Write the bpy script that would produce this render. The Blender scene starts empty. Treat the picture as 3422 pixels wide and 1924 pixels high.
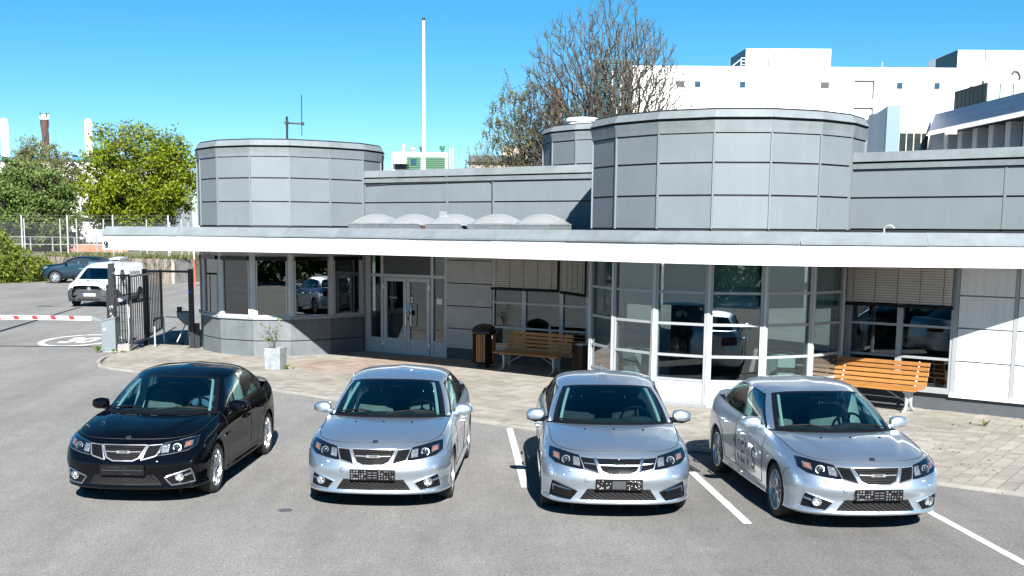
import bpy, bmesh, math, random
import numpy as np
from mathutils import Vector, Matrix
from mathutils.bvhtree import BVHTree
scene = bpy.context.scene
COL = scene.collection
R = math.radians
PI = math.pi

# ---------------------------------------------------------------- camera
cam_d = bpy.data.cameras.new('camera')
cam = bpy.data.objects.new('camera', cam_d)
COL.objects.link(cam)
scene.camera = cam
cam.location = (0, 0, 3.3137)
cam_d.sensor_width = 36.0
cam_d.lens = 4145.62 / 3422 * 36.0
cam_d.shift_x = 108.48 / 3422
cam_d.shift_y = 398.94 / 3422
cam.rotation_euler = (Matrix.Rotation(R(90 - 8.2278), 4, 'X') @ Matrix.Rotation(R(0.42369), 4, 'Z')).to_euler()
cam_d.clip_start = 0.1
cam_d.clip_end = 3000

# ---------------------------------------------------------------- world and sun
SUN_EL = 33.0
SUN_DIR = Vector((-0.11, 1.0, 0))           # the way the light travels, on the ground
SUN_DIR.normalize()
sun_to = Vector((-SUN_DIR.x * math.cos(R(SUN_EL)), -SUN_DIR.y * math.cos(R(SUN_EL)), math.sin(R(SUN_EL))))
world = bpy.data.worlds.new("World")
scene.world = world
world.use_nodes = True
wn, wl = world.node_tree.nodes, world.node_tree.links
wn.clear()
w_out = wn.new('ShaderNodeOutputWorld')
w_bg = wn.new('ShaderNodeBackground')
w_sky = wn.new('ShaderNodeTexSky')
w_sky.sky_type = 'NISHITA'
w_sky.sun_disc = False
w_sky.sun_elevation = R(SUN_EL)
w_sky.sun_rotation = math.atan2(sun_to.x, sun_to.y)
w_sky.altitude = 50
w_sky.air_density = 0.7
w_sky.dust_density = 0.0
w_sky.ozone_density = 4.0
w_hs = wn.new('ShaderNodeHueSaturation')
w_hs.inputs['Saturation'].default_value = 1.3
w_hs.inputs['Hue'].default_value = 0.485
w_hs.inputs['Value'].default_value = 0.95
w_bg.inputs['Strength'].default_value = 0.05
wl.new(w_sky.outputs[0], w_hs.inputs['Color'])
wl.new(w_hs.outputs[0], w_bg.inputs['Color'])
wl.new(w_bg.outputs[0], w_out.inputs['Surface'])

sun_d = bpy.data.lights.new('sun', 'SUN')
sun_d.energy = 5.0
sun_d.angle = R(0.5)
sun_d.color = (1.0, 0.965, 0.91)
sun = bpy.data.objects.new('sun', sun_d)
COL.objects.link(sun)
sun.location = (20, -40, 40)
sun.rotation_euler = sun_to.to_track_quat('Z', 'Y').to_euler()

scene.view_settings.view_transform = 'Standard'
scene.view_settings.look = 'None'
scene.view_settings.gamma = 1.0
scene.view_settings.use_curve_mapping = False
scene.view_settings.exposure = 1.5
scene.render.engine = 'CYCLES'
scene.cycles.max_bounces = 10
scene.cycles.transparent_max_bounces = 16
scene.cycles.caustics_reflective = False
scene.cycles.caustics_refractive = False
scene.cycles.sample_clamp_indirect = 6.0

# ---------------------------------------------------------------- materials
def new_mat(name):
    m = bpy.data.materials.new(name)
    m.use_nodes = True
    n = m.node_tree.nodes
    return m, n, m.node_tree.links, n['Principled BSDF']

def setp(b, **k):
    for a, v in k.items():
        a = {'col': 'Base Color', 'rough': 'Roughness', 'metal': 'Metallic', 'coat': 'Coat Weight', 'crough': 'Coat Roughness',
             'spec': 'Specular IOR Level', 'trans': 'Transmission Weight', 'ior': 'IOR', 'sub': 'Subsurface Weight'}[a]
        if a == 'Base Color': v = (*v, 1.0)
        b.inputs[a].default_value = v

def ramp(n, l, src, stops):
    r = n.new('ShaderNodeValToRGB')
    e = r.color_ramp.elements
    while len(e) < len(stops): e.new(0.5)
    for el, (p, c) in zip(e, stops):
        el.position = p
        el.color = (*c, 1.0) if len(c) == 3 else c
    l.new(src, r.inputs[0])
    return r

def noise(n, l, scale, detail=4, rough=0.55, coords=None, dims=None):
    t = n.new('ShaderNodeTexNoise')
    t.inputs['Scale'].default_value = scale
    t.inputs['Detail'].default_value = detail
    t.inputs['Roughness'].default_value = rough
    if coords is not None: l.new(coords, t.inputs['Vector'])
    return t

def coordn(n, l, kind='Object', scale=None):
    t = n.new('ShaderNodeTexCoord')
    if scale is None: return t.outputs[kind]
    mp = n.new('ShaderNodeMapping')
    mp.inputs['Scale'].default_value = scale
    l.new(t.outputs[kind], mp.inputs[0])
    return mp.outputs[0]

def mixc(n, l, fac, a, b, mode='MIX'):
    m = n.new('ShaderNodeMix')
    m.data_type = 'RGBA'
    m.blend_type = mode
    for sock, v in ((m.inputs[0], fac), (m.inputs[6], a), (m.inputs[7], b)):
        if isinstance(v, (int, float)): sock.default_value = v
        elif isinstance(v, tuple): sock.default_value = (*v, 1.0)
        else: l.new(v, sock)
    return m.outputs[2]

def bump(n, l, b, height, strength=0.2, dist=0.01):
    bp = n.new('ShaderNodeBump')
    bp.inputs['Strength'].default_value = strength
    bp.inputs['Distance'].default_value = dist
    l.new(height, bp.inputs['Height'])
    l.new(bp.outputs[0], b.inputs['Normal'])

def plain(name, col, rough=0.5, metal=0.0, var=0.12, scale=3.0, bmp=0.0, bscale=60, obj_var=0.0, coat=0.0, spec=0.5, fine=None):
    """one colour with a little procedural wear: slow tone drift, a fine grain and per-object variation"""
    m, n, l, b = new_mat(name)
    co = coordn(n, l)
    lo = tuple(c * (1 - var) for c in col)
    hi = tuple(min(1, c * (1 + var)) for c in col)
    t = noise(n, l, scale, 5, 0.6, co)
    c = ramp(n, l, t.outputs['Fac'], [(0.3, lo), (0.7, hi)]).outputs[0]
    if fine:
        f = noise(n, l, fine[0], 2, 0.5, co)
        g = ramp(n, l, f.outputs['Fac'], [(0.35, (1 - fine[1],) * 3), (0.65, (1 + 0 * fine[1],) * 3)]).outputs[0]
        c = mixc(n, l, 1.0, c, g, 'MULTIPLY')
    if obj_var:
        oi = n.new('ShaderNodeObjectInfo')
        g = ramp(n, l, oi.outputs['Random'], [(0, (1 - obj_var,) * 3), (1, (1.0,) * 3)]).outputs[0]
        c = mixc(n, l, 1.0, c, g, 'MULTIPLY')
    l.new(c, b.inputs['Base Color'])
    setp(b, rough=rough, metal=metal, coat=coat, spec=spec)
    if bmp:
        t2 = noise(n, l, bscale, 3, 0.6, co)
        bump(n, l, b, t2.outputs['Fac'], bmp, 0.01)
    return m

def glass_mat(name, tint, refl=0.08, rough=0.0, power=0.5):
    """thin pane: tinted see-through plus a mirror reflection that grows towards grazing angles"""
    m, n, l, b = new_mat(name)
    n.remove(b)
    out = n['Material Output']
    tr = n.new('ShaderNodeBsdfTransparent'); tr.inputs[0].default_value = (*tint, 1)
    gl = n.new('ShaderNodeBsdfGlossy'); gl.inputs['Roughness'].default_value = rough
    gl.inputs[0].default_value = (0.95, 0.98, 1.0, 1)
    lw = n.new('ShaderNodeLayerWeight'); lw.inputs[0].default_value = power
    mr = n.new('ShaderNodeMapRange')
    mr.inputs['To Min'].default_value = refl
    mr.inputs['To Max'].default_value = 0.9
    pw = n.new('ShaderNodeMath'); pw.operation = 'POWER'; pw.inputs[1].default_value = 2.5
    l.new(lw.outputs['Facing'], pw.inputs[0])
    l.new(pw.outputs[0], mr.inputs[0])
    mx = n.new('ShaderNodeMixShader')
    l.new(mr.outputs[0], mx.inputs[0]); l.new(tr.outputs[0], mx.inputs[1]); l.new(gl.outputs[0], mx.inputs[2])
    l.new(mx.outputs[0], out.inputs[0])
    return m

M = {}
def asphalt():
    m, n, l, b = new_mat('asphalt')
    co = coordn(n, l)
    big = noise(n, l, 0.22, 5, 0.65, co)
    st = coordn(n, l, 'Object', (1.3, 0.20, 1))
    streak = noise(n, l, 0.8, 5, 0.7, st)
    fine = noise(n, l, 42, 3, 0.75, co)
    vor = n.new('ShaderNodeTexVoronoi'); vor.inputs['Scale'].default_value = 75; l.new(co, vor.inputs['Vector'])
    c1 = ramp(n, l, big.outputs['Fac'], [(0.28, (.19, .187, .181)), (0.5, (.218, .214, .207)), (0.72, (.245, .241, .233))]).outputs[0]
    c2 = ramp(n, l, streak.outputs['Fac'], [(0.3, (.80,) * 3), (0.5, (.98,) * 3), (0.64, (1.10,) * 3)]).outputs[0]
    c3 = ramp(n, l, fine.outputs['Fac'], [(0.3, (.58,) * 3), (0.5, (1.0,) * 3), (0.7, (1.42,) * 3)]).outputs[0]
    c4 = ramp(n, l, vor.outputs['Distance'], [(0.0, (1.25,) * 3), (0.35, (1.0,) * 3), (0.7, (.8,) * 3)]).outputs[0]
    # a broad darker area of the asphalt towards the right hand bays
    vd = n.new('ShaderNodeVectorMath'); vd.operation = 'DISTANCE'; l.new(co, vd.inputs[0]); vd.inputs[1].default_value = (6.5, 14.5, 0)
    wob = n.new('ShaderNodeMath'); wob.operation = 'MULTIPLY_ADD'; l.new(big.outputs['Fac'], wob.inputs[0]); wob.inputs[1].default_value = 5.0; l.new(vd.outputs['Value'], wob.inputs[2])
    mrx = n.new('ShaderNodeMapRange'); l.new(wob.outputs[0], mrx.inputs[0])
    mrx.inputs['From Min'].default_value = 5.5; mrx.inputs['From Max'].default_value = 9.5; mrx.inputs['To Min'].default_value = .76; mrx.inputs['To Max'].default_value = 1.0
    cmb = n.new('ShaderNodeCombineColor')
    for i_ in range(3): l.new(mrx.outputs[0], cmb.inputs[i_])
    c1 = mixc(n, l, 1.0, c1, cmb.outputs[0], 'MULTIPLY')
    c = mixc(n, l, 1.0, c1, c2, 'MULTIPLY')
    c = mixc(n, l, 1.0, c, c3, 'MULTIPLY')
    c = mixc(n, l, 1.0, c, c4, 'MULTIPLY')
    mid = noise(n, l, 2.6, 5, 0.7, co)
    c5 = ramp(n, l, mid.outputs['Fac'], [(0.32, (.91,) * 3), (0.52, (1.0,) * 3), (0.70, (1.06,) * 3)]).outputs[0]
    c = mixc(n, l, 1.0, c, c5, 'MULTIPLY')
    grit = noise(n, l, 17, 2, 0.6, co)
    c6 = ramp(n, l, grit.outputs['Fac'], [(0.26, (.64,) * 3), (0.42, (1.0,) * 3), (0.62, (1.0,) * 3), (0.74, (1.4,) * 3)]).outputs[0]
    c = mixc(n, l, 1.0, c, c6, 'MULTIPLY')
    # worn oil spots
    sp = noise(n, l, 0.9, 3, 0.5, co)
    s = ramp(n, l, sp.outputs['Fac'], [(0.70, (1,) * 3), (0.78, (.62,) * 3)]).outputs[0]
    c = mixc(n, l, 1.0, c, s, 'MULTIPLY')
    l.new(c, b.inputs['Base Color'])
    setp(b, rough=0.9, spec=0.25)
    bump(n, l, b, fine.outputs['Fac'], 0.5, 0.012)
    return m
M['asphalt'] = asphalt()

def paver():
    m, n, l, b = new_mat('paver_concrete')
    co = coordn(n, l)
    geo = n.new('ShaderNodeNewGeometry')
    oi = n.new('ShaderNodeObjectInfo')
    per = n.new('ShaderNodeMath'); per.operation = 'ADD'
    l.new(geo.outputs['Random Per Island'], per.inputs[0]); l.new(oi.outputs['Random'], per.inputs[1])
    fr = n.new('ShaderNodeMath'); fr.operation = 'FRACT'; l.new(per.outputs[0], fr.inputs[0])
    base = ramp(n, l, fr.outputs[0], [(0, (.24, .222, .198)), (.5, (.285, .265, .235)), (1, (.33, .308, .275))]).outputs[0]
    gp = n.new('ShaderNodeNewGeometry')
    d = noise(n, l, 0.55, 5, 0.65, gp.outputs['Position'])
    dirt = ramp(n, l, d.outputs['Fac'], [(0.34, (.74, .73, .70)), (0.54, (1,) * 3)]).outputs[0]
    f = noise(n, l, 70, 3, 0.7, gp.outputs['Position'])
    g = ramp(n, l, f.outputs['Fac'], [(0.3, (.8,) * 3), (0.7, (1.1,) * 3)]).outputs[0]
    c = mixc(n, l, 1.0, base, dirt, 'MULTIPLY')
    c = mixc(n, l, 1.0, c, g, 'MULTIPLY')
    # a patch of reddish stones before the doors
    vm = n.new('ShaderNodeVectorMath'); vm.operation = 'DISTANCE'; l.new(gp.outputs['Position'], vm.inputs[0]); vm.inputs[1].default_value = (-2.4, 29.6, 0)
    rr = ramp(n, l, vm.outputs['Value'], [(0.0, (1, 1, 1)), (1.0, (0, 0, 0))])
    mrn = n.new('ShaderNodeMapRange'); l.new(vm.outputs['Value'], mrn.inputs[0])
    mrn.inputs['From Min'].default_value = 1.6; mrn.inputs['From Max'].default_value = 2.2
    mrn.inputs['To Min'].default_value = 0.28; mrn.inputs['To Max'].default_value = 0.0
    c = mixc(n, l, mrn.outputs[0], c, mixc(n, l, 1.0, c, (1.25, .72, .62), 'MULTIPLY'))
    l.new(c, b.inputs['Base Color'])
    setp(b, rough=0.88, spec=0.3)
    bump(n, l, b, f.outputs['Fac'], 0.35, 0.01)
    return m
M['paver'] = paver()

def car_paint(name, col, metal, rough, flake=0.0):
    m, n, l, b = new_mat(name)
    setp(b, col=col, metal=metal, rough=rough, coat=1.0, crough=0.015)
    if flake:
        co = coordn(n, l)
        v = n.new('ShaderNodeTexNoise'); v.inputs['Scale'].default_value = 900; v.inputs['Detail'].default_value = 1; l.new(co, v.inputs['Vector'])
        c = ramp(n, l, v.outputs['Fac'], [(0.3, tuple(x * (1 - flake) for x in col)), (0.7, tuple(min(1, x * (1 + flake)) for x in col))]).outputs[0]
        l.new(c, b.inputs['Base Color'])
    return m
M['silver'] = car_paint('sky_tinted_silver', (.60, .69, .785), 0.93, 0.38, 0.08)  # silver base tinted blue, putting the mirrored sky into the colour
M['black_paint'] = car_paint('black_paint', (.0015, .0018, .003), 0.0, 0.6)
M['black_paint'].node_tree.nodes['Principled BSDF'].inputs['Specular IOR Level'].default_value = .0
M['black_paint'].node_tree.nodes['Principled BSDF'].inputs['Coat Weight'].default_value = .6
M['van_white'] = car_paint('white_paint', (.78, .79, .80), 0.0, 0.4)
M['suv_blue'] = car_paint('teal_blue_paint', (.006, .026, .045), 0.6, 0.35, 0.2)
M['plastic'] = plain('black_plastic', (.005, .005, .006), 0.55, var=.15, spec=.15)
M['gloss_black'] = plain('gloss_black', (.006, .006, .007), 0.12, var=.1)
M['rubber'] = plain('tyre_rubber', (.022, .022, .023), 0.8, var=.2, scale=12)
M['grey_plastic'] = plain('grey_plastic', (.03, .034, .04), 0.6, var=.12, scale=6, bmp=.1)
M['chrome'] = plain('chrome', (.82, .84, .87), 0.08, 1.0, var=.02)
M['satin'] = plain('satin_chrome', (.62, .64, .67), 0.28, 1.0, var=.03)
M['trim_chrome'] = plain('trim_chrome', (.62, .64, .66), 0.24, 0.85, var=.04)
M['rim'] = plain('alloy_rim', (.52, .54, .57), 0.27, 0.9, var=.05)
M['reflector'] = plain('reflector', (.50, .51, .52), 0.3, 0.85, var=.3, scale=30)
M['amber'] = plain('amber_lens', (.34, .10, .05), 0.3, 0.0, var=.3, scale=40)
M['red_lens'] = plain('red_lens', (.10, .006, .006), 0.15, 0.0, var=.05)
M['car_glass'] = glass_mat('car_glass', (.44, .62, .64), 0.05)
M['clear_glass'] = glass_mat('clear_lens', (.93, .95, .97), 0.06)
M['seat'] = plain('seat_fabric', (.15, .155, .135), 0.9, var=.15, scale=8)
M['seat_dark'] = plain('dark_seat_fabric', (.03, .03, .033), 0.9, var=.15, scale=8)
M['trim_light'] = plain('pale_trim', (.42, .46, .42), 0.8, var=.05)
M['dash'] = plain('dashboard', (.022, .026, .026), 0.7, var=.1)
M['interior'] = plain('interior_dark', (.03, .033, .033), 0.9, var=.1)
M['panel'] = plain('zinc_panel', (.150, .177, .195), 0.6, 0.0, var=.06, scale=1.3, obj_var=.05, bmp=.2, bscale=1.7, spec=.2)
M['flash'] = plain('zinc_flashing', (.165, .19, .206), 0.6, 0.0, var=.12, scale=1.6, obj_var=.08, spec=.2)
M['joint'] = plain('dark_joint', (.02, .022, .025), 0.7, var=.1)
M['seam'] = plain('zinc_seam', (.15, .175, .19), 0.6, 0.0, var=.05, spec=.2)
M['base_panel'] = plain('fibre_cement_base', (.118, .138, .15), 0.7, 0.0, var=.13, scale=2.2, obj_var=.05, bmp=.08)
M['white'] = plain('white_fascia', (.66, .68, .69), 0.45, var=.03, scale=.7, obj_var=.03)
M['frame'] = plain('aluminium_frame', (.46, .475, .495), 0.5, 0.0, var=.06)
M['frame_white'] = plain('white_frame', (.29, .31, .325), 0.45, 0.05, var=.05)
M['pane'] = glass_mat('window_glass', (.58, .67, .68), 0.085)
M['pane_dark'] = glass_mat('reflective_glass', (.10, .12, .12), 0.14)
M['dark_room'] = plain('room_dark', (.018, .02, .021), 0.9, var=.2)  # near black puts the dimness behind the panes into the wall colour
M['room_floor'] = plain('room_floor', (.10, .095, .085), 0.6, var=.1)
M['blind'] = plain('grey_blind', (.62, .60, .56), 0.55, 0.0, var=.05)
M['roller'] = plain('roller_blind', (.58, .80, .84), 0.8, var=.12, scale=2)
M['stone'] = plain('pale_render', (.40, .41, .42), 0.85, var=.14, scale=3, bmp=.6, bscale=14, fine=(30, .1))
M['plinth'] = plain('dark_plinth', (.065, .075, .085), 0.7, var=.1)
M['plinth_c'] = plain('concrete_plinth', (.22, .23, .235), 0.85, var=.15, scale=8, bmp=.4)
M['concrete'] = plain('concrete', (.25, .24, .225), 0.85, var=.2, scale=2.2, bmp=.3, fine=(40, .15))
M['old_concrete'] = plain('stained_concrete', (.19, .165, .135), 0.9, var=.35, scale=.9, bmp=.4, fine=(14, .25))
M['road_paint'] = plain('road_paint', (.70, .70, .68), 0.75, var=.12, scale=9, bmp=.2, fine=(25, .2))
def worn_paint():
    m = plain('worn_road_paint', (.62, .62, .60), 0.8, var=.12, scale=5, bmp=.2)
    n, l = m.node_tree.nodes, m.node_tree.links
    b = n['Principled BSDF']
    t = noise(n, l, 2.2, 6, 0.75, coordn(n, l))
    r = ramp(n, l, t.outputs['Fac'], [(0.36, (0,) * 3), (0.44, (1,) * 3)])
    l.new(r.outputs[0], b.inputs['Alpha'])
    return m
M['worn_paint'] = worn_paint()
M['kerb'] = plain('kerb_concrete', (.27, .26, .24), 0.85, var=.15, scale=5, obj_var=.12)
M['joint_sand'] = plain('joint_sand', (.045, .039, .03), 0.95, var=.35, scale=2)
def wood(name, col):
    m, n, l, b = new_mat(name)
    co = coordn(n, l, 'Object', (2, 22, 22))
    t = noise(n, l, 3.0, 6, 0.65, co)
    c = ramp(n, l, t.outputs['Fac'], [(.25, tuple(x * .62 for x in col)), (.55, col), (.8, tuple(min(1, x * 1.2) for x in col))]).outputs[0]
    oi = n.new('ShaderNodeObjectInfo')
    g = ramp(n, l, oi.outputs['Random'], [(0, (.8,) * 3), (1, (1.08,) * 3)]).outputs[0]
    c = mixc(n, l, 1.0, c, g, 'MULTIPLY')
    l.new(c, b.inputs['Base Color'])
    setp(b, rough=0.45)
    bump(n, l, b, t.outputs['Fac'], .2, .005)
    return m
M['wood'] = wood('oiled_wood', (.35, .155, .04))
M['wood_dark'] = wood('brown_wood', (.13, .05, .025))
M['cast'] = plain('cast_aluminium', (.42, .44, .45), 0.5, 0.4, var=.15, scale=12)
M['black_metal'] = plain('black_metal', (.012, .014, .017), 0.42, 0.0, var=.15)
M['galv'] = plain('galvanised_steel', (.45, .47, .49), 0.5, 0.6, var=.12, scale=8)
M['grey_box'] = plain('grey_cabinet', (.14, .17, .185), 0.5, 0.1, var=.06)
M['red'] = plain('red_foil', (.55, .02, .03), 0.4, var=.06)
M['orange_red'] = plain('orange_pole', (.75, .08, .03), 0.5, var=.06)
M['white_paint'] = plain('white_enamel', (.78, .78, .77), 0.4, var=.05)
M['bark'] = plain('bark', (.042, .036, .03), 0.95, var=.4, scale=4, bmp=.5)
M['bark_light'] = plain('twig_bark', (.05, .043, .036), 0.9, var=.35, scale=3)
def leaf(name, a, b_, c_):
    m, n, l, b = new_mat(name)
    geo = n.new('ShaderNodeNewGeometry')
    p = noise(n, l, 0.45, 3, .6, geo.outputs['Position'])
    mx = n.new('ShaderNodeMath'); mx.operation = 'MULTIPLY_ADD'
    l.new(geo.outputs['Random Per Island'], mx.inputs[0]); mx.inputs[1].default_value = .55
    l.new(p.outputs['Fac'], mx.inputs[2])
    c = ramp(n, l, mx.outputs[0], [(.35, a), (.75, b_), (1.05 if False else 1.0, c_)]).outputs[0]
    l.new(c, b.inputs['Base Color'])
    setp(b, rough=0.55, spec=.3)
    out = n['Material Output']
    tl = n.new('ShaderNodeBsdfTranslucent'); l.new(c, tl.inputs[0])
    ms = n.new('ShaderNodeMixShader'); ms.inputs[0].default_value = .35
    l.new(b.outputs[0], ms.inputs[1]); l.new(tl.outputs[0], ms.inputs[2])
    l.new(ms.outputs[0], out.inputs[0])
    return m
M['leaf_lime'] = leaf('lime_leaves', (.085, .125, .004), (.145, .195, .006), (.21, .26, .012))
M['leaf_green'] = leaf('green_leaves', (.055, .105, .022), (.10, .165, .035), (.16, .22, .06))
M['leaf_dark'] = leaf('laurel_leaves', (.06, .10, .014), (.125, .175, .018), (.20, .24, .025))
M['leaf_pale'] = leaf('pale_spring_leaves', (.13, .15, .055), (.16, .19, .06), (.2, .22, .08))
M['leaf_bud'] = leaf('bud_leaves', (.10, .115, .035), (.13, .14, .04), (.16, .17, .05))
M['grass'] = leaf('weed_leaves', (.08, .13, .02), (.12, .19, .03), (.16, .23, .04))
M['dry_grass'] = leaf('dry_grass', (.16, .14, .08), (.14, .15, .06), (.11, .14, .045))
M['soil'] = plain('soil', (.10, .075, .05), .95, var=.3, scale=6, bmp=.5)
M['verge'] = plain('verge_ground', (.15, .15, .08), .95, var=.4, scale=1.2, bmp=.5, fine=(20, .3))
M['white_wall'] = plain('white_facade', (.82, .82, .82), .6, var=.02, scale=.2)
M['white_clad'] = plain('white_cladding', (.62, .64, .66), .5, var=.06, scale=.5)
M['blue_clad'] = plain('blue_grey_cladding', (.13, .21, .33), .5, .0, var=.05, scale=.5, obj_var=.06)  # blue cladding, with the shade on its slope darkened into the colour
M['blue_trim'] = plain('blue_trim', (.03, .18, .45), .5, var=.05)
M['teal_glass'] = plain('teal_louvre', (.03, .14, .18), .3, .2, var=.15)
M['dark_glass'] = plain('dark_glass', (.02, .03, .035), .08, 0, var=.2)
M['blue_glass'] = plain('blue_pane', (.016, .05, .085), .2, .0, var=.1)
M['copper'] = plain('green_copper', (.30, .42, .34), .6, .1, var=.12, scale=.8)
M['copper_dark'] = plain('dark_copper', (.04, .06, .055), .6, .1, var=.15)
M['green_wall'] = plain('green_louvre', (.03, .11, .055), .55, 0, var=.12)
M['brick_brown'] = plain('brown_brick', (.075, .04, .028), .9, var=.25, scale=1.5, bmp=.3, fine=(8, .3))
M['yellow_frame'] = plain('cream_frame', (.52, .46, .33), .6, var=.05)
M['pink'] = plain('faded_red_container', (.50, .12, .12), .6, var=.2)
M['pink_house'] = plain('pink_render', (.42, .33, .29), .8, var=.1)
M['brick_red'] = plain('red_pallet', (.40, .14, .08), .7, var=.2)
M['tank_white'] = plain('tank_plastic', (.45, .55, .58), .5, var=.1)
M['ladder'] = plain('ladder_aluminium', (.55, .62, .64), .4, .4, var=.06)
M['dome'] = glass_mat('dome_acrylic', (.66, .68, .69), 0.16, 0.12, .6)
def _milky():
    m = M['dome']; n, l = m.node_tree.nodes, m.node_tree.links
    out = [x for x in n if x.type == 'OUTPUT_MATERIAL'][0]; src = out.inputs[0].links[0].from_socket
    d = n.new('ShaderNodeBsdfDiffuse'); d.inputs[0].default_value = (.6, .62, .63, 1)
    mx = n.new('ShaderNodeMixShader'); mx.inputs[0].default_value = .30
    l.new(src, mx.inputs[1]); l.new(d.outputs[0], mx.inputs[2]); l.new(mx.outputs[0], out.inputs[0])
_milky()
M['skin'] = plain('skin', (.42, .25, .18), .6, var=.08)
M['shirt'] = plain('blue_shirt', (.08, .13, .20), .9, var=.12)
M['hair'] = plain('grey_hair', (.12, .11, .10), .8, var=.2)
M['hi_vis'] = plain('green_vest', (.10, .42, .10), .8, var=.1)
M['paper'] = plain('paper', (.72, .74, .72), .8, var=.04)
M['plate_white'] = plain('plate_white', (.72, .73, .72), .5, var=.04)
M['plate_blue'] = plain('plate_blue', (.02, .08, .45), .5, var=.04)
M['ink'] = plain('black_ink', (.012, .012, .013), .6, var=.05)
M['door_text'] = plain('grey_decal', (.10, .105, .115), .4, var=.05)
M['white_text'] = plain('white_letters', (.7, .7, .7), .5, var=.04)
M['planter'] = plain('planter_concrete', (.23, .26, .28), .85, var=.22, scale=5, bmp=.35, fine=(18, .2))
M['plastic_film'] = plain('plastic_film', (.55, .62, .62), .3, var=.1)

M['fence_wire'] = plain('fence_wire', (.17, .18, .18), 0.6, 0.3, var=.1)
def rain_streaks(m, lo, scale=(5, 5, .35), s2=1.6):
    n, l = m.node_tree.nodes, m.node_tree.links
    b = n['Principled BSDF']; src = b.inputs['Base Color'].links[0].from_socket
    t = noise(n, l, s2, 5, 0.7, coordn(n, l, 'Object', scale))
    g = ramp(n, l, t.outputs['Fac'], [(0.36, (lo,) * 3), (0.56, (1.0,) * 3), (0.74, (1.05,) * 3)]).outputs[0]
    l.new(mixc(n, l, 1.0, src, g, 'MULTIPLY'), b.inputs['Base Color'])
rain_streaks(M['panel'], .975); rain_streaks(M['flash'], .90, (3, 3, 1.2), 2.2); rain_streaks(M['white'], .88, (7, 7, .5)); rain_streaks(M['base_panel'], .84, (4, 4, .6)); rain_streaks(M['white_wall'], .86, (.5, .5, .06))

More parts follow.
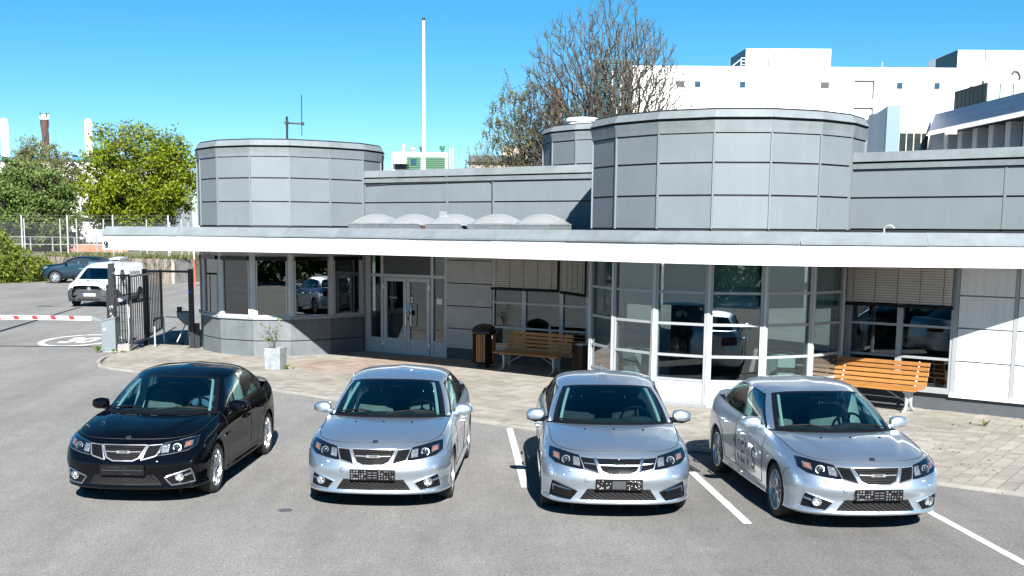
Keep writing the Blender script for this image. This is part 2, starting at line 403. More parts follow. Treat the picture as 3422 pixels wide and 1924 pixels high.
# ---------------------------------------------------------------- mesh helpers
class MB:
    def __init__(s): s.v = []; s.f = []
    def add(s, vs, fs):
        o = len(s.v)
        s.v += [tuple(float(c) for c in p) for p in vs]
        s.f += [tuple(i + o for i in f) for f in fs]
        return s
    def box(s, c, d, rz=0.0, bev=0.0):
        """box at centre c, sizes d, turned by rz about the vertical"""
        hx, hy, hz = d[0] / 2, d[1] / 2, d[2] / 2
        ca, sa = math.cos(rz), math.sin(rz)
        def T(x, y, z): return (c[0] + x * ca - y * sa, c[1] + x * sa + y * ca, c[2] + z)
        if bev <= 0 or bev * 2.2 > min(d):
            vs = [T(x, y, z) for z in (-hz, hz) for x, y in ((-hx, -hy), (hx, -hy), (hx, hy), (-hx, hy))]
            fs = [(0, 3, 2, 1), (4, 5, 6, 7), (0, 1, 5, 4), (1, 2, 6, 5), (2, 3, 7, 6), (3, 0, 4, 7)]
            return s.add(vs, fs)
        b = bev
        vs = []
        for z, k in ((-hz, b), (-hz + b, 0), (hz - b, 0), (hz, b)):
            for x, y in ((-hx + k, -hy + k), (hx - k, -hy + k), (hx - k, hy - k), (-hx + k, hy - k)):
                vs.append(T(x, y, z))
        fs = [(0, 3, 2, 1), (12, 13, 14, 15)]
        for j in range(3):
            for i in range(4):
                a, c2 = j * 4 + i, j * 4 + (i + 1) % 4
                fs.append((a, c2, c2 + 4, a + 4))
        return s.add(vs, fs)
    def bar(s, p, q, w, h=None, up=(0, 0, 1)):
        """square bar from p to q"""
        h = w if h is None else h
        p, q = Vector(p), Vector(q)
        d = (q - p).normalized()
        u = Vector(up)
        if abs(d.dot(u)) > .98: u = Vector((0, 1, 0))
        a = d.cross(u).normalized(); b = a.cross(d).normalized()
        vs = [e + a * x * w / 2 + b * y * h / 2 for e in (p, q) for x, y in ((-1, -1), (1, -1), (1, 1), (-1, 1))]
        return s.add(vs, [(0, 1, 2, 3), (7, 6, 5, 4), (0, 4, 5, 1), (1, 5, 6, 2), (2, 6, 7, 3), (3, 7, 4, 0)])
    def tube(s, pts, r, n=8, cap=True, closed=False):
        pts = [Vector(p) for p in pts]
        rs = r if isinstance(r, (list, tuple)) else [r] * len(pts)
        o = len(s.v); k = len(pts)
        ref = None
        for i, p in enumerate(pts):
            if closed: d = pts[(i + 1) % k] - pts[i - 1]
            else: d = pts[min(i + 1, k - 1)] - pts[max(i - 1, 0)]
            if d.length < 1e-9: d = Vector((0, 0, 1))
            d.normalize()
            if ref is None:
                ref = Vector((0, 0, 1)) if abs(d.z) < .9 else Vector((1, 0, 0))
            a = d.cross(ref)
            if a.length < 1e-6: a = d.orthogonal()
            a.normalize(); b = a.cross(d); ref = b
            for j in range(n):
                t = 2 * PI * j / n
                s.v.append(tuple(p + (a * math.cos(t) + b * math.sin(t)) * rs[i]))
        for i in range(k if closed else k - 1):
            i2 = (i + 1) % k
            for j in range(n):
                j2 = (j + 1) % n
                s.f.append((o + i * n + j, o + i2 * n + j, o + i2 * n + j2, o + i * n + j2))
        if cap and not closed:
            s.f.append(tuple(o + j for j in range(n)))
            s.f.append(tuple(o + (k - 1) * n + j for j in reversed(range(n))))
        return s
    def lathe(s, prof, c=(0, 0, 0), n=24, axis='z', cap=True):
        """profile [(r, h)...] spun about an axis through c"""
        o = len(s.v)
        for r, h in prof:
            for j in range(n):
                t = 2 * PI * j / n
                a, b = r * math.cos(t), r * math.sin(t)
                p = {'z': (a, b, h), 'x': (h, a, b), 'y': (a, h, b)}[axis]
                s.v.append((c[0] + p[0], c[1] + p[1], c[2] + p[2]))
        for i in range(len(prof) - 1):
            for j in range(n):
                j2 = (j + 1) % n
                s.f.append((o + i * n + j, o + i * n + j2, o + (i + 1) * n + j2, o + (i + 1) * n + j))
        if cap:
            s.f.append(tuple(o + j for j in reversed(range(n))))
            s.f.append(tuple(o + (len(prof) - 1) * n + j for j in range(n)))
        return s
    def prism(s, poly, z0, z1):
        k = len(poly)
        vs = [(x, y, z0) for x, y in poly] + [(x, y, z1) for x, y in poly]
        fs = [tuple(reversed(range(k))), tuple(range(k, 2 * k))]
        fs += [(i, (i + 1) % k, (i + 1) % k + k, i + k) for i in range(k)]
        return s.add(vs, fs)
    def ellipsoid(s, c, r, nu=16, nv=10):
        prof = []
        o = len(s.v)
        for i in range(nv + 1):
            a = -PI / 2 + PI * i / nv
            for j in range(nu):
                t = 2 * PI * j / nu
                s.v.append((c[0] + r[0] * math.cos(a) * math.cos(t), c[1] + r[1] * math.cos(a) * math.sin(t), c[2] + r[2] * math.sin(a)))
        for i in range(nv):
            for j in range(nu):
                j2 = (j + 1) % nu
                s.f.append((o + i * nu + j, o + i * nu + j2, o + (i + 1) * nu + j2, o + (i + 1) * nu + j))
        return s
    def grid(s, P):
        """P[i][j] points"""
        o = len(s.v); ni, nj = len(P), len(P[0])
        for row in P: s.v += [tuple(float(c) for c in p) for p in row]
        for i in range(ni - 1):
            for j in range(nj - 1):
                s.f.append((o + i * nj + j, o + i * nj + j + 1, o + (i + 1) * nj + j + 1, o + (i + 1) * nj + j))
        return s
    def mesh(s, name, mat, smooth=False, off=None):
        me = bpy.data.meshes.new(name)
        v = s.v if off is None else [(p[0] - off[0], p[1] - off[1], p[2] - off[2]) for p in s.v]
        me.from_pydata(v, [], s.f)
        me.validate()
        if mat is not None: me.materials.append(mat)
        if smooth:
            me.polygons.foreach_set('use_smooth', [True] * len(me.polygons))
            if smooth != 'all':
                try: me.set_sharp_from_angle(angle=R(smooth if smooth is not True else 38))
                except Exception: pass
        me.update()
        return me
    def build(s, name, mat, parent=None, smooth=False, off=None, loc=None):
        o = bpy.data.objects.new(name, s.mesh(name, mat, smooth, off))
        COL.objects.link(o)
        if parent is not None: o.parent = parent
        if loc is not None: o.location = loc
        return o

def tag(o, label=None, cat=None, group=None, kind=None):
    if label: o['label'] = label
    if cat: o['category'] = cat
    if group: o['group'] = group
    if kind: o['kind'] = kind
    return o

def thing(name, label, cat, loc=(0, 0, 0), rz=0.0, group=None):
    o = bpy.data.objects.new(name, None)
    o.empty_display_size = .3
    COL.objects.link(o)
    o.location = loc
    o.rotation_euler = (0, 0, rz)
    return tag(o, label, cat, group)

def inst(src_mesh, name, parent, loc, rz=0.0, scale=None):
    o = bpy.data.objects.new(name, src_mesh)
    COL.objects.link(o)
    o.parent = parent
    o.location = loc
    o.rotation_euler = (0, 0, rz)
    if scale: o.scale = scale
    return o

def copy_tree(o, parent=None):
    c = o.copy()
    COL.objects.link(c)
    if parent is not None:
        c.parent = parent
        c.matrix_parent_inverse = o.matrix_parent_inverse
    for ch in list(o.children): copy_tree(ch, c)
    return c

_fontcache = {}
def text_mesh(txt, size, mat, extrude=.002, bold=0.0, shear=0.0, align='CENTER', space=1.0):
    """flat lettering as a mesh: x to the right, y up, facing +z"""
    cu = bpy.data.curves.new('letters', 'FONT')
    cu.body = txt; cu.size = size; cu.extrude = extrude; cu.offset = bold; cu.shear = shear
    cu.align_x = align; cu.align_y = 'CENTER'; cu.space_character = space
    cu.resolution_u = 3
    ob = bpy.data.objects.new('letters', cu)
    COL.objects.link(ob)
    dg = bpy.context.evaluated_depsgraph_get()
    dg.update()
    me = bpy.data.meshes.new_from_object(ob.evaluated_get(dg))
    bpy.data.objects.remove(ob)
    bpy.data.curves.remove(cu)
    me.materials.clear()
    me.materials.append(mat)
    return me

def place_text(me, name, parent, origin, right, up):
    """set a text mesh so that its x runs along right and its y along up"""
    r = Vector(right).normalized(); u = Vector(up).normalized(); nrm = r.cross(u).normalized(); u = nrm.cross(r)
    m = Matrix((r, u, nrm)).transposed().to_4x4()
    me.transform(Matrix.Translation(Vector(origin)) @ m)
    o = bpy.data.objects.new(name, me)
    COL.objects.link(o)
    if parent is not None: o.parent = parent
    return o
# ================================================================ ground, pavement and road markings
gm = MB().add([(-1500, -1200, 0), (1500, -1200, 0), (1500, 1800, 0), (-1500, 1800, 0)], [(0, 1, 2, 3)])
tag(gm.build('ground', M['asphalt']), kind='structure')

PAVE = [(-8.9, 36.5), (-9.30, 33.0), (-9.46, 31.77), (-9.47, 31.08), (-9.29, 30.0), (-8.97, 29.11), (-8.53, 28.62), (-7.88, 28.13), (-4.18, 25.07), (-.22, 21.37), (.90, 20.31), (6.02, 16.12), (9.5, 13.35), (13, 10.6), (13, 19.5), (8.9, 22.6), (7.2, 24.2), (2.6, 29.2), (-3.0, 33.4), (-8.2, 34.5)]
def inside(p, poly):
    c = False; j = len(poly) - 1
    for i in range(len(poly)):
        (xi, yi), (xj, yj) = poly[i], poly[j]
        if (yi > p[1]) != (yj > p[1]) and p[0] < (xj - xi) * (p[1] - yi) / (yj - yi) + xi: c = not c
        j = i
    return c
pave = bpy.data.objects.new('pavement', None); COL.objects.link(pave); tag(pave, kind='structure')
MB().prism(PAVE, .0, .018).build('bedding', M['joint_sand'], pave)
TS_, TA = .208, R(56.3)
tile_me = MB().box((0, 0, 0), (.187, .187, .03), bev=.003).mesh('paving_stone', M['paver'])
ca, sa = math.cos(TA), math.sin(TA)
cells = []
for i in range(-40, 160):
    for j in range(-95, 95):
        u, v = i * TS_, j * TS_
        x, y = 2 + u * ca - v * sa, 16 + u * sa + v * ca
        if inside((x, y), PAVE) and all(inside((x + dx, y + dy), PAVE) for dx, dy in ((.10, .02), (-.10, -.02), (.02, -.15), (-.02, .1))): cells.append((x, y))
random.seed(11)
cells.sort(key=lambda p: p[1] + (0 if abs(p[0] + .65) < p[1] * .40 else 100) + (40 if p[0] < 5.3 and p[1] < 20.5 and not (0 < p[0] < 1) else 0))
for k, (x, y) in enumerate(cells[:300]):
    inst(tile_me, 'paving_stone', pave, (x, y, .0165 + random.uniform(-.002, .0025)), TA + random.uniform(-.012, .012))
rest = MB()
for x, y in cells[300:]:
    rest.box((x, y, .0165 + random.uniform(-.002, .002)), (.188, .188, .03), TA + random.uniform(-.01, .01))
ro = rest.build('paving_stone', M['paver'], pave); ro['kind'] = 'stuff'
# flush concrete edging
edge = PAVE[2:13]
for a, b in zip(edge, edge[1:]):
    L = math.hypot(b[0] - a[0], b[1] - a[1]); n = max(1, round(L / .98)); ang = math.atan2(b[1] - a[1], b[0] - a[0])
    for i in range(n):
        f = (i + .5) / n
        MB().box((0, 0, 0), (L / n - .008, .10, .08), bev=.006).build('kerb_stone', M['kerb'], pave, loc=(a[0] + (b[0] - a[0]) * f, a[1] + (b[1] - a[1]) * f, .0 + random.uniform(-.002, .002))).rotation_euler = (0, 0, ang)
# doorstep slab
dsl = MB().prism([(-3.35, 32.55), (-3.05, 32.95), (-.55, 31.1), (-.75, 30.85)], .03, .036)
dsl.build('doorstep_slab', M['plinth_c'], pave)

def stripe(name, p, q, w, z=.004, mat='road_paint'):
    p, q = Vector((*p, 0)), Vector((*q, 0)); d = (q - p).normalized(); n = Vector((-d.y, d.x, 0)) * w / 2
    rows = []; random.seed(len(bpy.data.objects))
    k = max(2, int((q - p).length / .12))
    for i in range(k + 1):
        c = p + (q - p) * i / k
        rows.append([c - n * random.uniform(.93, 1.03) + Vector((0, 0, z)), c + n * random.uniform(.93, 1.03) + Vector((0, 0, z))])
    return tag(MB().grid(rows).build(name, M[mat]), kind='structure')
stripe('parking_line', (.505, 20.5), (.60, 15.7), .105)
stripe('parking_line', (2.86, 18.6), (3.07, 13.80), .105)
stripe('parking_line', (5.26, 16.4), (5.62, 10.4), .105)
# speed limit painted on the drive
CX, CY, RX, RYY = -11.60, 35.95, 1.02, 1.92
ring = MB(); P = []
for i in range(65):
    t = 2 * PI * i / 64
    P.append([(CX + (RX + d) * math.cos(t), CY + (RYY + d * 1.7) * math.sin(t), .004) for d in (-.13, .03)])
ring.grid(P)
mk = tag(ring.build('road_marking', M['worn_paint']), kind='structure')
tm = text_mesh('30', 1.0, M['worn_paint'], 0, .03, space=.95)
for v in tm.vertices: v.co = Vector((CX - .02 + v.co.x * .98, CY - .05 + v.co.y * 2.35, .004))
to = bpy.data.objects.new('number', tm); COL.objects.link(to); to.parent = mk

# ================================================================ the gatehouse
B0 = (0, 28, 0)
GH = thing('gatehouse', 'low grey panelled gatehouse with two round towers and a long white canopy', 'building', B0)
def gb(mb, name, mat, parent=None, smooth=False):
    return mb.build(name, M[mat] if isinstance(mat, str) else mat, parent or GH, smooth, off=B0)
def nrm(p, q):
    dx, dy = q[0] - p[0], q[1] - p[1]; L = math.hypot(dx, dy)
    return (dy / L, -dx / L), (dx / L, dy / L), L
def plate(mb, p, q, z0, z1, t, off=0.0, g0=0.0, g1=None):
    """upright slab along p-q from z0 to z1, thickness t, its outer face pushed out by off, ends shortened by g"""
    g1 = g0 if g1 is None else g1
    n, d, L = nrm(p, q)
    mid = (g0 + (L - g1)) / 2
    c = (p[0] + d[0] * mid + n[0] * (off - t / 2), p[1] + d[1] * mid + n[1] * (off - t / 2), (z0 + z1) / 2)
    return mb.box(c, (L - g0 - g1, t, z1 - z0), math.atan2(d[1], d[0]))
def poly_circle(C, Rr, a0, n, step=22.5): return [(C[0] + Rr * math.cos(R(a0 + step * k)), C[1] + Rr * math.sin(R(a0 + step * k))) for k in range(n)]
def outset(V, C, o): return [(C[0] + (x - C[0]) * (1 + o / math.hypot(x - C[0], y - C[1])), C[1] + (y - C[1]) * (1 + o / math.hypot(x - C[0], y - C[1]))) for x, y in V]
def belt(mb, V, C, o0, z0, o1, z1):
    """band round a polygon from (outset o0, height z0) to (outset o1, height z1)"""
    a, b = outset(V, C, o0), outset(V, C, o1); k = len(V)
    for i in range(k):
        j = (i + 1) % k
        mb.add([(*a[i], z0), (*a[j], z0), (*b[j], z1), (*b[i], z1)], [(0, 1, 2, 3)])

LT = [(-7.70, 34.2), (-7.38, 33.1), (-6.73, 32.13), (-5.79, 31.58), (-4.81, 31.62), (-3.87, 32.24), (-3.1, 33.03)]
LC = (-5.35, 34.2)
LT += [(-2.72, 34.05), (-2.75, 35.15), (-3.2, 36.1), (-4.05, 36.75), (-5.1, 36.95), (-6.15, 36.75), (-7.05, 36.15), (-7.7, 35.2)]
RT = [(2.25, 25.4), (2.60, 24.3), (3.28, 23.38), (4.2, 22.83), (5.21, 22.74), (6.2, 23.15), (6.97, 23.85)]
RC = (4.95, 25.45)
RT += [(7.5, 24.75), (7.68, 25.8), (7.45, 26.9), (6.85, 27.75), (5.95, 28.2), (4.9, 28.25), (3.8, 28.0), (2.95, 27.4), (2.35, 26.5)]
TT = poly_circle((4.35, 35.3), 2.62, 180, 16); TC = (4.35, 35.3)

def tower(V, C, vis, zb, rows, top):
    core = MB().prism(outset(V, C, -.03), zb - .5, top - .06); gb(core, 'tower_core', 'joint')
    n = len(V)
    for i in range(n):
        if i not in vis: continue
        p, q = V[i], V[(i + 1) % n]
        for z0, z1 in rows: gb(plate(MB(), p, q, z0, z1, .05, .0, .014), 'wall_panel', 'panel')
        sm = MB(); sm.box((p[0], p[1], (rows[0][0] + rows[-1][1]) / 2), (.03, .05, rows[-1][1] - rows[0][0] + .03), math.atan2(p[1] - C[1], p[0] - C[0]) + PI / 2)
        gb(sm, 'seam_cover', 'seam')
        # overlapped cap sheets, one length to a facet
        zt = rows[-1][1]
        for nm, (o0, z0, o1, z1) in (('cap_sheet', (.025, zt + .02, .035, zt + .11)), ('cap_sheet', (.035, zt + .11, .055, zt + .235)), ('coping', (.075, zt + .285, -.02, zt + .425))):
            mb = MB(); a, b = outset([p, q], C, o0), outset([p, q], C, o1); ai, bi = outset([p, q], C, o0 - .12), outset([p, q], C, o1 - .10)
            k = lambda P_, f: (P_[0][0] + (P_[1][0] - P_[0][0]) * f, P_[0][1] + (P_[1][1] - P_[0][1]) * f)
            e0, e1 = .0015, .9985
            pts = [(*k(a, e0), z0), (*k(a, e1), z0), (*k(b, e1), z1), (*k(b, e0), z1), (*k(ai, e0), z0), (*k(ai, e1), z0), (*k(bi, e1), z1), (*k(bi, e0), z1)]
            mb.add(pts, [(0, 1, 2, 3), (1, 5, 6, 2), (4, 0, 3, 7), (3, 2, 6, 7), (4, 5, 1, 0)])
            gb(mb, nm, 'flash')
    rim = MB(); zt = rows[-1][1]
    belt(rim, V, C, -.03, zt + .42, -.015, zt + .44); belt(rim, V, C, -.015, zt + .44, -.04, zt + .455)
    rim.prism(outset(V, C, -.04), zt + .40, zt + .453)
    gb(rim, 'tower_roof', 'joint')
ROWS3 = [(3.34, 3.915), (3.95, 4.50), (4.535, 5.035)]
tower(LT, LC, set(range(0, 9)) | {13, 14}, 3.2, ROWS3, 5.45)
tower(RT, RC, set(range(0, 9)) | {14, 15}, 3.2, ROWS3, 5.45)
tower(TT, TC, set(range(0, 10)), 4.2, [(4.3, 5.0), (5.03, 5.62)], 5.97)
gb(MB().lathe([(.41, 5.9), (.41, 6.16), (.45, 6.17), (.45, 6.24), (.40, 6.27), (.1, 6.3)], (2.72, 34.3, 0), 28), 'roof_vent', 'white_paint', None, True)

def wall_run(p, q, cuts, rows, capz):
    """straight clad wall with panel columns ending at the cuts (metres along p-q)"""
    n, d, L = nrm(p, q)
    at = lambda s: (p[0] + d[0] * s, p[1] + d[1] * s)
    gb(plate(MB(), p, q, 3.0, capz + .12, .3, -.03), 'wall_core', 'joint')
    cs = [0] + cuts + [L]
    for a, b in zip(cs, cs[1:]):
        for z0, z1 in rows: gb(plate(MB(), at(a), at(b), z0, z1, .05, 0, .012), 'wall_panel', 'panel')
    for s in cuts: gb(plate(MB(), at(s - .02), at(s + .02), rows[0][0], rows[-1][1], .04, .012), 'seam_cover', 'seam')
    s = 0
    while s < L - .1:
        e = min(L, s + 2.0)
        gb(plate(MB(), at(s), at(e), capz, capz + .10, .10, .05, .002), 'cap_sheet', 'flash')
        mb = MB(); P0, P1 = at(s + .002), at(e - .002)
        o = lambda P_, f: (P_[0] + n[0] * f, P_[1] + n[1] * f)
        mb.add([(*o(P0, .09), capz + .135), (*o(P1, .09), capz + .135), (*o(P1, .02), capz + .31), (*o(P0, .02), capz + .31), (*o(P0, -.4), capz + .31), (*o(P1, -.4), capz + .31), (*o(P0, -.3), capz + .135), (*o(P1, -.3), capz + .135)],
               [(0, 1, 2, 3), (3, 2, 5, 4), (6, 7, 1, 0), (1, 7, 5, 2), (6, 0, 3, 4)])
        gb(mb, 'coping', 'flash')
        s = e
MW0, MW1 = (-3.1, 33.15), (3.4, 28.25)
n_, d_, L_ = nrm(MW0, MW1)
wall_run(MW0, MW1, [2.82, 4.25], [(3.22, 3.93), (3.965, 4.445)], 4.46)
atM = lambda s, o=0: (MW0[0] + d_[0] * s + n_[0] * o, MW0[1] + d_[1] * s + n_[1] * o)
cb = [(*atM(.12, .03), 4.40), (*atM(1.0, .03), 4.43), (*atM(2.6, .03), 4.435), (*atM(3.4, .035), 4.45), (*atM(4.15, .03), 4.45), (*atM(4.24, .035), 4.42), (*atM(4.25, .035), 3.25)]
gb(MB().tube(cb, .011, 6), 'cable', 'joint')
RW0 = (7.0, 24.14); rwa = R(-42); RW1 = (RW0[0] + 5.5 * math.cos(rwa), RW0[1] + 5.5 * math.sin(rwa))
wall_run(RW0, RW1, [2.98], [(3.36, 3.915), (3.95, 4.455)], 4.47)
gb(MB().prism([(-2.9, 33.4), (2.6, 29.2), (4.5, 30.5), (8.2, 25.5), (11.4, 21.2), (14, 24), (8, 34), (2, 39), (-3, 37.5)], 3.9, 4.56), 'flat_roof', 'joint')

# canopy
CE = [(-9.3, 30.75), (-7.3, 30.05), (-5.75, 29.4), (-4.5, 28.75), (-3.2, 27.85), (-1.5, 26.5), (.2, 25.05), (1.6, 23.75), (2.78, 22.6), (3.43, 22.0), (4.4, 21.35), (5.35, 20.95), (7.4, 20.72), (9.2, 20.55), (12.0, 20.2)]
ZB, ZT = 2.72, 3.065
back = [(12.0, 23.5), (7.4, 25.5), (3.3, 29.2), (-2.6, 34.2), (-8.4, 35.2), (-9.3, 34.6)]
gb(MB().prism([(x, y + .06) for x, y in CE] + back, ZB + .02, ZT + .10), 'canopy_deck', 'white')
def left_end(a): return (a[0], a[1] + 3.6)
segs = list(zip(CE, CE[1:])) 
random.seed(4)
for a, b in segs:
    j = random.choice((0, .004, .008))
    gb(plate(MB(), a, b, ZB, ZT, .05, j, .002), 'fascia_board', 'white')
    n, d, L = nrm(a, b)
    o = lambda P_, f: (P_[0] + n[0] * f, P_[1] + n[1] * f)
    k = max(1, round(L / 1.9))
    for i in range(k):
        P0 = (a[0] + (b[0] - a[0]) * (i / k + .001), a[1] + (b[1] - a[1]) * (i / k + .001)); P1 = (a[0] + (b[0] - a[0]) * ((i + 1) / k - .001), a[1] + (b[1] - a[1]) * ((i + 1) / k - .001))
        mb = MB(); dz = random.uniform(-.003, .003)
        mb.add([(*o(P0, .035), ZT + .012 + dz), (*o(P1, .035), ZT + .012 + dz), (*o(P1, .035), ZT + .045), (*o(P0, .035), ZT + .045), (*o(P1, -.17), ZT + .225 + dz), (*o(P0, -.17), ZT + .225 + dz), (*o(P1, -.5), ZT + .20), (*o(P0, -.5), ZT + .20)],
               [(0, 1, 2, 3), (3, 2, 4, 5), (5, 4, 6, 7), (1, 6, 4, 2), (0, 3, 5, 7)])
        gb(mb, 'roof_flashing', 'flash')
gb(plate(MB(), left_end(CE[0]), CE[0], ZB, ZT, .05, 0, .002), 'fascia_board', 'white')
mb = MB(); q0, q1 = left_end(CE[0]), CE[0]
mb.add([(q0[0] - .03, q0[1], ZT + .012), (q1[0] - .03, q1[1], ZT + .012), (q1[0] - .03, q1[1], ZT + .04), (q0[0] - .03, q0[1], ZT + .04), (q1[0] + .17, q1[1] + .1, ZT + .22), (q0[0] + .17, q0[1], ZT + .22), (q1[0] + .5, q1[1] + .1, ZT + .2), (q0[0] + .5, q0[1], ZT + .2)], [(0, 1, 2, 3), (3, 2, 4, 5), (5, 4, 6, 7)])
gb(mb, 'roof_flashing', 'flash')
gb(MB().prism([(x * .995, y + .35) for x, y in CE] + back, ZT + .08, ZT + .16), 'canopy_roof', 'joint')
# small camera dome on the fascia end
cm = MB().box((-9.18, 30.66, 2.93), (.10, .07, .06), R(-20)); gb(cm, 'security_camera', 'white_paint')
gb(MB().ellipsoid((-9.17, 30.60, 2.88), (.055, .055, .055), 14, 8), 'camera_dome', 'gloss_black', None, True)

# booth below the left tower
for i in range(0, 6):
    p, q = LT[i], LT[i + 1]
    for z0, z1 in ((.02, .405), (.43, .955)): gb(plate(MB(), p, q, z0, z1, .05, .0, .005), 'base_panel', 'base_panel')
    gb(plate(MB(), p, q, .965, 1.02, .16, .05, .0), 'window_sill', 'frame_white')
    w = gb(plate(MB(), p, q, 1.02, 1.075, .09, -.01, .06).__class__(), 'window', 'frame') if False else None
    fr = MB()
    n, d, L = nrm(p, q)
    at = lambda s: (p[0] + d[0] * s, p[1] + d[1] * s)
    plate(fr, at(0), at(.085), 1.02, 2.72, .09, 0); plate(fr, at(L - .085), at(L), 1.02, 2.72, .09, 0)
    plate(fr, at(.085), at(L - .085), 1.02, 1.075, .07, -.01); plate(fr, at(.085), at(L - .085), 2.50, 2.72, .07, -.01)
    plate(fr, at(.10), at(.13), 1.075, 2.50, .05, .012); plate(fr, at(L - .13), at(L - .10), 1.075, 2.50, .05, .012)
    win = gb(fr, 'window', 'frame')
    if i == 4:      # the serving hatch, pivoted a little out of line
        c_ = at(L / 2); a_ = math.atan2(d[1], d[0]) - R(20); hw = (L - .20) / 2
        gb(MB().box((c_[0] - n[0] * .10, c_[1] - n[1] * .10, 1.79), (2 * hw, .01, 1.42), a_), 'pane', 'pane_dark', win)
    else: gb(plate(MB(), at(.085), at(L - .085), 1.075, 2.50, .01, -.03), 'pane', 'pane_dark', win)
    gb(plate(MB(), at(.10), at(L - .10), 2.46, 2.56, .10, .08), 'blind_box', 'gloss_black', win)
    for s in (.10, L - .10): gb(MB().box((*at(s), 1.035), (.035, .12, .03), math.atan2(d[1], d[0])), 'hinge', 'galv', win)
gb(MB().prism(outset(LT, LC, -.03), .0, .93), 'booth_core', 'joint')
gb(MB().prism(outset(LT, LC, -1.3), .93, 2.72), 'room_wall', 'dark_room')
MB_ = MB().box((-5.2, 32.75, 1.25), (1.6, .5, .5)); gb(MB_, 'desk', 'room_floor')
# tower glazing on the right
ZL = [.53, .985, 1.575, 2.16, 2.72]
for i in list(range(0, 7)) + [15]:
    p, q = RT[i], RT[(i + 1) % len(RT)]
    n, d, L = nrm(p, q)
    at = lambda s: (p[0] + d[0] * s, p[1] + d[1] * s)
    gb(plate(MB(), p, q, .0, .085, .22, .02), 'plinth', 'plinth_c')
    fr = MB()
    plate(fr, at(0), at(.075), .085, 2.72, .12, .01); plate(fr, at(L - .075), at(L), .085, 2.72, .12, .01)
    for k, z in enumerate(ZL): plate(fr, at(.075), at(L - .075), z - .024, z + .024, .08, -.005)
    plate(fr, at(.075), at(L - .075), .085, .15, .08, -.005)
    win = gb(fr, 'window', 'frame_white')
    gb(plate(MB(), at(.075), at(L - .075), .15, .50, .04, -.02), 'spandrel_panel', 'white', win)
    gb(plate(MB(), at(-.022), at(.022), .09, 2.72, .03, .024), 'mullion_cap', 'frame', win)
    for z0, z1 in zip(ZL, ZL[1:]): gb(plate(MB(), at(.075), at(L - .075), z0 + .024, z1 - .024, .008, -.03), 'pane', 'pane', win)
    zb_ = [1.95, 1.9, 1.93, 1.88, 1.90, 1.86, 1.86, 1.9]
    gb(plate(MB(), at(.10), at(L - .10), zb_[i % 8], 2.74, .004, -.16), 'roller_blind', 'roller', win)
    gb(plate(MB(), at(.10), at(L - .10), zb_[i % 8] - .02, zb_[i % 8], .015, -.155), 'blind_rail', 'frame', win)
gb(MB().prism(outset(RT, RC, -.25), .02, .06), 'tower_floor', 'room_floor')
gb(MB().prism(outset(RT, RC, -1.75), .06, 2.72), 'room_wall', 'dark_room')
for (x, y), lb in (((3.12, 24.35), 'white square plant tub inside the tower window behind the finned silver sedan'), ((5.75, 23.75), 'white square plant tub inside the tower window left of the sunlit bench')):
    pl = MB(); a, b = .15, .20
    pl.add([(-a, -a, 0), (a, -a, 0), (a, a, 0), (-a, a, 0), (-b, -b, .46), (b, -b, .46), (b, b, .46), (-b, b, .46), (-b + .03, -b + .03, .46), (b - .03, -b + .03, .46), (b - .03, b - .03, .46), (-b + .03, b - .03, .46), (-a, -a, .36), (a, -a, .36), (a, a, .36), (-a, a, .36)],
           [(3, 2, 1, 0)] + [(i, (i + 1) % 4, (i + 1) % 4 + 4, i + 4) for i in range(4)] + [(i + 4, (i + 1) % 4 + 4, (i + 1) % 4 + 8, i + 8) for i in range(4)] + [(i + 8, (i + 1) % 4 + 8, (i + 1) % 4 + 12, i + 12) for i in range(4)] + [(12, 13, 14, 15)])
    t = pl.build('plant_tub', M['white_paint'], loc=(x, y, .065)); t.scale = (1.15, 1.15, 2.0); tag(t, lb, 'plant tub', 'white tubs inside the tower'); t.rotation_euler = (0, 0, .5)

# ground floor wall between the towers: door set, rendered wall, blinds window
MB1 = MB()
def mw(s, o=0): return atM(s, o)
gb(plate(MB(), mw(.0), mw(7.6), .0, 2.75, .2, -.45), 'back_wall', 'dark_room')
gb(plate(MB(), mw(.0), mw(3.0), .0, .025, 2.2, -.05), 'lobby_floor', 'room_floor')
S0 = .16
gb(plate(MB(), mw(-.45), mw(.165), .02, 2.75, .12, .0), 'corner_post', 'frame')
df = MB()
for a, b in ((0, .06), (.43, .52), (2.13, 2.22), (2.58, 2.66)): plate(df, mw(S0 + a), mw(S0 + b), .03, 2.75, .10, 0)
for z0, z1 in ((2.03, 2.11), (2.59, 2.75)):
    for a, b in ((.06, .43), (.52, 2.13), (2.22, 2.58)): plate(df, mw(S0 + a), mw(S0 + b), z0, z1, .09, -.005)
for a, b in ((.06, .43), (2.22, 2.58)):
    plate(df, mw(S0 + a), mw(S0 + b), .03, .09, .09, -.005); plate(df, mw(S0 + a), mw(S0 + b), .36, .43, .09, -.005)
doorset = gb(df, 'entrance_frame', 'frame')
for a, b in ((.06, .43), (2.22, 2.58)):
    gb(plate(MB(), mw(S0 + a), mw(S0 + b), .43, 2.03, .008, -.04), 'pane', 'pane', doorset)
    gb(plate(MB(), mw(S0 + a), mw(S0 + b), 2.11, 2.59, .008, -.04), 'pane', 'pane', doorset)
    gb(plate(MB(), mw(S0 + a), mw(S0 + b), .09, .36, .03, -.025), 'kick_panel', 'frame', doorset)
gb(plate(MB(), mw(S0 + .52), mw(S0 + 2.13), 2.11, 2.59, .03, -.03), 'transom_panel', 'plinth', doorset)
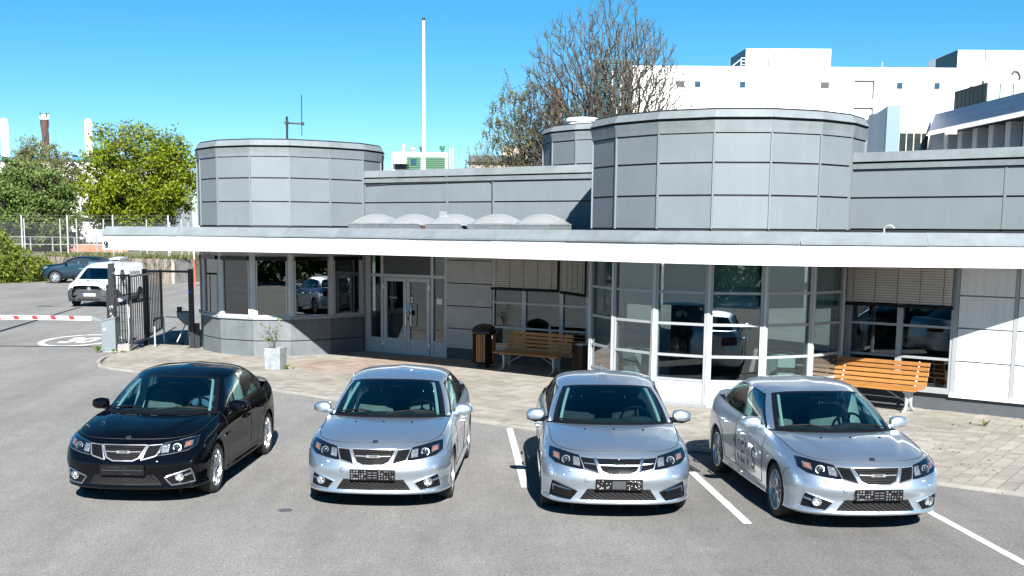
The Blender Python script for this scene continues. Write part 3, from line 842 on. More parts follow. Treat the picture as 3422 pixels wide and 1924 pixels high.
for k, (a, b) in enumerate(((.545, 1.325), (1.335, 2.105))):
    dm = MB(); w = .105
    plate(dm, mw(S0 + a), mw(S0 + a + w), .035, 2.02, .06, .01); plate(dm, mw(S0 + b - w), mw(S0 + b), .035, 2.02, .06, .01)
    for z0, z1 in ((.035, .11), (.36, .44), (1.925, 2.02)): plate(dm, mw(S0 + a + w), mw(S0 + b - w), z0, z1, .06, .01)
    lf = gb(dm, 'door', 'frame')
    gb(plate(MB(), mw(S0 + a + w), mw(S0 + b - w), .44, 1.925, .008, -.02), 'pane', 'pane', lf)
    gb(plate(MB(), mw(S0 + a + w), mw(S0 + b - w), .11, .36, .03, -.005), 'kick_panel', 'frame', lf)
    for z in (.3, 1.78): gb(MB().box((*mw(S0 + (a + .0 if k == 0 else b), .03), z), (.05, .05, .13), math.atan2(d_[1], d_[0])), 'hinge', 'white_paint', lf)
    if k == 1:
        for s in (1.38, 1.56):
            h0, h1 = mw(S0 + s, .02), mw(S0 + s, .09)
            gb(MB().tube([(*h0, 1.36), (*h1, 1.35), (*mw(S0 + s, .105), 1.30), (*mw(S0 + s, .105), .82), (*h1, .77), (*h0, .76)], .014, 8), 'handle', 'chrome', lf, True)
        gb(plate(MB(), mw(S0 + 1.445), mw(S0 + 1.535), 1.385, 1.515, .003, -.012), 'no_smoking_sticker', 'paper', lf)
        c0 = Vector((*mw(S0 + 1.49, -.007), 1.45)); rv = Vector((d_[0], d_[1], 0)); uv = Vector((0, 0, 1))
        rg = MB().tube([c0 + (rv * math.cos(t) + uv * math.sin(t)) * .036 for t in np.linspace(0, 2 * PI, 21)[:-1]], .004, 5, closed=True)
        rg.tube([c0 + (rv * .7 + uv * -.7) * .036, c0 + (rv * -.7 + uv * .7) * .036], .004, 5)
        gb(rg, 'no_smoking_sign', 'ink', lf)
        gb(plate(MB(), mw(S0 + 1.45), mw(S0 + 1.50), 1.55, 1.61, .003, -.012), 'blue_sticker', 'plate_blue', lf)
        gb(MB().box((*mw(S0 + 1.49, .03), 1.12), (.07, .05, .13), math.atan2(d_[1], d_[0])), 'lock_box', 'gloss_black', lf)
        gb(MB().box((*mw(S0 + 1.39, .015), .98), (.03, .03, .09), math.atan2(d_[1], d_[0])), 'lock', 'gloss_black', lf)
    else:
        for t_, z, sc in (('Valmet', 1.615, .075), ('Reception', 1.50, .065), ('Öppet', 1.40, .06), ('Stängt', 1.29, .06)):
            if t_ in ('Valmet',): continue
            o_ = place_text(text_mesh(t_, sc, M['white_text'], .0005), 'door_lettering', lf, Vector((*mw(S0 + .87, -.008), z)) - Vector(B0), (d_[0], d_[1], 0), (0, 0, 1)) if t_ == 'Reception' else None
gb(plate(MB(), mw(S0 + 2.31), mw(S0 + 2.50), 1.38, 1.53, .003, -.025), 'notice', 'paper', doorset)
# rendered wall in big courses
zz = [.34, .80, 1.37, 1.94, 2.51, 2.75]
for z0, z1 in zip(zz, zz[1:]): gb(plate(MB(), mw(S0 + 2.66), mw(4.25), z0 + .012, z1 - .012, .14, .02, .002), 'render_course', 'stone')
gb(plate(MB(), mw(S0 + 2.66), mw(8.0), .0, .33, .2, .0), 'plinth', 'plinth')
gb(plate(MB(), mw(S0 + 2.66), mw(4.25), .315, .345, .16, .045), 'drip_ledge', 'frame')
gb(plate(MB(), mw(S0 + 2.66), mw(8.0), .345, 2.75, .05, -.2), 'wall_core', 'dark_room') if False else None
def window_set(atf, s0, s1, cuts, zs, matf, blinds, sill=.06):
    fr = MB()
    cs = [s0] + cuts + [s1]
    for i, c in enumerate(cs):
        w = .05 if i in (0, len(cs) - 1) else .055
        plate(fr, atf(c - w * (0 if i == 0 else 1)), atf(c + w * (0 if i == len(cs) - 1 else 1)), zs[0], 2.75, .09, .0)
    for a, b in zip(cs, cs[1:]):
        for z in zs: plate(fr, atf(a + .055), atf(b - .055), z, z + .045, .08, -.005)
    w = gb(fr, 'window', matf)
    for a, b in zip(cs, cs[1:]):
        for z0, z1 in zip(zs, zs[1:] + [2.75]): gb(plate(MB(), atf(a + .05), atf(b - .05), z0 + .045, z1, .008, -.04), 'pane', 'pane', w)
    gb(plate(MB(), atf(s0 - .03), atf(s1 + .03), zs[0] - .05, zs[0], .2, .08), 'window_sill', 'frame_white', w)
    for a, b, zb, tilt in blinds:
        bl = MB(); n, d, L = nrm(atf(a), atf(b)); k = int((2.72 - zb) / .047)
        for i in range(k):
            f = i / k
            z = zb + .04 + i * .047
            p, q = atf(a + .02), atf(b - .02)
            dz = tilt * (1 - f)
            o = lambda P_, e: (P_[0] + n[0] * e, P_[1] + n[1] * e)
            bl.add([(*o(p, .085), z + dz), (*o(q, .085), z - dz), (*o(q, .125), z + .044 - dz), (*o(p, .125), z + .044 + dz)], [(0, 1, 2, 3)])
        bo = gb(bl, 'blind_slat', 'blind', w); bo['kind'] = 'stuff'
        br = MB(); p, q = atf(a), atf(b); pz = zb
        br.bar((*(p[0] + n[0] * .10, p[1] + n[1] * .10), pz + tilt), (*(q[0] + n[0] * .10, q[1] + n[1] * .10), pz - tilt), .08, .055)
        gb(br, 'blind_bottom_rail', 'plastic', w)
        cd = MB()
        for m_ in range(5):
            s = a + (b - a) * (.08 + .21 * m_)
            pp = atf(s); cd.tube([(pp[0] + n[0] * .137, pp[1] + n[1] * .137, zb), (pp[0] + n[0] * .137, pp[1] + n[1] * .137, 2.72)], .004, 4)
        co_ = gb(cd, 'blind_cord', 'ink', w); co_['kind'] = 'stuff'
window_set(mw, 4.26, 7.02, [5.2, 6.28], [.35, .885, 1.485], 'frame', [(4.30, 6.24, 1.85, 0), (6.32, 7.0, 1.80, .03)])
gb(plate(MB(), mw(7.02), mw(8.0), .33, 2.75, .12, .0), 'rendered_return', 'frame')
# ground floor of the right wing
rd = (math.cos(rwa), math.sin(rwa)); rn = (rd[1], -rd[0])
def rw(s, o=0): return (RW0[0] + rd[0] * s + rn[0] * o, RW0[1] + rd[1] * s + rn[1] * o)
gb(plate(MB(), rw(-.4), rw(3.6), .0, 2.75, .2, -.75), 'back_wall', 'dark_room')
window_set(rw, .18, 2.22, [1.2], [.40, .955, 1.545], 'frame_white', [(.14, 2.22, 1.93, 0)])
gb(plate(MB(), rw(-.2), rw(.18), .33, 2.75, .12, .0), 'corner_post', 'frame_white')
for z0, z1 in ((.36, .955), (.98, 1.56), (1.585, 2.15), (2.175, 2.75)):
    gb(plate(MB(), rw(2.30), rw(3.28), z0, z1, .06, .0, .004), 'facade_panel', 'white')
    gb(plate(MB(), rw(3.35), rw(3.66), z0, z1, .06, .0, .004), 'facade_panel', 'white')
for a, b in ((2.225, 2.295), (3.285, 3.345)): gb(plate(MB(), rw(a), rw(b), .36, 2.75, .07, .012), 'facade_post', 'frame_white')
gb(plate(MB(), rw(2.225), rw(3.66), .30, .36, .14, .05), 'drip_ledge', 'white')
gb(plate(MB(), rw(-.3), rw(3.63), .0, .33, .2, -.02), 'plinth', 'plinth')
gb(plate(MB(), rw(2.2), rw(3.66), .3, 2.75, .1, -.065), 'facade_core', 'frame')
# low sill blocks
# roof lights on the canopy
random.seed(8)
for k, (x, y) in enumerate(((-2.50, 30.1), (-1.54, 29.3), (-.60, 28.7), (.38, 28.05), (1.36, 27.5))):
    rz = R(-37)
    cv = MB().box((x, y, 3.33), (.96, .96, .15), rz, .01); cb_ = gb(cv, 'roof_light', 'base_panel')
    dm = MB(); P = []
    for i in range(13):
        u = -1 + 2 * i / 12; row = []
        for j in range(13):
            v = -1 + 2 * j / 12
            h = .215 * (max(0, (1 - u ** 2)) ** .55) * (max(0, (1 - v ** 2)) ** .55)
            a, b = u * .44, v * .44
            row.append((x + a * math.cos(rz) - b * math.sin(rz), y + a * math.sin(rz) + b * math.cos(rz), 3.415 + h))
        P.append(row)
    gb(dm.grid(P), 'dome', 'dome', cb_, 'all')
    gb(MB().box((x, y, 3.40), (.98, .98, .02), rz), 'rim', 'galv', cb_)
tr = MB().bar((-2.0, 29.1, 3.40), (-.2, 28.0, 3.40), .09, .07); trb = gb(tr, 'cable_tray', 'galv')
for f in (.12, .38, .75): gb(MB().box((-2.0 + 1.8 * f, 29.1 - 1.1 * f, 3.31), (.07, .07, .12)), 'tray_foot', 'brick_brown', trb)
gb(MB().box((-.86, 28.6, 3.50), (.19, .04, .36), R(-37)), 'perforated_post', 'galv')
gb(MB().tube([(6.95, 21.6, 3.2), (6.95, 21.6, 3.36), (6.98, 21.58, 3.40), (7.05, 21.55, 3.41), (7.1, 21.52, 3.36)], .016, 8), 'roof_hook', 'galv', None, True)
# aerials
aer = MB().tube([(-5.25, 34.2, 5.4), (-5.25, 34.2, 6.25)], .03, 8).tube([(-5.25, 34.2, 6.08), (-4.83, 34.2, 6.06)], .022, 8).tube([(-4.85, 34.2, 5.75), (-4.85, 34.2, 6.82)], .012, 6)
aer.box((-5.25, 34.2, 6.08), (.12, .1, .06)); aer.box((-4.83, 34.2, 6.06), (.08, .08, .08))
tag(aer.build('roof_aerial', M['black_metal']), 'thin whip aerial on a short bracket standing on the left tower roof', 'aerial')
tv = MB().tube([(6.5, 25.6, 5.4), (6.5, 25.6, 5.92)], .01, 6).tube([(6.15, 25.45, 5.88), (6.52, 25.6, 5.90)], .006, 5)
for f in (.1, .4, .7): tv.tube([(6.15 + .37 * f - .03, 25.45 + .15 * f - .08, 5.88), (6.15 + .37 * f + .03, 25.45 + .15 * f + .08, 5.88)], .004, 4)
tag(tv.build('television_aerial', M['galv']), 'small television aerial on the right tower roof', 'aerial')
# ================================================================ the sedans
# car space: x to the viewer's right as one faces the bonnet, the car points along -y, z up, origin on the ground midway between the axles
AX, WR = 1.3375, 0.318
def pchip_rows(P, ts, tq):
    """monotone cubic through points P (k,3) at parameters ts, sampled at tq"""
    P = np.asarray(P, float); ts = np.asarray(ts, float); tq = np.asarray(tq, float)
    h = np.diff(ts); d = np.diff(P, axis=0) / h[:, None]
    m = np.zeros_like(P)
    for i in range(1, len(ts) - 1):
        a, b = d[i - 1], d[i]
        w1, w2 = 2 * h[i] + h[i - 1], h[i] + 2 * h[i - 1]
        with np.errstate(divide='ignore', invalid='ignore'):
            hm = (w1 + w2) / (w1 / a + w2 / b)
        m[i] = np.where(a * b > 0, hm, 0)
    m[0], m[-1] = d[0], d[-1]
    k = np.clip(np.searchsorted(ts, tq, side='right') - 1, 0, len(ts) - 2)
    t = ((tq - ts[k]) / h[k])[:, None]; hk = h[k][:, None]
    h00 = 2 * t**3 - 3 * t**2 + 1; h10 = t**3 - 2 * t**2 + t; h01 = -2 * t**3 + 3 * t**2; h11 = t**3 - t**2
    return h00 * P[k] + h10 * hk * m[k] + h01 * P[k + 1] + h11 * hk * m[k + 1]

# plan curves, columns from the nose centre round to the tail centre
RY = {  # row: (list of (x, y), list of z)
 'r0': ([(0,-2.15),(.30,-2.14),(.55,-2.08),(.72,-1.97),(.80,-1.82),(.835,-1.69),(.80,-1.34),(.80,-.95),(.80,-.3),(.80,.35),(.80,.95),(.80,1.34),(.80,1.70),(.74,1.98),(.6,2.17),(.33,2.24),(0,2.25)], [.185]*6+[.18]*5+[.19,.23,.24,.25,.25,.25]),
 'r1': ([(0,-2.275),(.30,-2.255),(.55,-2.18),(.73,-2.05),(.825,-1.88),(.868,-1.70),(.87,-1.34),(.865,-.96),(.872,-.3),(.872,.35),(.87,.95),(.87,1.34),(.855,1.71),(.80,2.0),(.64,2.21),(.35,2.30),(0,2.32)], [.225]*3+[.225,.222,.218]+[.215]*5+[.22,.255,.27,.28,.28,.28]),
 'r1b': ([(0,-2.262),(.30,-2.242),(.55,-2.168),(.725,-2.04),(.82,-1.872),(.862,-1.70),(.866,-1.34),(.856,-.96),(.852,-.3),(.852,.35),(.858,.95),(.87,1.34),(.857,1.71),(.80,2.005),(.64,2.22),(.35,2.315),(0,2.335)], [.275]*6+[.275]*5+[.28,.31,.32,.33,.33,.33]),
 'r2': ([(0,-2.262),(.30,-2.245),(.55,-2.17),(.725,-2.045),(.82,-1.875),(.862,-1.70),(.872,-1.34),(.862,-.95),(.855,-.3),(.857,.35),(.866,.95),(.88,1.34),(.86,1.71),(.80,2.01),(.64,2.23),(.35,2.33),(0,2.35)], [.37]*6+[.38]*5+[.38,.40,.41,.42,.42,.42]),
 'r3': ([(0,-2.305),(.30,-2.285),(.55,-2.215),(.735,-2.08),(.83,-1.90),(.868,-1.70),(.884,-1.34),(.873,-.95),(.868,-.3),(.871,.35),(.878,.95),(.888,1.34),(.862,1.72),(.80,2.01),(.64,2.235),(.35,2.335),(0,2.355)], [.50]*6+[.52]*5+[.53,.54,.54,.55,.55,.55]),
 'r4': ([(0,-2.268),(.30,-2.248),(.55,-2.175),(.735,-2.04),(.83,-1.865),(.864,-1.68),(.882,-1.33),(.872,-.94),(.868,-.3),(.871,.35),(.877,.95),(.887,1.34),(.858,1.72),(.795,2.0),(.635,2.215),(.345,2.315),(0,2.335)], [.605]*3+[.61,.618,.63]+[.66,.68,.70,.71,.72,.735,.74,.74,.74,.74,.74]),
 'r5': ([(0,-2.175),(.30,-2.15),(.55,-2.065),(.715,-1.925),(.795,-1.765),(.832,-1.60),(.848,-1.30),(.842,-.93),(.843,-.3),(.847,.35),(.852,.95),(.855,1.34),(.825,1.72),(.765,1.975),(.605,2.185),(.33,2.28),(0,2.30)], [.725]*3+[.735,.75,.768]+[.80,.835,.86,.875,.89,.905,.915,.92,.92,.92,.92]),
 'r6': ([(0,-2.085),(.27,-2.06),(.48,-1.985),(.635,-1.855),(.715,-1.715),(.752,-1.55),(.768,-1.25),(.782,-.92),(.800,-.3),(.806,.35),(.805,.95),(.795,1.34),(.76,1.70),(.695,1.94),(.55,2.125),(.3,2.205),(0,2.225)], [.785]*2+[.787,.795,.812,.838]+[.882,.915,.945,.965,.99,1.015,1.04,1.05,1.055,1.06,1.06]),
}
ROWS = ['r0','r1','r1b','r2','r3','r4','r5','r6']
NET = np.array([[(x, y, z) for (x, y), z in zip(*RY[r])] for r in ROWS])       # rows, cols, 3
TS = np.concatenate([[0], np.cumsum(np.linalg.norm(np.diff(NET[4], axis=0), axis=1))])
VS = np.array([0, .09, .16, .28, .44, .58, .77, 1.0])
NU, NV = 170, 44
def girdle():
    tq = np.linspace(0, TS[-1], NU)
    rows = np.array([pchip_rows(r, TS, tq) for r in NET])                        # 8,NU,3
    vq = np.linspace(0, 1, NV)
    out = np.zeros((NV, NU, 3))
    for j in range(NU): out[:, j] = pchip_rows(rows[:, j], VS, vq)
    return out, tq
GIR, GTQ = girdle()

def coons(top0, top1, sideA, sideB, ns, nt):
    """boundary curves: top0 = front edge (t), top1 = rear edge (t), sideA at t=0 (s), sideB at t=1 (s); arrays sampled ns / nt"""
    s = np.linspace(0, 1, ns)[:, None, None]; t = np.linspace(0, 1, nt)[None, :, None]
    A = (1 - s) * top0[None] + s * top1[None]
    B = (1 - t) * sideA[:, None] + t * sideB[:, None]
    C = (1 - s) * (1 - t) * top0[0] + (1 - s) * t * top0[-1] + s * (1 - t) * top1[0] + s * t * top1[-1]
    return A + B - C

def resamp(P, n, smooth=True):
    P = np.asarray(P, float)
    d = np.concatenate([[0], np.cumsum(np.linalg.norm(np.diff(P, axis=0), axis=1))])
    return pchip_rows(P, d, np.linspace(0, d[-1], n))

def mirror_grid(G):
    """half grid [s][t] with t=0 on the centre line -> full grid"""
    L = G[:, :0:-1].copy(); L[..., 0] *= -1
    return np.concatenate([L, G], axis=1)

r6 = pchip_rows(NET[-1], TS, np.linspace(0, TS[-1], 400))
def r6_between(c0, c1, n):
    return pchip_rows(NET[-1], TS, np.linspace(TS[c0], TS[c1], n))
NSH, NTH = 34, 26
COWL = [(0, -1.055, .938), (.25, -1.035, .937), (.50, -.965, .934), (.68, -.865, .93), (.782, -.80, .925)]
def hood_grid():
    fr = r6_between(0, 3, NTH)
    sd_pts = np.vstack([r6_between(3, 7, 24), [[.784, -.80, .926]]])
    sd = resamp(sd_pts, NSH)
    cw = resamp(COWL, NTH)
    ce = resamp([(0, -2.085, .785), (0, -2.0, .818), (0, -1.8, .862), (0, -1.5, .905), (0, -1.25, .925), (0, -1.055, .938)], NSH)
    G = coons(fr, cw, ce, sd, NSH, NTH)
    s = np.linspace(0, 1, NSH)[:, None]; t = np.linspace(0, 1, NTH)[None, :]
    crown = np.sin(PI * s) ** .7 * (1 - t ** 2) * t ** 2 * .06
    # raised centre panel running in a V from the screen to the grille
    edge = .42 + .42 * s
    k = np.clip((edge - t) / .16 + .5, 0, 1); k = k * k * (3 - 2 * k)
    G[..., 2] += crown + .016 * k * np.clip(np.minimum(s * 5, (1 - s) * 5), 0, 1)
    return G
HOOD = hood_grid()

RING = [  # base, top of the glasshouse
 ((0,-1.035,.937),(0,-.265,1.338)), ((.25,-1.015,.936),(.2,-.255,1.336)), ((.50,-.94,.933),(.40,-.205,1.325)), ((.665,-.83,.931),(.53,-.125,1.302)),
 ((.715,-.785,.930),(.568,-.095,1.292)), ((.765,-.66,.933),(.602,.0,1.29)), ((.775,-.57,.937),(.612,.06,1.292)), ((.792,-.10,.947),(.628,.2,1.312)),
 ((.800,.33,.962),(.635,.38,1.325)), ((.802,.41,.965),(.635,.45,1.327)), ((.80,.80,.98),(.625,.74,1.325)), ((.785,1.16,1.002),(.608,.99,1.31)),
 ((.782,1.19,1.004),(.605,1.01,1.309)), ((.752,1.42,1.03),(.585,1.15,1.288)), ((.672,1.66,1.046),(.525,1.22,1.30)), ((.61,1.73,1.047),(.475,1.25,1.315)),
 ((.3,1.84,1.05),(.25,1.32,1.335)), ((0,1.87,1.05),(0,1.335,1.34))]
RSUB = [3, 3, 3, 1, 2, 1, 3, 3, 1, 3, 3, 1, 2, 2, 1, 4, 4]
RV = [0, .05, .12, .25, .4, .55, .7, .82, .90, .95, 1.0]
def ring_grid():
    base, top, seg = [], [], []
    for i in range(len(RING) - 1):
        n = RSUB[i]
        for k in range(n):
            f = k / n
            base.append((i, f)); seg.append(i)
    base.append((len(RING) - 1, 0.0))
    B = np.array([r[0] for r in RING], float); T = np.array([r[1] for r in RING], float)
    ts = np.arange(len(RING)); tq = np.array([i + f for i, f in base])
    b = pchip_rows(B, ts, tq); t = pchip_rows(T, ts, tq)
    nrm = np.gradient(b, axis=0); nrm = np.stack([-nrm[:, 1], nrm[:, 0], 0 * nrm[:, 0]], 1) * -1
    ln = np.linalg.norm(nrm, axis=1, keepdims=True); nrm /= np.where(ln < 1e-9, 1, ln)
    G = np.zeros((len(RV), len(tq), 3))
    for i, v in enumerate(RV):
        G[i] = b + (t - b) * v
        G[i] += np.array([0, 0, .022]) * 4 * v * (1 - v) * np.abs(nrm[:, 1:2]) + nrm * .022 * 4 * v * (1 - v) * np.abs(nrm[:, 0:1])
    return G, seg
RGRID, RSEG = ring_grid()

def roof_grid():
    k = [0]
    for n in RSUB: k.append(k[-1] + n)
    topr = RGRID[-1]
    fr = resamp(topr[:k[5] + 1], 16)
    sd = resamp(topr[k[5]:k[14] + 1], 26)
    rr = resamp(topr[k[14]:][::-1], 16)
    ce = resamp([(0, -.265, 1.338), (0, -.1, 1.372), (0, .25, 1.415), (0, .6, 1.425), (0, 1.0, 1.395), (0, 1.335, 1.34)], 26)
    G = coons(fr, rr, ce, sd, 26, 16)
    t = np.linspace(0, 1, 16)[None, :]; s = np.linspace(0, 1, 26)[:, None]
    G[..., 2] += .05 * (t ** 2) * (1 - t ** 3) * np.sin(PI * s) ** .6
    return G
ROOF = roof_grid()

def trunk_grid():
    sd = resamp(np.vstack([[[.72, 1.60, 1.043]], r6_between(12, 13, 10)]), 14)
    bk = r6_between(13, 16, 18)[::-1]
    fr = resamp([(0, 1.86, 1.05), (.3, 1.83, 1.05), (.61, 1.72, 1.047), (.72, 1.60, 1.043)], 18)
    ce = resamp([(0, 1.86, 1.05), (0, 2.0, 1.075), (0, 2.15, 1.085), (0, 2.225, 1.06)], 14)
    return coons(fr, bk, ce, sd, 14, 18)
TRUNK = trunk_grid()

def grid_normals(G):
    du = np.gradient(G, axis=1); dv = np.gradient(G, axis=0)
    n = np.cross(du, dv); n /= np.maximum(np.linalg.norm(n, axis=2, keepdims=True), 1e-9)
    return n

def mesh_from_faces(V, Fs, N, name, mats, fm=None):
    used = sorted({i for f in Fs for i in f}); mp = {a: b for b, a in enumerate(used)}
    me = bpy.data.meshes.new(name)
    me.from_pydata([tuple(V[i]) for i in used], [], [tuple(mp[i] for i in f) for f in Fs])
    for m in mats: me.materials.append(m)
    me.polygons.foreach_set('use_smooth', [True] * len(me.polygons))
    if N is not None: me.normals_split_custom_set_from_vertices([tuple(N[i]) for i in used])
    me.update()
    return me

_car_cache = {}
def car_shell():
    """all sheet-metal pieces as (verts, faces, normals) by part name, one half mirrored"""
    if _car_cache: return _car_cache
    G = GIR.copy(); N = grid_normals(G)
    if N[10, 60][0] < 0: N = -N
    flat = G.reshape(-1, 3).copy()
    rad = {-AX: .352, AX: .350}
    inside = np.zeros(len(flat), int)
    for ay, r in rad.items():
        d = np.hypot(flat[:, 1] - ay, flat[:, 2] - WR - .008)
        inside |= np.where((d < r) & (flat[:, 0] > .5), 1 if ay < 0 else 2, 0)
    faces = {}
    for i in range(NV - 1):
        for j in range(NU - 1):
            f = (i * NU + j, i * NU + j + 1, (i + 1) * NU + j + 1, (i + 1) * NU + j)
            if all(inside[k] for k in f): continue
            c = flat[list(f)].mean(0)
            part = 'body'
            if c[0] > .5 and .30 < c[2]:
                if -.80 < c[1] < .385: part = 'front_door'
                elif .385 <= c[1] < 1.30 and math.hypot(c[1] - AX, c[2] - WR) > .40: part = 'rear_door'
            faces.setdefault(part, []).append(f)
    for k in np.nonzero(inside)[0]:
        ay = -AX if inside[k] == 1 else AX; r = rad[ay]
        v = np.array([flat[k, 1] - ay, flat[k, 2] - WR - .008]); L = np.hypot(*v)
        v = v / max(L, 1e-6) * r
        flat[k, 1] = ay + v[0]; flat[k, 2] = WR + .008 + v[1]
    Nf = N.reshape(-1, 3)
    out = {}
    def both(part, V, Fs, Nn, merge=True):
        V2 = V * [-1, 1, 1]; N2 = Nn * [-1, 1, 1]; o = len(V)
        out[part] = (np.vstack([V, V2]), list(Fs) + [tuple(o + i for i in reversed(f)) for f in Fs], np.vstack([Nn, N2]))
    both('body', flat, faces['body'], Nf)
    for s, nm in ((1, '_r'), (-1, '_l')):
        for p in ('front_door', 'rear_door'):
            V = flat * [s, 1, 1]; Nn = Nf * [s, 1, 1]
            Fs = faces[p] if s > 0 else [tuple(reversed(f)) for f in faces[p]]
            out[p + nm] = (V, Fs, Nn)
    def full(part, Gh, flip=False):
        Gm = mirror_grid(Gh); n = grid_normals(Gm)
        if n[n.shape[0] // 2, n.shape[1] // 2][2] < 0: n = -n
        a, b = Gm.shape[:2]
        Fs = [(i * b + j, i * b + j + 1, (i + 1) * b + j + 1, (i + 1) * b + j) for i in range(a - 1) for j in range(b - 1)]
        out[part] = (Gm.reshape(-1, 3), Fs, n.reshape(-1, 3))
    full('hood', HOOD); full('roof', ROOF); full('trunk_lid', TRUNK)
    # glasshouse
    Gr = RGRID; n = grid_normals(Gr)
    if n[5, 20][0] < 0: n = -n
    b = Gr.shape[1]; V = Gr.reshape(-1, 3); Nn = n.reshape(-1, 3)
    groups = {}
    for i in range(len(RV) - 1):
        for j in range(b - 1):
            sg = RSEG[j]
            f = (i * b + j, i * b + j + 1, (i + 1) * b + j + 1, (i + 1) * b + j)
            edge_lo = i < 1; edge_hi = i >= len(RV) - 2
            if sg <= 2: p = 'windshield' if 1 <= i <= len(RV) - 3 else 'black_trim'
            elif sg == 3: p = 'black_trim'
            elif sg == 4: p = 'pillar'
            elif sg == 5: p = 'black_trim' if i < len(RV) - 2 else 'pillar'
            elif sg in (6, 7): p = 'front_glass' if 1 <= i <= len(RV) - 4 else ('black_trim' if i < len(RV) - 2 else 'pillar')
            elif sg == 8: p = 'black_trim' if i < len(RV) - 2 else 'pillar'
            elif sg in (9, 10): p = 'rear_glass' if 1 <= i <= len(RV) - 4 else ('black_trim' if i < len(RV) - 2 else 'pillar')
            elif sg == 11: p = 'black_trim' if i < len(RV) - 2 else 'pillar'
            elif sg == 12: p = 'quarter_glass' if 1 <= i <= 6 else ('black_trim' if i < 8 else 'pillar')
            elif sg == 13: p = 'pillar'
            elif sg == 14: p = 'black_trim'
            else: p = 'rear_window' if 1 <= i <= len(RV) - 3 else 'black_trim'
            groups.setdefault(p, []).append(f)
    for p in ('windshield', 'black_trim', 'pillar', 'rear_window'): both(p, V, groups[p], Nn)
    for p in ('front_glass', 'rear_glass', 'quarter_glass'):
        for s, nm in ((1, '_r'), (-1, '_l')):
            out[p + nm] = (V * [s, 1, 1], groups[p] if s > 0 else [tuple(reversed(f)) for f in groups[p]], Nn * [s, 1, 1])
    _car_cache.update(out)
    return out

def shell_bvh():
    sh = car_shell(); V = []; Fs = []
    for p in ('body', 'hood', 'front_door_r', 'front_door_l', 'rear_door_r', 'rear_door_l', 'trunk_lid', 'pillar', 'black_trim'):
        v, f, _ = sh[p]; o = len(V)
        V += [tuple(x) for x in v]; Fs += [tuple(i + o for i in q) for q in f]
    return BVHTree.FromPolygons(V, Fs)
BVH = shell_bvh()
def front_pt(x, z, out=.004):
    """the point of the nose seen at (x, z) from straight ahead, pushed out a little"""
    h, n, i, d = BVH.ray_cast(Vector((x, -4, z)), Vector((0, 1, 0)))
    if h is None: return Vector((x, -1.6, z))
    if n.y > 0: n = -n
    return h + n * out
def side_pt(y, z, s=1, out=.003):
    h, n, i, d = BVH.ray_cast(Vector((3 * s, y, z)), Vector((-s, 0, 0)))
    if h is None: return Vector((.87 * s, y, z))
    if n.x * s < 0: n = -n
    return h + n * out
def top_pt(x, y, out=.003):
    h, n, i, d = BVH.ray_cast(Vector((x, y, 3)), Vector((0, 0, -1)))
    if h is None: return Vector((x, y, .95))
    if n.z < 0: n = -n
    return h + n * out

def poly_sub(poly, step):
    out = []
    for a, b in zip(poly, poly[1:] + poly[:1]):
        k = max(1, int(math.hypot(b[0] - a[0], b[1] - a[1]) / step + .5))
        out += [(a[0] + (b[0] - a[0]) * i / k, a[1] + (b[1] - a[1]) * i / k) for i in range(k)]
    return out

def front_quad_patch(c00, c10, c11, c01, nx, nz, out, fn=front_pt):
    """bilinear four-corner patch laid on the nose; corners in (x, z): bottom-left, bottom-right, top-right, top-left"""
    P = []
    for i in range(nz + 1):
        v = i / nz; row = []
        for j in range(nx + 1):
            u = j / nx
            x = (1 - v) * ((1 - u) * c00[0] + u * c10[0]) + v * ((1 - u) * c01[0] + u * c11[0])
            z = (1 - v) * ((1 - u) * c00[1] + u * c10[1]) + v * ((1 - u) * c01[1] + u * c11[1])
            row.append(fn(x, z, out))
        P.append(row)
    return P
def loop_on(poly, out, step=.03, fn=front_pt):
    return [fn(x, z, out) for x, z in poly_sub(poly, step)]
def conv_patch(poly, out, fn=front_pt, rings=5):
    """fan-like patch of any star-shaped outline, laid on the nose"""
    pts = poly_sub(poly, .025)
    cx = sum(p[0] for p in poly) / len(poly); cz = sum(p[1] for p in poly) / len(poly)
    mb = MB(); k = len(pts)
    mb.v.append(tuple(fn(cx, cz, out)))
    for r in range(1, rings + 1):
        f = r / rings
        for x, z in pts: mb.v.append(tuple(fn(cx + (x - cx) * f, cz + (z - cz) * f, out)))
    for i in range(k): mb.f.append((0, 1 + i, 1 + (i + 1) % k))
    for r in range(rings - 1):
        for i in range(k):
            a, b = 1 + r * k + i, 1 + r * k + (i + 1) % k
            mb.f.append((a, a + k, b + k, b))
    return mb
def sblock(mb, c, d, e=4.0, nu=24, nv=14, rx=0.0):
    """soft-cornered block: centre c, full sizes d, squareness e, leaning by rx about x"""
    o = len(mb.v)
    def sp(v, p): return math.copysign(abs(v) ** p, v)
    ca, sa = math.cos(rx), math.sin(rx)
    for i in range(nv + 1):
        a = -PI / 2 + PI * i / nv
        for j in range(nu):
            t = 2 * PI * j / nu
            x = sp(math.cos(a), 2 / e) * sp(math.cos(t), 2 / e) * d[0] / 2
            y = sp(math.cos(a), 2 / e) * sp(math.sin(t), 2 / e) * d[1] / 2
            z = sp(math.sin(a), 2 / e) * d[2] / 2
            mb.v.append((c[0] + x, c[1] + y * ca - z * sa, c[2] + y * sa + z * ca))
    for i in range(nv):
        for j in range(nu):
            j2 = (j + 1) % nu
            mb.f.append((o + i * nu + j, o + i * nu + j2, o + (i + 1) * nu + j2, o + (i + 1) * nu + j))
    return mb

def mirror_x(poly): return [(-x, z) for x, z in reversed(poly)]

def shell_part(name, key, mat, parent, label=None):
    v, f, n = car_shell()[key]
    o = bpy.data.objects.new(name, mesh_from_faces(v, f, n, name, [mat]))
    COL.objects.link(o)
    o.parent = parent
    if label: o['label'] = label
    return o

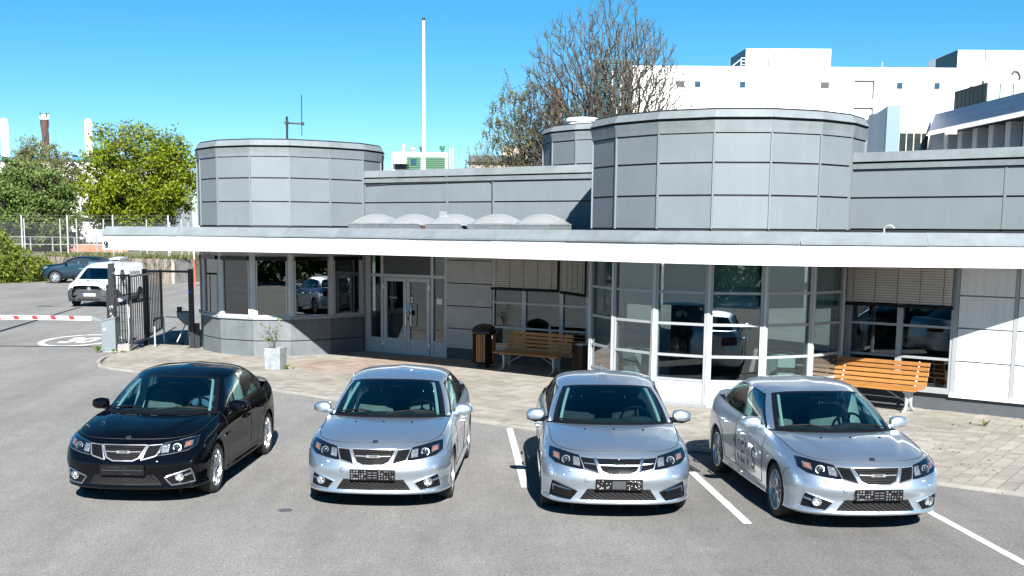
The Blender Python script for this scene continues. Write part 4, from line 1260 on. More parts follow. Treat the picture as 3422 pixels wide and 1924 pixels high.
_wheel_meshes = {}
def wheel_parts(parent, x, y, s, rim_mat, tw=.215, r=WR, rr=.232, spokes=5, key='a'):
    """tyre at the wheel's outer side s, rim and hub as its pieces"""
    k = (tw, r, rr, spokes, key)
    if k not in _wheel_meshes:
        h = tw / 2
        t = MB().lathe([(rr, -h * .82), (rr + .02, -h), (r - .03, -h), (r - .008, -h * .86), (r, -h * .6), (r, h * .6), (r - .008, h * .86), (r - .03, h), (rr + .02, h), (rr, h * .82), (rr - .006, h * .5), (rr - .006, -h * .5), (rr, -h * .82)], n=48, axis='x', cap=False)
        for q in (-.45, 0, .45): t.lathe([(r + .0005, h * q - .006), (r - .008, h * q - .006), (r - .008, h * q + .006), (r + .0005, h * q + .006)], n=40, axis='x', cap=False)
        m = MB()
        m.lathe([(rr + .004, h * .86), (rr + .004, h * .93), (rr - .012, h * .93), (rr - .02, h * .55), (rr - .03, -h * .6)], n=48, axis='x', cap=False)
        xo = h * .80
        for i in range(spokes):
            for sg in (-1, 1):
                a0 = 2 * PI * i / spokes + PI / 2
                def pt(rad, da, x_): a = a0 + da; return Vector((x_, rad * math.cos(a), rad * math.sin(a)))
                w0, w1 = .02, .021
                p0 = pt(.035, sg * .30, xo - .012); p1 = pt((rr - .02) * .62, sg * .17, xo + .004); p2 = pt(rr - .008, sg * .235, xo - .01)
                for a, b, wa, wb in ((p0, p1, w0 * .8, w0), (p1, p2, w0, w1 * 1.15)):
                    d = (b - a).normalized(); side = Vector((1, 0, 0)).cross(d)
                    vs = []
                    for e, w in ((a, wa), (b, wb)):
                        vs += [e + side * w / 1.4, e - side * w / 1.4, e - side * w - Vector((.03, 0, 0)), e + side * w - Vector((.03, 0, 0))]
                    m.add(vs, [(0, 1, 5, 4), (1, 2, 6, 5), (3, 0, 4, 7), (2, 3, 7, 6)])
        m.lathe([(.001, xo + .006), (.03, xo + .004), (.06, xo - .012), (.065, xo - .05)], n=24, axis='x', cap=False)
        d = MB().lathe([(.02, -.02), (.165, -.02), (.165, 0), (.02, 0)], n=32, axis='x')
        _wheel_meshes[k] = (t.mesh('tyre', M['rubber'], 30), m, d.mesh('brake_disc', M['satin'], 30))
    t, m, d = _wheel_meshes[k]
    rk = (k, rim_mat.name)
    if rk not in _wheel_meshes: _wheel_meshes[rk] = m.mesh('rim', rim_mat, 30)
    w = inst(t, 'wheel', parent, (x, y, r), 0 if s > 0 else PI)
    inst(_wheel_meshes[rk], 'rim', w, (0, 0, 0))
    inst(d, 'brake_disc', w, (0, 0, 0))
    return w

HL = [(.400, .613), (.55, .630), (.706, .657), (.775, .702), (.768, .782), (.68, .775), (.57, .757), (.450, .738)]
GRL = [(-.262, .722), (-.195, .590), (-.12, .557), (.12, .557), (.195, .590), (.262, .722)]
SGR = [(.285, .722), (.222, .568), (.385, .612), (.432, .730)]
INT = [(-.355, .388), (-.44, .262), (.44, .262), (.355, .388)]
FOG = [(.470, .352), (.545, .256), (.768, .276), (.740, .445)]

def seam(parent, pts, name='panel_gap', r=.0045):
    MB().tube(pts, r, 5).build(name, M['ink'], parent)

def build_sedan(name, label, paint, loc, rz, style, group):
    root = thing(name, label, 'car', loc, rz, group)
    black = style == 'black'; nevs = style == 'nevs'
    body = shell_part('body', 'body', paint, root)
    shell_part('hood', 'hood', paint, root); shell_part('trunk_lid', 'trunk_lid', paint, root)
    shell_part('roof', 'roof', paint, root); shell_part('pillar', 'pillar', paint, root)
    shell_part('window_trim', 'black_trim', M['gloss_black'], root)
    ws = shell_part('windshield', 'windshield', M['car_glass'], root)
    shell_part('rear_window', 'rear_window', M['car_glass'], root)
    for s, q in ((1, '_r'), (-1, '_l')):
        for dn, gl, hy, hz in (('front_door', 'front_glass', .14, .752), ('rear_door', 'rear_glass', .93, .785)):
            d = shell_part('door', dn + q, paint, root)
            shell_part('window', gl + q, M['car_glass'], d)
            h0 = side_pt(hy - .11, hz, s, .0); h1 = side_pt(hy + .11, hz + .012, s, 0)
            hm = MB(); o = Vector((.03 * s, 0, 0))
            hm.tube([h0, h0 + o, h0 * .72 + h1 * .28 + o * 1.25, h0 * .28 + h1 * .72 + o * 1.25, h1 + o, h1], [.012, .014, .016, .016, .014, .012], 8)
            hm.build('handle', paint if not black else M['black_paint'], d, True)
        shell_part('quarter_window', 'quarter_glass' + q, M['car_glass'], root)
        seam(root, [side_pt(-.80, z, s, .0) for z in np.linspace(.30, .92, 12)])
        seam(root, [side_pt(.385, z, s, .0) for z in np.linspace(.30, .95, 12)])
        seam(root, [side_pt(y, z, s, .0) for y, z in ((1.30, .985), (1.30, .90), (1.27, .80), (1.16, .735), (1.02, .62), (.95, .45), (.90, .30))])
        seam(root, [side_pt(y, .30, s, .0) for y in np.linspace(-.80, .90, 14)])
        seam(root, [side_pt(y, z, s, .0) for y, z in ((-1.80, .665), (-1.72, .645), (-1.655, .60), (-1.63, .52))])
        # belt strip under the side windows
        MB().tube([Vector((p[0] * s + .004 * s, p[1], p[2] - .004)) for p in RGRID[0][11:29]], .009, 6).build('belt_strip', M['gloss_black'] if not nevs else M['satin'], root, True)
        # side repeater and mirror
        rp = side_pt(-.98, .665, s, .002)
        MB().ellipsoid(rp, (.006, .028, .016), 12, 8).build('side_repeater', M['reflector'], root, True)
        mm = MB(); sblock(mm, (.925 * s, -.50, .985), (.235, .15, .145), 2.9)
        for i, p in enumerate(mm.v):          # the housing tapers outward and its back is cut flat
            k = (p[0] * s - .925) / .12
            y = min(p[1], -.462)
            mm.v[i] = (p[0], y + max(0, k) * .03, p[2] - (.02 * k if k > 0 else .0) * (p[2] - .93) * 6)
        mir = mm.build('side_mirror', paint, root, True)
        MB().box((.925 * s, -.459, .985), (.20, .004, .115)).build('mirror_glass', M['chrome'], mir)
        MB().tube([(.775 * s, -.55, .925), (.83 * s, -.535, .935), (.88 * s, -.515, .93)], [.045, .03, .022], 10).build('mirror_stalk', paint if not nevs else M['plastic'], mir, True)
        if nevs: MB().tube([(.83 * s, -.515, .915), (.93 * s, -.515, .908), (1.03 * s, -.49, .93)], [.02, .024, .012], 8).build('lower_cover', M['plastic'], mir, True)
        # headlight
        poly = HL if s > 0 else mirror_x(HL)
        hl = conv_patch(poly, .004).build('headlight', M['gloss_black'], root, True)
        conv_patch(poly, .020, rings=5).build('lens', M['clear_glass'], hl, True)
        MB().tube(loop_on(poly, .012), .006, 6, closed=True).build('bezel', M['gloss_black'] if not black else M['satin'], hl, True)
        c = front_pt(.594 * s, .693, .006)
        rg = MB(); n0 = Vector((.30 * s, -.88, .36)).normalized()
        a = n0.cross(Vector((0, 0, 1))).normalized(); b = a.cross(n0)
        rg.tube([c + n0 * .005 + (a * math.cos(t) + b * math.sin(t)) * .044 for t in np.linspace(0, 2 * PI, 25)[:-1]], .007, 6, closed=True)
        rg.build('projector_ring', M['reflector'], hl, True)
        MB().ellipsoid(c, (.034, .018, .034)).build('projector', M['dark_glass'], hl, True)
        fx = lambda q: [(x * s, z) for x, z in (q if s > 0 else q[::-1])]
        rf = MB()
        random.seed(5)
        for (qx0, qx1, zb0, zb1, zt0, zt1) in ((.438, .515, .640, .650, .725, .733), (.665, .738, .684, .705, .745, .755)):
            for i in range(4):
                for j in range(4):
                    def cc(u, v): return (s * (qx0 + (qx1 - qx0) * u), (zb0 + (zb1 - zb0) * u) * (1 - v) + (zt0 + (zt1 - zt0) * u) * v)
                    u0, u1, v0, v1 = i / 4, (i + 1) / 4, j / 4, (j + 1) / 4
                    ps = [front_pt(*cc(u, v), .006) for u, v in ((u0, v0), (u1, v0), (u1, v1), (u0, v1))]
                    mid = front_pt(*cc((u0 + u1) / 2, (v0 + v1) / 2), .006 + random.uniform(0, .012))
                    rf.add(ps + [mid], [(0, 1, 4), (1, 2, 4), (2, 3, 4), (3, 0, 4)])
        rf.build('reflector', M['reflector'], hl)
        conv_patch(fx([(.676, .695), (.716, .706), (.712, .742), (.682, .735)]), .0125, rings=2).build('indicator', M['amber'], hl, True)
        # side grille: black patch, its colour gives the shade of a recess
        sg = SGR if s > 0 else mirror_x(SGR)
        so = conv_patch(sg, .005).build('side_grille', M['gloss_black'], root, True)
        q = lambda pts: [front_pt(x * s, z, .010) for x, z in pts]
        def path(pts, st=.02): return [(a_[0] + (b_[0] - a_[0]) * i / 8, a_[1] + (b_[1] - a_[1]) * i / 8) for a_, b_ in zip(pts, pts[1:]) for i in range(9)]
        if not nevs:
            MB().tube(q(path([(.285, .722), (.222, .568), (.385, .612), (.432, .730), (.285, .722)])), .006, 7).build('frame', M['trim_chrome'], so, True)
            MB().tube(q(path([(.280, .722), (.219, .566), (.372, .606)])), .009, 7).build('chrome_blade', M['trim_chrome'], so, True)
            for k in range(5):
                f = (k + .7) / 5.6
                l0 = (.222 + .063 * f + .016, .568 + .154 * f); l1 = (.385 + .047 * f - .016, .612 + .118 * f)
                MB().tube(q(path([l0, l1])), .0055, 5).build('slat', M['plastic'], so, True)
        else:
            MB().tube(q(path([(.262, .665), (.395, .672)])), .009, 7).build('bar', M['satin'], so, True)
            MB().tube(q(path([(.225, .573), (.39, .618)])), .013, 7).build('lower_bar', M['satin'], so, True)
            MB().tube(q(path([(.278, .722), (.216, .566)])), .013, 7).build('chrome_blade', M['satin'], so, True)
        # fog lamp bay: patch on uncut skin, dark for the shade of a hollow
        fp = FOG if s > 0 else mirror_x(FOG)
        fo = conv_patch(fp, .004, rings=4).build('fog_bay', M['plastic'], root, True)
        if nevs:
            for k in range(4):
                f = (k + .8) / 4.6
                l0 = (.52 + .0 * f, .275 + .09 * f); l1 = (.735, .29 + .12 * f)
                MB().tube(q(path([l0, l1])), .012, 5).build('slat', M['gloss_black'], fo, True)
            MB().tube(q(path([(.53, .362), (.725, .412), (.735, .34)])), .010, 6).build('light_strip', M['chrome'], fo, True)
            MB().tube(loop_on(fp, .006), .010, 6, closed=True).build('frame', M['plastic'], fo, True)
        else:
            MB().tube(loop_on(fp, .008), .010 if black else .006, 6, closed=True).build('frame', M['satin'] if black else paint, fo, True)
            c = front_pt(.628 * s, .352, .004)
            lm = MB(); n0 = Vector((.25 * s, -.96, .05)).normalized(); a = n0.cross(Vector((0, 0, 1))).normalized(); b = a.cross(n0)
            lm.tube([c + n0 * .018 + (a * math.cos(t) + b * math.sin(t)) * .046 for t in np.linspace(0, 2 * PI, 25)[:-1]], .009, 6, closed=True)
            fl = lm.build('fog_lamp', M['chrome'], fo, True)
            ds = MB(); random.seed(3)
            for k in range(14):
                a0, a1 = 2 * PI * k / 14, 2 * PI * (k + 1) / 14
                P0 = lambda r_, t, h: c + n0 * h + (a * math.cos(t) + b * math.sin(t)) * r_
                ds.add([P0(0, 0, .012), P0(.024, a0, random.uniform(.004, .02)), P0(.042, a0, .014), P0(.042, a1, .014), P0(.024, a1, random.uniform(.004, .02))], [(0, 1, 4), (1, 2, 3, 4)])
            ds.build('lamp_face', M['reflector'], fl)
            MB().tube([front_pt(x * s, z, .014) for x, z in ((.675, .362), (.70, .375), (.74, .385))], .013, 6).build('lamp_arm', M['satin'], fo, True)
        # headlamp washer and parking sensors
        wz = front_pt(.545 * s, .585, .004)
        MB().ellipsoid(wz, (.022, .012, .014), 12, 8).build('washer_cap', paint, root, True)
        MB().ellipsoid(front_pt(.62 * s, .53, 0), (.012, .004, .012), 12, 6).build('parking_sensor', paint, root, True)
        # tail light
        tl = MB(); P = []
        for z in np.linspace(.74, .93, 6):
            row = []
            for x in np.linspace(.46, .79, 10):
                h, n, i_, d_ = BVH.ray_cast(Vector((x * s, 4, z)), Vector((0, -1, 0)))
                h = h if h is not None else Vector((x * s, 1.98, z))
                row.append(h + Vector((0, .008, 0)))
            P.append(row)
        tl.grid(P).build('tail_light', M['red_lens'], root, True)
        # pale inner trim of the front pillars
        MB().tube([Vector((s * (RGRID[i][9][0] - .045), RGRID[i][9][1] + .03, RGRID[i][9][2] - .012)) for i in range(1, 10)], .02, 8).build('pillar_trim', M['trim_light'], root, True)
        MB().bar((.745 * s, .40, .75), (.61 * s, .44, 1.29), .03, .13).build('post_trim', M['trim_light'] if not nevs else M['interior'], root)
        # arch liners
        for ay in (-AX, AX):
            lin = MB(); P = []
            for t in np.linspace(-.30, PI + .30, 26):
                P.append([(x * s, ay + .368 * math.cos(t), WR + .008 + .368 * math.sin(t)) for x in (.5, .60, .70, .80, .845)])
            lin.grid(P); lin.box((.5 * s, ay, .36), (.02, .72, .62))
            lin.build('arch_liner', M['ink'], root, True)
            wheel_parts(root, .758 * s, ay, s, M['rim'])
    # nose: main grille, a black patch coloured to look like a shaded opening
    g = conv_patch(GRL, .005).build('grille', M['gloss_black'] if nevs else M['plastic'], root, True)
    qq = lambda pts, out=.012: [front_pt(x, z, out) for a_, b_ in zip(pts, pts[1:]) for x, z in [(a_[0] + (b_[0] - a_[0]) * i / 8, a_[1] + (b_[1] - a_[1]) * i / 8) for i in range(9)]]
    if not nevs:
        MB().tube(qq([(-.262, .722), (-.195, .590), (-.12, .557), (.12, .557), (.195, .590), (.262, .722)]), .0095, 8).build('frame', M['trim_chrome'], g, True)
        MB().tube(qq([(-.268, .724), (.268, .724)]), .0055, 8).build('top_rail', M['trim_chrome'], g, True)
        for k, z in enumerate((.578, .602, .626, .675, .699)):
            w = .165 + (z - .578) * .52
            MB().tube(qq([(-w, z), (w, z)], .010), .0075, 6).build('slat', M['plastic'], g, True)
        MB().tube(qq([(-.205, .652), (-.075, .650)], .020), .007, 6).tube(qq([(.075, .650), (.205, .652)], .020), .007, 6).build('wing_bar', M['trim_chrome'], g, True)
        MB().box(front_pt(0, .650, .018), (.16, .012, .036), bev=.004).build('nameplate', M['trim_chrome'], g)
        p = front_pt(0, .650, .026)
        place_text(text_mesh('SAAB', .040, M['ink'], .001, .001), 'lettering', g, p, (1, 0, 0), (0, .12, .99))
        bp = front_pt(0, .775, .002)
        bb = MB().lathe([(.034, 0), (.034, .004), (.029, .006), (.001, .007)], n=24)
        bo = bb.build('badge', M['satin'] if black else M['ink'], root, True)
        bo.location = top_pt(0, -2.055, .001); bo.rotation_euler = (R(30), 0, 0)
        MB().lathe([(.026, .0065), (.001, .008)], n=24, cap=False).build('emblem', M['satin'] if not black else M['ink'], bo, True)
    else:
        MB().tube(qq([(-.262, .722), (-.195, .590), (-.12, .557), (.12, .557), (.195, .590), (.262, .722)]), .010, 8).build('frame', M['satin'], g, True)
        MB().tube(qq([(-.235, .652), (.235, .652)], .014), .012, 6).build('cross_bar', M['satin'], g, True)
        p = front_pt(0, .660, .030)
        place_text(text_mesh('NEVS', .046, M['chrome'], .003, .0012, space=1.25), 'lettering', g, p, (1, 0, 0), (0, .12, .99))
        MB().ellipsoid(front_pt(0, .715, .006), (.012, .006, .008), 10, 6).build('camera', M['reflector'], g, True)
        fin = MB(); P = []
        for k in range(9):
            f = k / 8; w = .024 * (1 - f) + .004
            P.append([(w * math.cos(t), .14 * (1 - f * .75) * math.sin(t) * .5 + .05 * f, .07 * f) for t in np.linspace(0, 2 * PI, 15)])
        fin.grid(P)
        fn = fin.build('roof_antenna', paint, root, True); fn.location = (0, 1.05, 1.385)
    # lower intake: flat black patch, painted shade instead of a cut opening
    it = conv_patch(INT, .003, rings=6).build('lower_intake', M['ink'], root, True)
    hx = MB()
    nrow = 8
    for r_ in range(nrow + 1):
        z = .268 + r_ * (.116 / nrow); hw = .436 - (z - .262) * .66
        k = int(hw * 2 / .016)
        pts = [front_pt(-hw + 2 * hw * i / k, z + (.0035 if (i // 2 + r_) % 2 else -.0035), .009) for i in range(k + 1)]
        hx.tube(pts, .0028, 4, cap=False)
    mo = hx.build('mesh', M['plastic'], it, True); mo['kind'] = 'stuff'
    # plate holder
    pl = MB().box((0, -2.312, .452), (.53, .016, .128), bev=.004)
    po = pl.build('plate_holder', M['plastic'], root)
    po.rotation_euler = (0, 0, 0)
    random.seed({'black': 1, 'silver': 2, 'nevs': 3}[style])
    ho = MB()
    if style == 'silver':
        for sx in (-1, 1):
            for i in range(6):
                for j in range(4):
                    if random.random() < .2: continue
                    ho.box((sx * (.085 + i * .031), -2.3205, .408 + j * .029), (random.uniform(.008, .024), .002, random.uniform(.006, .021)))
        for j in range(3): 
            for i in range(2): ho.box((-.03 + i * .06, -2.3205, .42 + j * .03), (.045, .002, .007))
    elif style == 'nevs':
        for k in range(46): ho.box((random.choice((-1, 1)) * random.uniform(.09, .245), -2.3205, random.uniform(.402, .502)), (random.uniform(.003, .009), .002, random.uniform(.003, .008)))
        ho.box((0, -2.321, .45), (.15, .002, .09))
    else:
        for k in range(5): ho.box((random.uniform(-.12, .12), -2.3205, random.uniform(.41, .5)), (random.uniform(.04, .14), .002, .004))
        ho.box((0, -2.3205, .452), (.49, .002, .006))
    hm = ho.build('plate_slots' if style == 'silver' else 'plate_marks', M['satin'] if style == 'silver' else (M['grey_plastic'] if black else M['white_paint'] ), po); hm['kind'] = 'stuff'
    if style == 'nevs':
        hm.data.materials.append(M['grey_plastic']); hm.data.polygons[-1].material_index = 1
        for pgn in list(hm.data.polygons)[-6:]: pgn.material_index = 1
    # tow-eye cover, hood line, bonnet washer jets
    tc = front_pt(-.36, .50, .001)
    MB().tube([tc + Vector((.026 * math.cos(t), 0, .026 * math.sin(t))) for t in np.linspace(0, 2 * PI, 21)[:-1]], .0022, 4, closed=True).build('tow_cover', M['grey_plastic'] if not black else M['plastic'], root)
    e = r6_between(0, 7, 60)
    full = [Vector((-p[0], p[1], p[2] + .002)) for p in e[::-1]] + [Vector((p[0], p[1], p[2] + .002)) for p in e[1:]]
    seam(root, full, 'hood_gap', .004)
    for x in (-.345, 0, .35):
        MB().ellipsoid(top_pt(x, -1.355, .004), (.014, .02, .008), 10, 6).build('washer_jet', M['plastic'], root, True)
    # black cowl and wipers
    cw = MB(); P = []
    hc = [Vector(p) for p in resamp(COWL, 12)]; rb = [Vector(p) for p in RGRID[1][:11]]
    rbs = resamp(np.array([tuple(p) for p in rb]), 12)
    half = [[Vector((s2 * a_.x, a_.y, a_.z - .004)) for a_ in hc] for s2 in (1,)][0]
    rows = [[(-a_.x, a_.y, a_.z - .006) for a_ in hc[::-1]] + [(a_.x, a_.y, a_.z - .006) for a_ in hc[1:]],
            [(-b_[0], b_[1], b_[2] - .006) for b_ in rbs[::-1]] + [(b_[0], b_[1], b_[2] - .006) for b_ in rbs[1:]]]
    cw.grid(rows).build('cowl', M['plastic'], root)
    def wpt(x, lift):
        i = min(10, max(0, int(abs(x) / .715 * 10)))
        lo, hi = RGRID[1][i], RGRID[3][i]
        f = lift
        return Vector((x, lo[1] + (hi[1] - lo[1]) * f - .02, lo[2] + (hi[2] - lo[2]) * f + .012))
    if not nevs:
        for x0, x1 in ((-.66, -.10), (.62, -.02)):
            w = MB().tube([wpt(x0 + (x1 - x0) * f, .10 + .35 * math.sin(PI * f)) for f in np.linspace(0, 1, 9)], .009, 6)
            wo = w.build('wiper', M['plastic'], root, True)
            MB().tube([wpt(x0 + (x1 - x0) * f * .6, .04 + .4 * f) + Vector((0, -.02, .012)) for f in np.linspace(0, 1, 5)], .008, 6).build('wiper_arm', M['plastic'], wo, True)
    else:
        wo = MB().tube([wpt(-.66 + .4 * f, .12 + .1 * f) for f in np.linspace(0, 1, 6)], .009, 6).build('wiper', M['plastic'], root, True)
    # under side
    ub = MB().box((0, 0, .235), (1.05, 4.0, .07)); ub.box((0, 0, .235), (1.62, 1.80, .07)); ub.box((0, -1.92, .24), (1.1, .34, .07))
    ub.build('underbody', M['ink'], root)
    # inside
    st = M['seat'] if not nevs else M['seat_dark']
    fl = MB().box((0, .55, .38), (1.45, 2.9, .04)); fl.box((0, -.83, .62), (1.45, .05, .5))
    fl.build('cabin_floor', M['interior'], root)
    db = MB(); sblock(db, (0, -.70, .845), (1.50, .62, .20), 3.2, 28, 12); sblock(db, (.36, -.48, .90), (.42, .26, .13), 2.6, 18, 10); sblock(db, (0, -.45, .72), (.34, .35, .4), 4)
    db.build('dashboard', M['dash'], root, 'all')
    sw = MB(); c = Vector((.36, -.27, .90)); n0 = Vector((0, .90, .44)).normalized(); a = Vector((1, 0, 0)); b = n0.cross(a)
    sw.tube([c + (a * math.cos(t) + b * math.sin(t)) * .185 for t in np.linspace(0, 2 * PI, 33)[:-1]], .016, 8, closed=True)
    for t in (0, PI, -PI / 2): sw.tube([c, c + (a * math.cos(t) + b * math.sin(t)) * .18], .014, 6)
    sw.ellipsoid(c, (.06, .03, .06), 12, 8)
    sw.build('steering_wheel', M['plastic'], root, True)
    for x in (-.36, .36):
        sm = MB(); sblock(sm, (x, .12, .56), (.50, .52, .16), 3.5); sblock(sm, (x, .42, .80), (.50, .14, .56), 3.0, rx=R(-14))
        so = sm.build('front_seat', st, root, 'all')
        hm2 = MB(); sblock(hm2, (x, .48, 1.175), (.26, .10, .17), 3.4, rx=R(-8)); ho2 = hm2.build('headrest', st, so, 'all')
        MB().tube([(x - .07, .475, 1.06), (x - .07, .48, 1.12)], .008, 6).tube([(x + .07, .475, 1.06), (x + .07, .48, 1.12)], .008, 6).build('headrest_post', M['chrome'], ho2, True)
    rs = MB(); sblock(rs, (0, 1.25, .55), (1.3, .5, .2), 4); sblock(rs, (0, 1.55, .82), (1.3, .16, .55), 4, rx=R(-20))
    rs.build('rear_seat', st, root, 'all')
    for x in (-.38, .38):
        hh = MB(); sblock(hh, (x, 1.62, 1.09), (.26, .09, .14), 3); hh.build('rear_headrest', st, root, 'all')
    rm = MB(); sblock(rm, (0, -.16, 1.245), (.25, .05, .065), 3); rm.tube([(0, -.15, 1.26), (0, -.17, 1.32)], .012, 6)
    rm.build('inner_mirror', M['plastic'], root, 'all')
    MB().grid([[(x * (.92), y, z - .035) for x, y, z in row] for row in mirror_grid(ROOF)[2:-2, 2:-2]]).build('headliner', M['trim_light'] if not nevs else M['interior'], root, 'all')
    MB().box((.47, -.17, 1.288), (.06, .012, .022)).build('screen_sticker', M['paper'], root)
    return root

GRP = 'sedans parked side by side in front of the gatehouse'
POSES = [(-4.059, 16.693, -.0674), (-1.099, 16.514, -.0636), (1.649, 16.057, -.0276), (4.2255, 15.592, .0652)]
car1 = build_sedan('sedan_car', 'glossy black sedan with a person at the wheel, leftmost in the row', M['black_paint'], (*POSES[0][:2], 0), POSES[0][2], 'black', GRP)
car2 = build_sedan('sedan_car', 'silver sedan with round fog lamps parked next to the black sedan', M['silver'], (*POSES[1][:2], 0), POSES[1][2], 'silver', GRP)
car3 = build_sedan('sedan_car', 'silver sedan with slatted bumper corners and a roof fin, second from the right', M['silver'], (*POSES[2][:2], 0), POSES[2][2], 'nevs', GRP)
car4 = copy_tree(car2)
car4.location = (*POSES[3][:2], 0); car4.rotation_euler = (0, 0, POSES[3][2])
car4['label'] = 'silver sedan with big dark letters on its doors, parked before the sunlit bench'
for ch in [o for o in car4.children if o.name.split('.')[0] == 'door']:
    pass
dl = text_mesh('NEVS', .40, M['door_text'], .0, 0, space=1.12)
for v in dl.vertices:
    y = -v.co.x * 1.0 + .0; z = .50 + v.co.y
    p = side_pt(min(.86, max(-.78, y)), z, -1, .003)
    v.co = p
dob = bpy.data.objects.new('door_lettering', dl); COL.objects.link(dob); dob.parent = car4

# the driver of the black sedan
def seated_person():
    root = thing('person', 'person in a blue shirt sitting behind the wheel of the black sedan', 'person')
    bm = bmesh.new()
    sk = bm.verts.layers.skin.verify()
    J = {}
    def v(n, co, r):
        x = bm.verts.new(co); x[sk].radius = (r, r); J[n] = x; return x
    v('pelvis', (0, .28, .66), .15); v('waist', (0, .30, .80), .135); v('chest', (0, .30, .95), .15); v('neck0', (0, .29, 1.06), .075); v('neck', (0, .28, 1.10), .055)
    v('head0', (0, .265, 1.15), .07); v('head', (0, .26, 1.205), .085); v('crown', (0, .265, 1.26), .06)
    for s, t in ((-1, 'l'), (1, 'r')):
        v('sh' + t, (.17 * s, .29, 1.01), .065); v('el' + t, (.24 * s, .08, .85), .046); v('wr' + t, (.18 * s, -.17, .94), .03); v('ha' + t, (.165 * s, -.235, .965), .034)
        v('hip' + t, (.09 * s, .22, .62), .10); v('kn' + t, (.13 * s, -.2, .68), .07); v('an' + t, (.13 * s, -.42, .44), .045)
    E = [('pelvis', 'waist'), ('waist', 'chest'), ('chest', 'neck0'), ('neck0', 'neck'), ('neck', 'head0'), ('head0', 'head'), ('head', 'crown')]
    for t in 'lr': E += [('chest', 'sh' + t), ('sh' + t, 'el' + t), ('el' + t, 'wr' + t), ('wr' + t, 'ha' + t), ('pelvis', 'hip' + t), ('hip' + t, 'kn' + t), ('kn' + t, 'an' + t)]
    for a, b in E: bm.edges.new((J[a], J[b]))
    J['pelvis'][sk].use_root = True
    me = bpy.data.meshes.new('body'); bm.to_mesh(me); bm.free()
    o = bpy.data.objects.new('body', me); COL.objects.link(o)
    o.modifiers.new('skin', 'SKIN'); s2 = o.modifiers.new('sub', 'SUBSURF'); s2.levels = 2; s2.render_levels = 2
    dg = bpy.context.evaluated_depsgraph_get(); dg.update()
    m2 = bpy.data.meshes.new_from_object(o.evaluated_get(dg))
    o.modifiers.clear(); o.data = m2; o.parent = root
    m2.materials.clear(); m2.materials.append(M['shirt']); m2.materials.append(M['skin'])
    for p in m2.polygons:
        p.use_smooth = True
        c = p.center
        if c.z > 1.09 or (c.y < -.14 and c.z > .86): p.material_index = 1
    hr = MB(); P = []
    for i in range(7):
        a = i / 6 * PI * .5
        P.append([(.094 * math.cos(a) * math.cos(t), .275 + .10 * math.cos(a) * math.sin(t) * (1 if math.sin(t) > 0 else .72), 1.215 + .085 * math.sin(a)) for t in np.linspace(0, 2 * PI, 21)])
    hr.grid(P).build('hair', M['hair'], root, True)
    MB().ellipsoid((0, .168, 1.19), (.014, .02, .022), 8, 6).build('nose', M['skin'], root, True)
    for s in (-1, 1):
        MB().ellipsoid((.034 * s, .178, 1.213), (.011, .008, .007), 8, 6).build('eye', M['white_paint'], root, True)
        MB().ellipsoid((.092 * s, .265, 1.195), (.012, .025, .032), 8, 6).build('ear', M['skin'], root, True)
        for k in range(4):
            x0 = .165 * s + (k - 1.5) * .0
            zz = .95 + k * .014
            MB().tube([(.165 * s, -.25, zz), (.17 * s, -.285, zz + .006), (.155 * s, -.30, zz + .004)], [.0085, .008, .006], 6).build('finger', M['skin'], root, True)
        MB().tube([(.155 * s, -.22, .985), (.14 * s, -.25, 1.0)], [.01, .007], 6).build('thumb', M['skin'], root, True)
    MB().tube([(-.022, .176, 1.163), (0, .172, 1.161), (.022, .176, 1.163)], .005, 5).build('mouth', M['brick_red'], root, True)
    return root
drv = seated_person()
_c, _s = math.cos(POSES[0][2]), math.sin(POSES[0][2])
drv.location = (POSES[0][0] + .36 * _c - .0 * _s, POSES[0][1] + .36 * _s, 0); drv.rotation_euler = (0, 0, POSES[0][2])
# ================================================================ street furniture by the gatehouse
def make_bench(label, loc, rz, group):
    t = thing('park_bench', label, 'bench', loc, rz, group)
    Lb = 1.86
    seat = [(-.30, .425), (-.215, .437), (-.13, .44), (-.045, .44), (.04, .437), (.125, .445)]
    backs = [(.195, .505, 70), (.225, .592, 72), (.252, .68, 74), (.278, .768, 76), (.30, .855, 78)]
    rnd = random.Random(len(bpy.data.objects))
    for y, z in seat: inst(BS, 'slat', t, (rnd.uniform(-.004, .004), y, z))
    for y, z, a in backs:
        o = inst(BS, 'slat', t, (rnd.uniform(-.004, .004), y, z)); o.rotation_euler = (R(a), 0, 0)
    for x in (-.72, .72):
        lm = MB()
        lm.tube([(x, -.20, .40), (x, -.17, .25), (x, -.17, .12), (x, -.23, .04), (x, -.32, .018)], [.032, .028, .028, .03, .024], 8)
        lm.tube([(x, .06, .40), (x, .02, .25), (x, .03, .12), (x, .10, .04), (x, .20, .018)], [.032, .028, .028, .03, .024], 8)
        lm.tube([(x, -.31, .40), (x, .12, .405), (x, .20, .47), (x, .27, .70), (x, .325, .90)], [.022, .026, .028, .024, .018], 8)
        lm.box((x, -.07, .30), (.03, .26, .22))
        lm.build('leg', M['cast'], t, True)
    for s in (-1, 1): MB().tube([(s * .72, -.05, .16), (s * .22, -.05, .41)], .012, 6).build('brace', M['cast'], t, True)
    return t
BS = MB().box((0, 0, 0), (1.86, .072, .034), bev=.006).mesh('slat', M['wood'])
make_bench('wooden slatted bench in the shade beside the round litter bin', (1.22, 28.42, .03), R(-40), 'slatted benches along the gatehouse')
make_bench('sunlit orange wooden bench below the right hand venetian blind', (7.36, 23.02, .03), R(-42), 'slatted benches along the gatehouse')

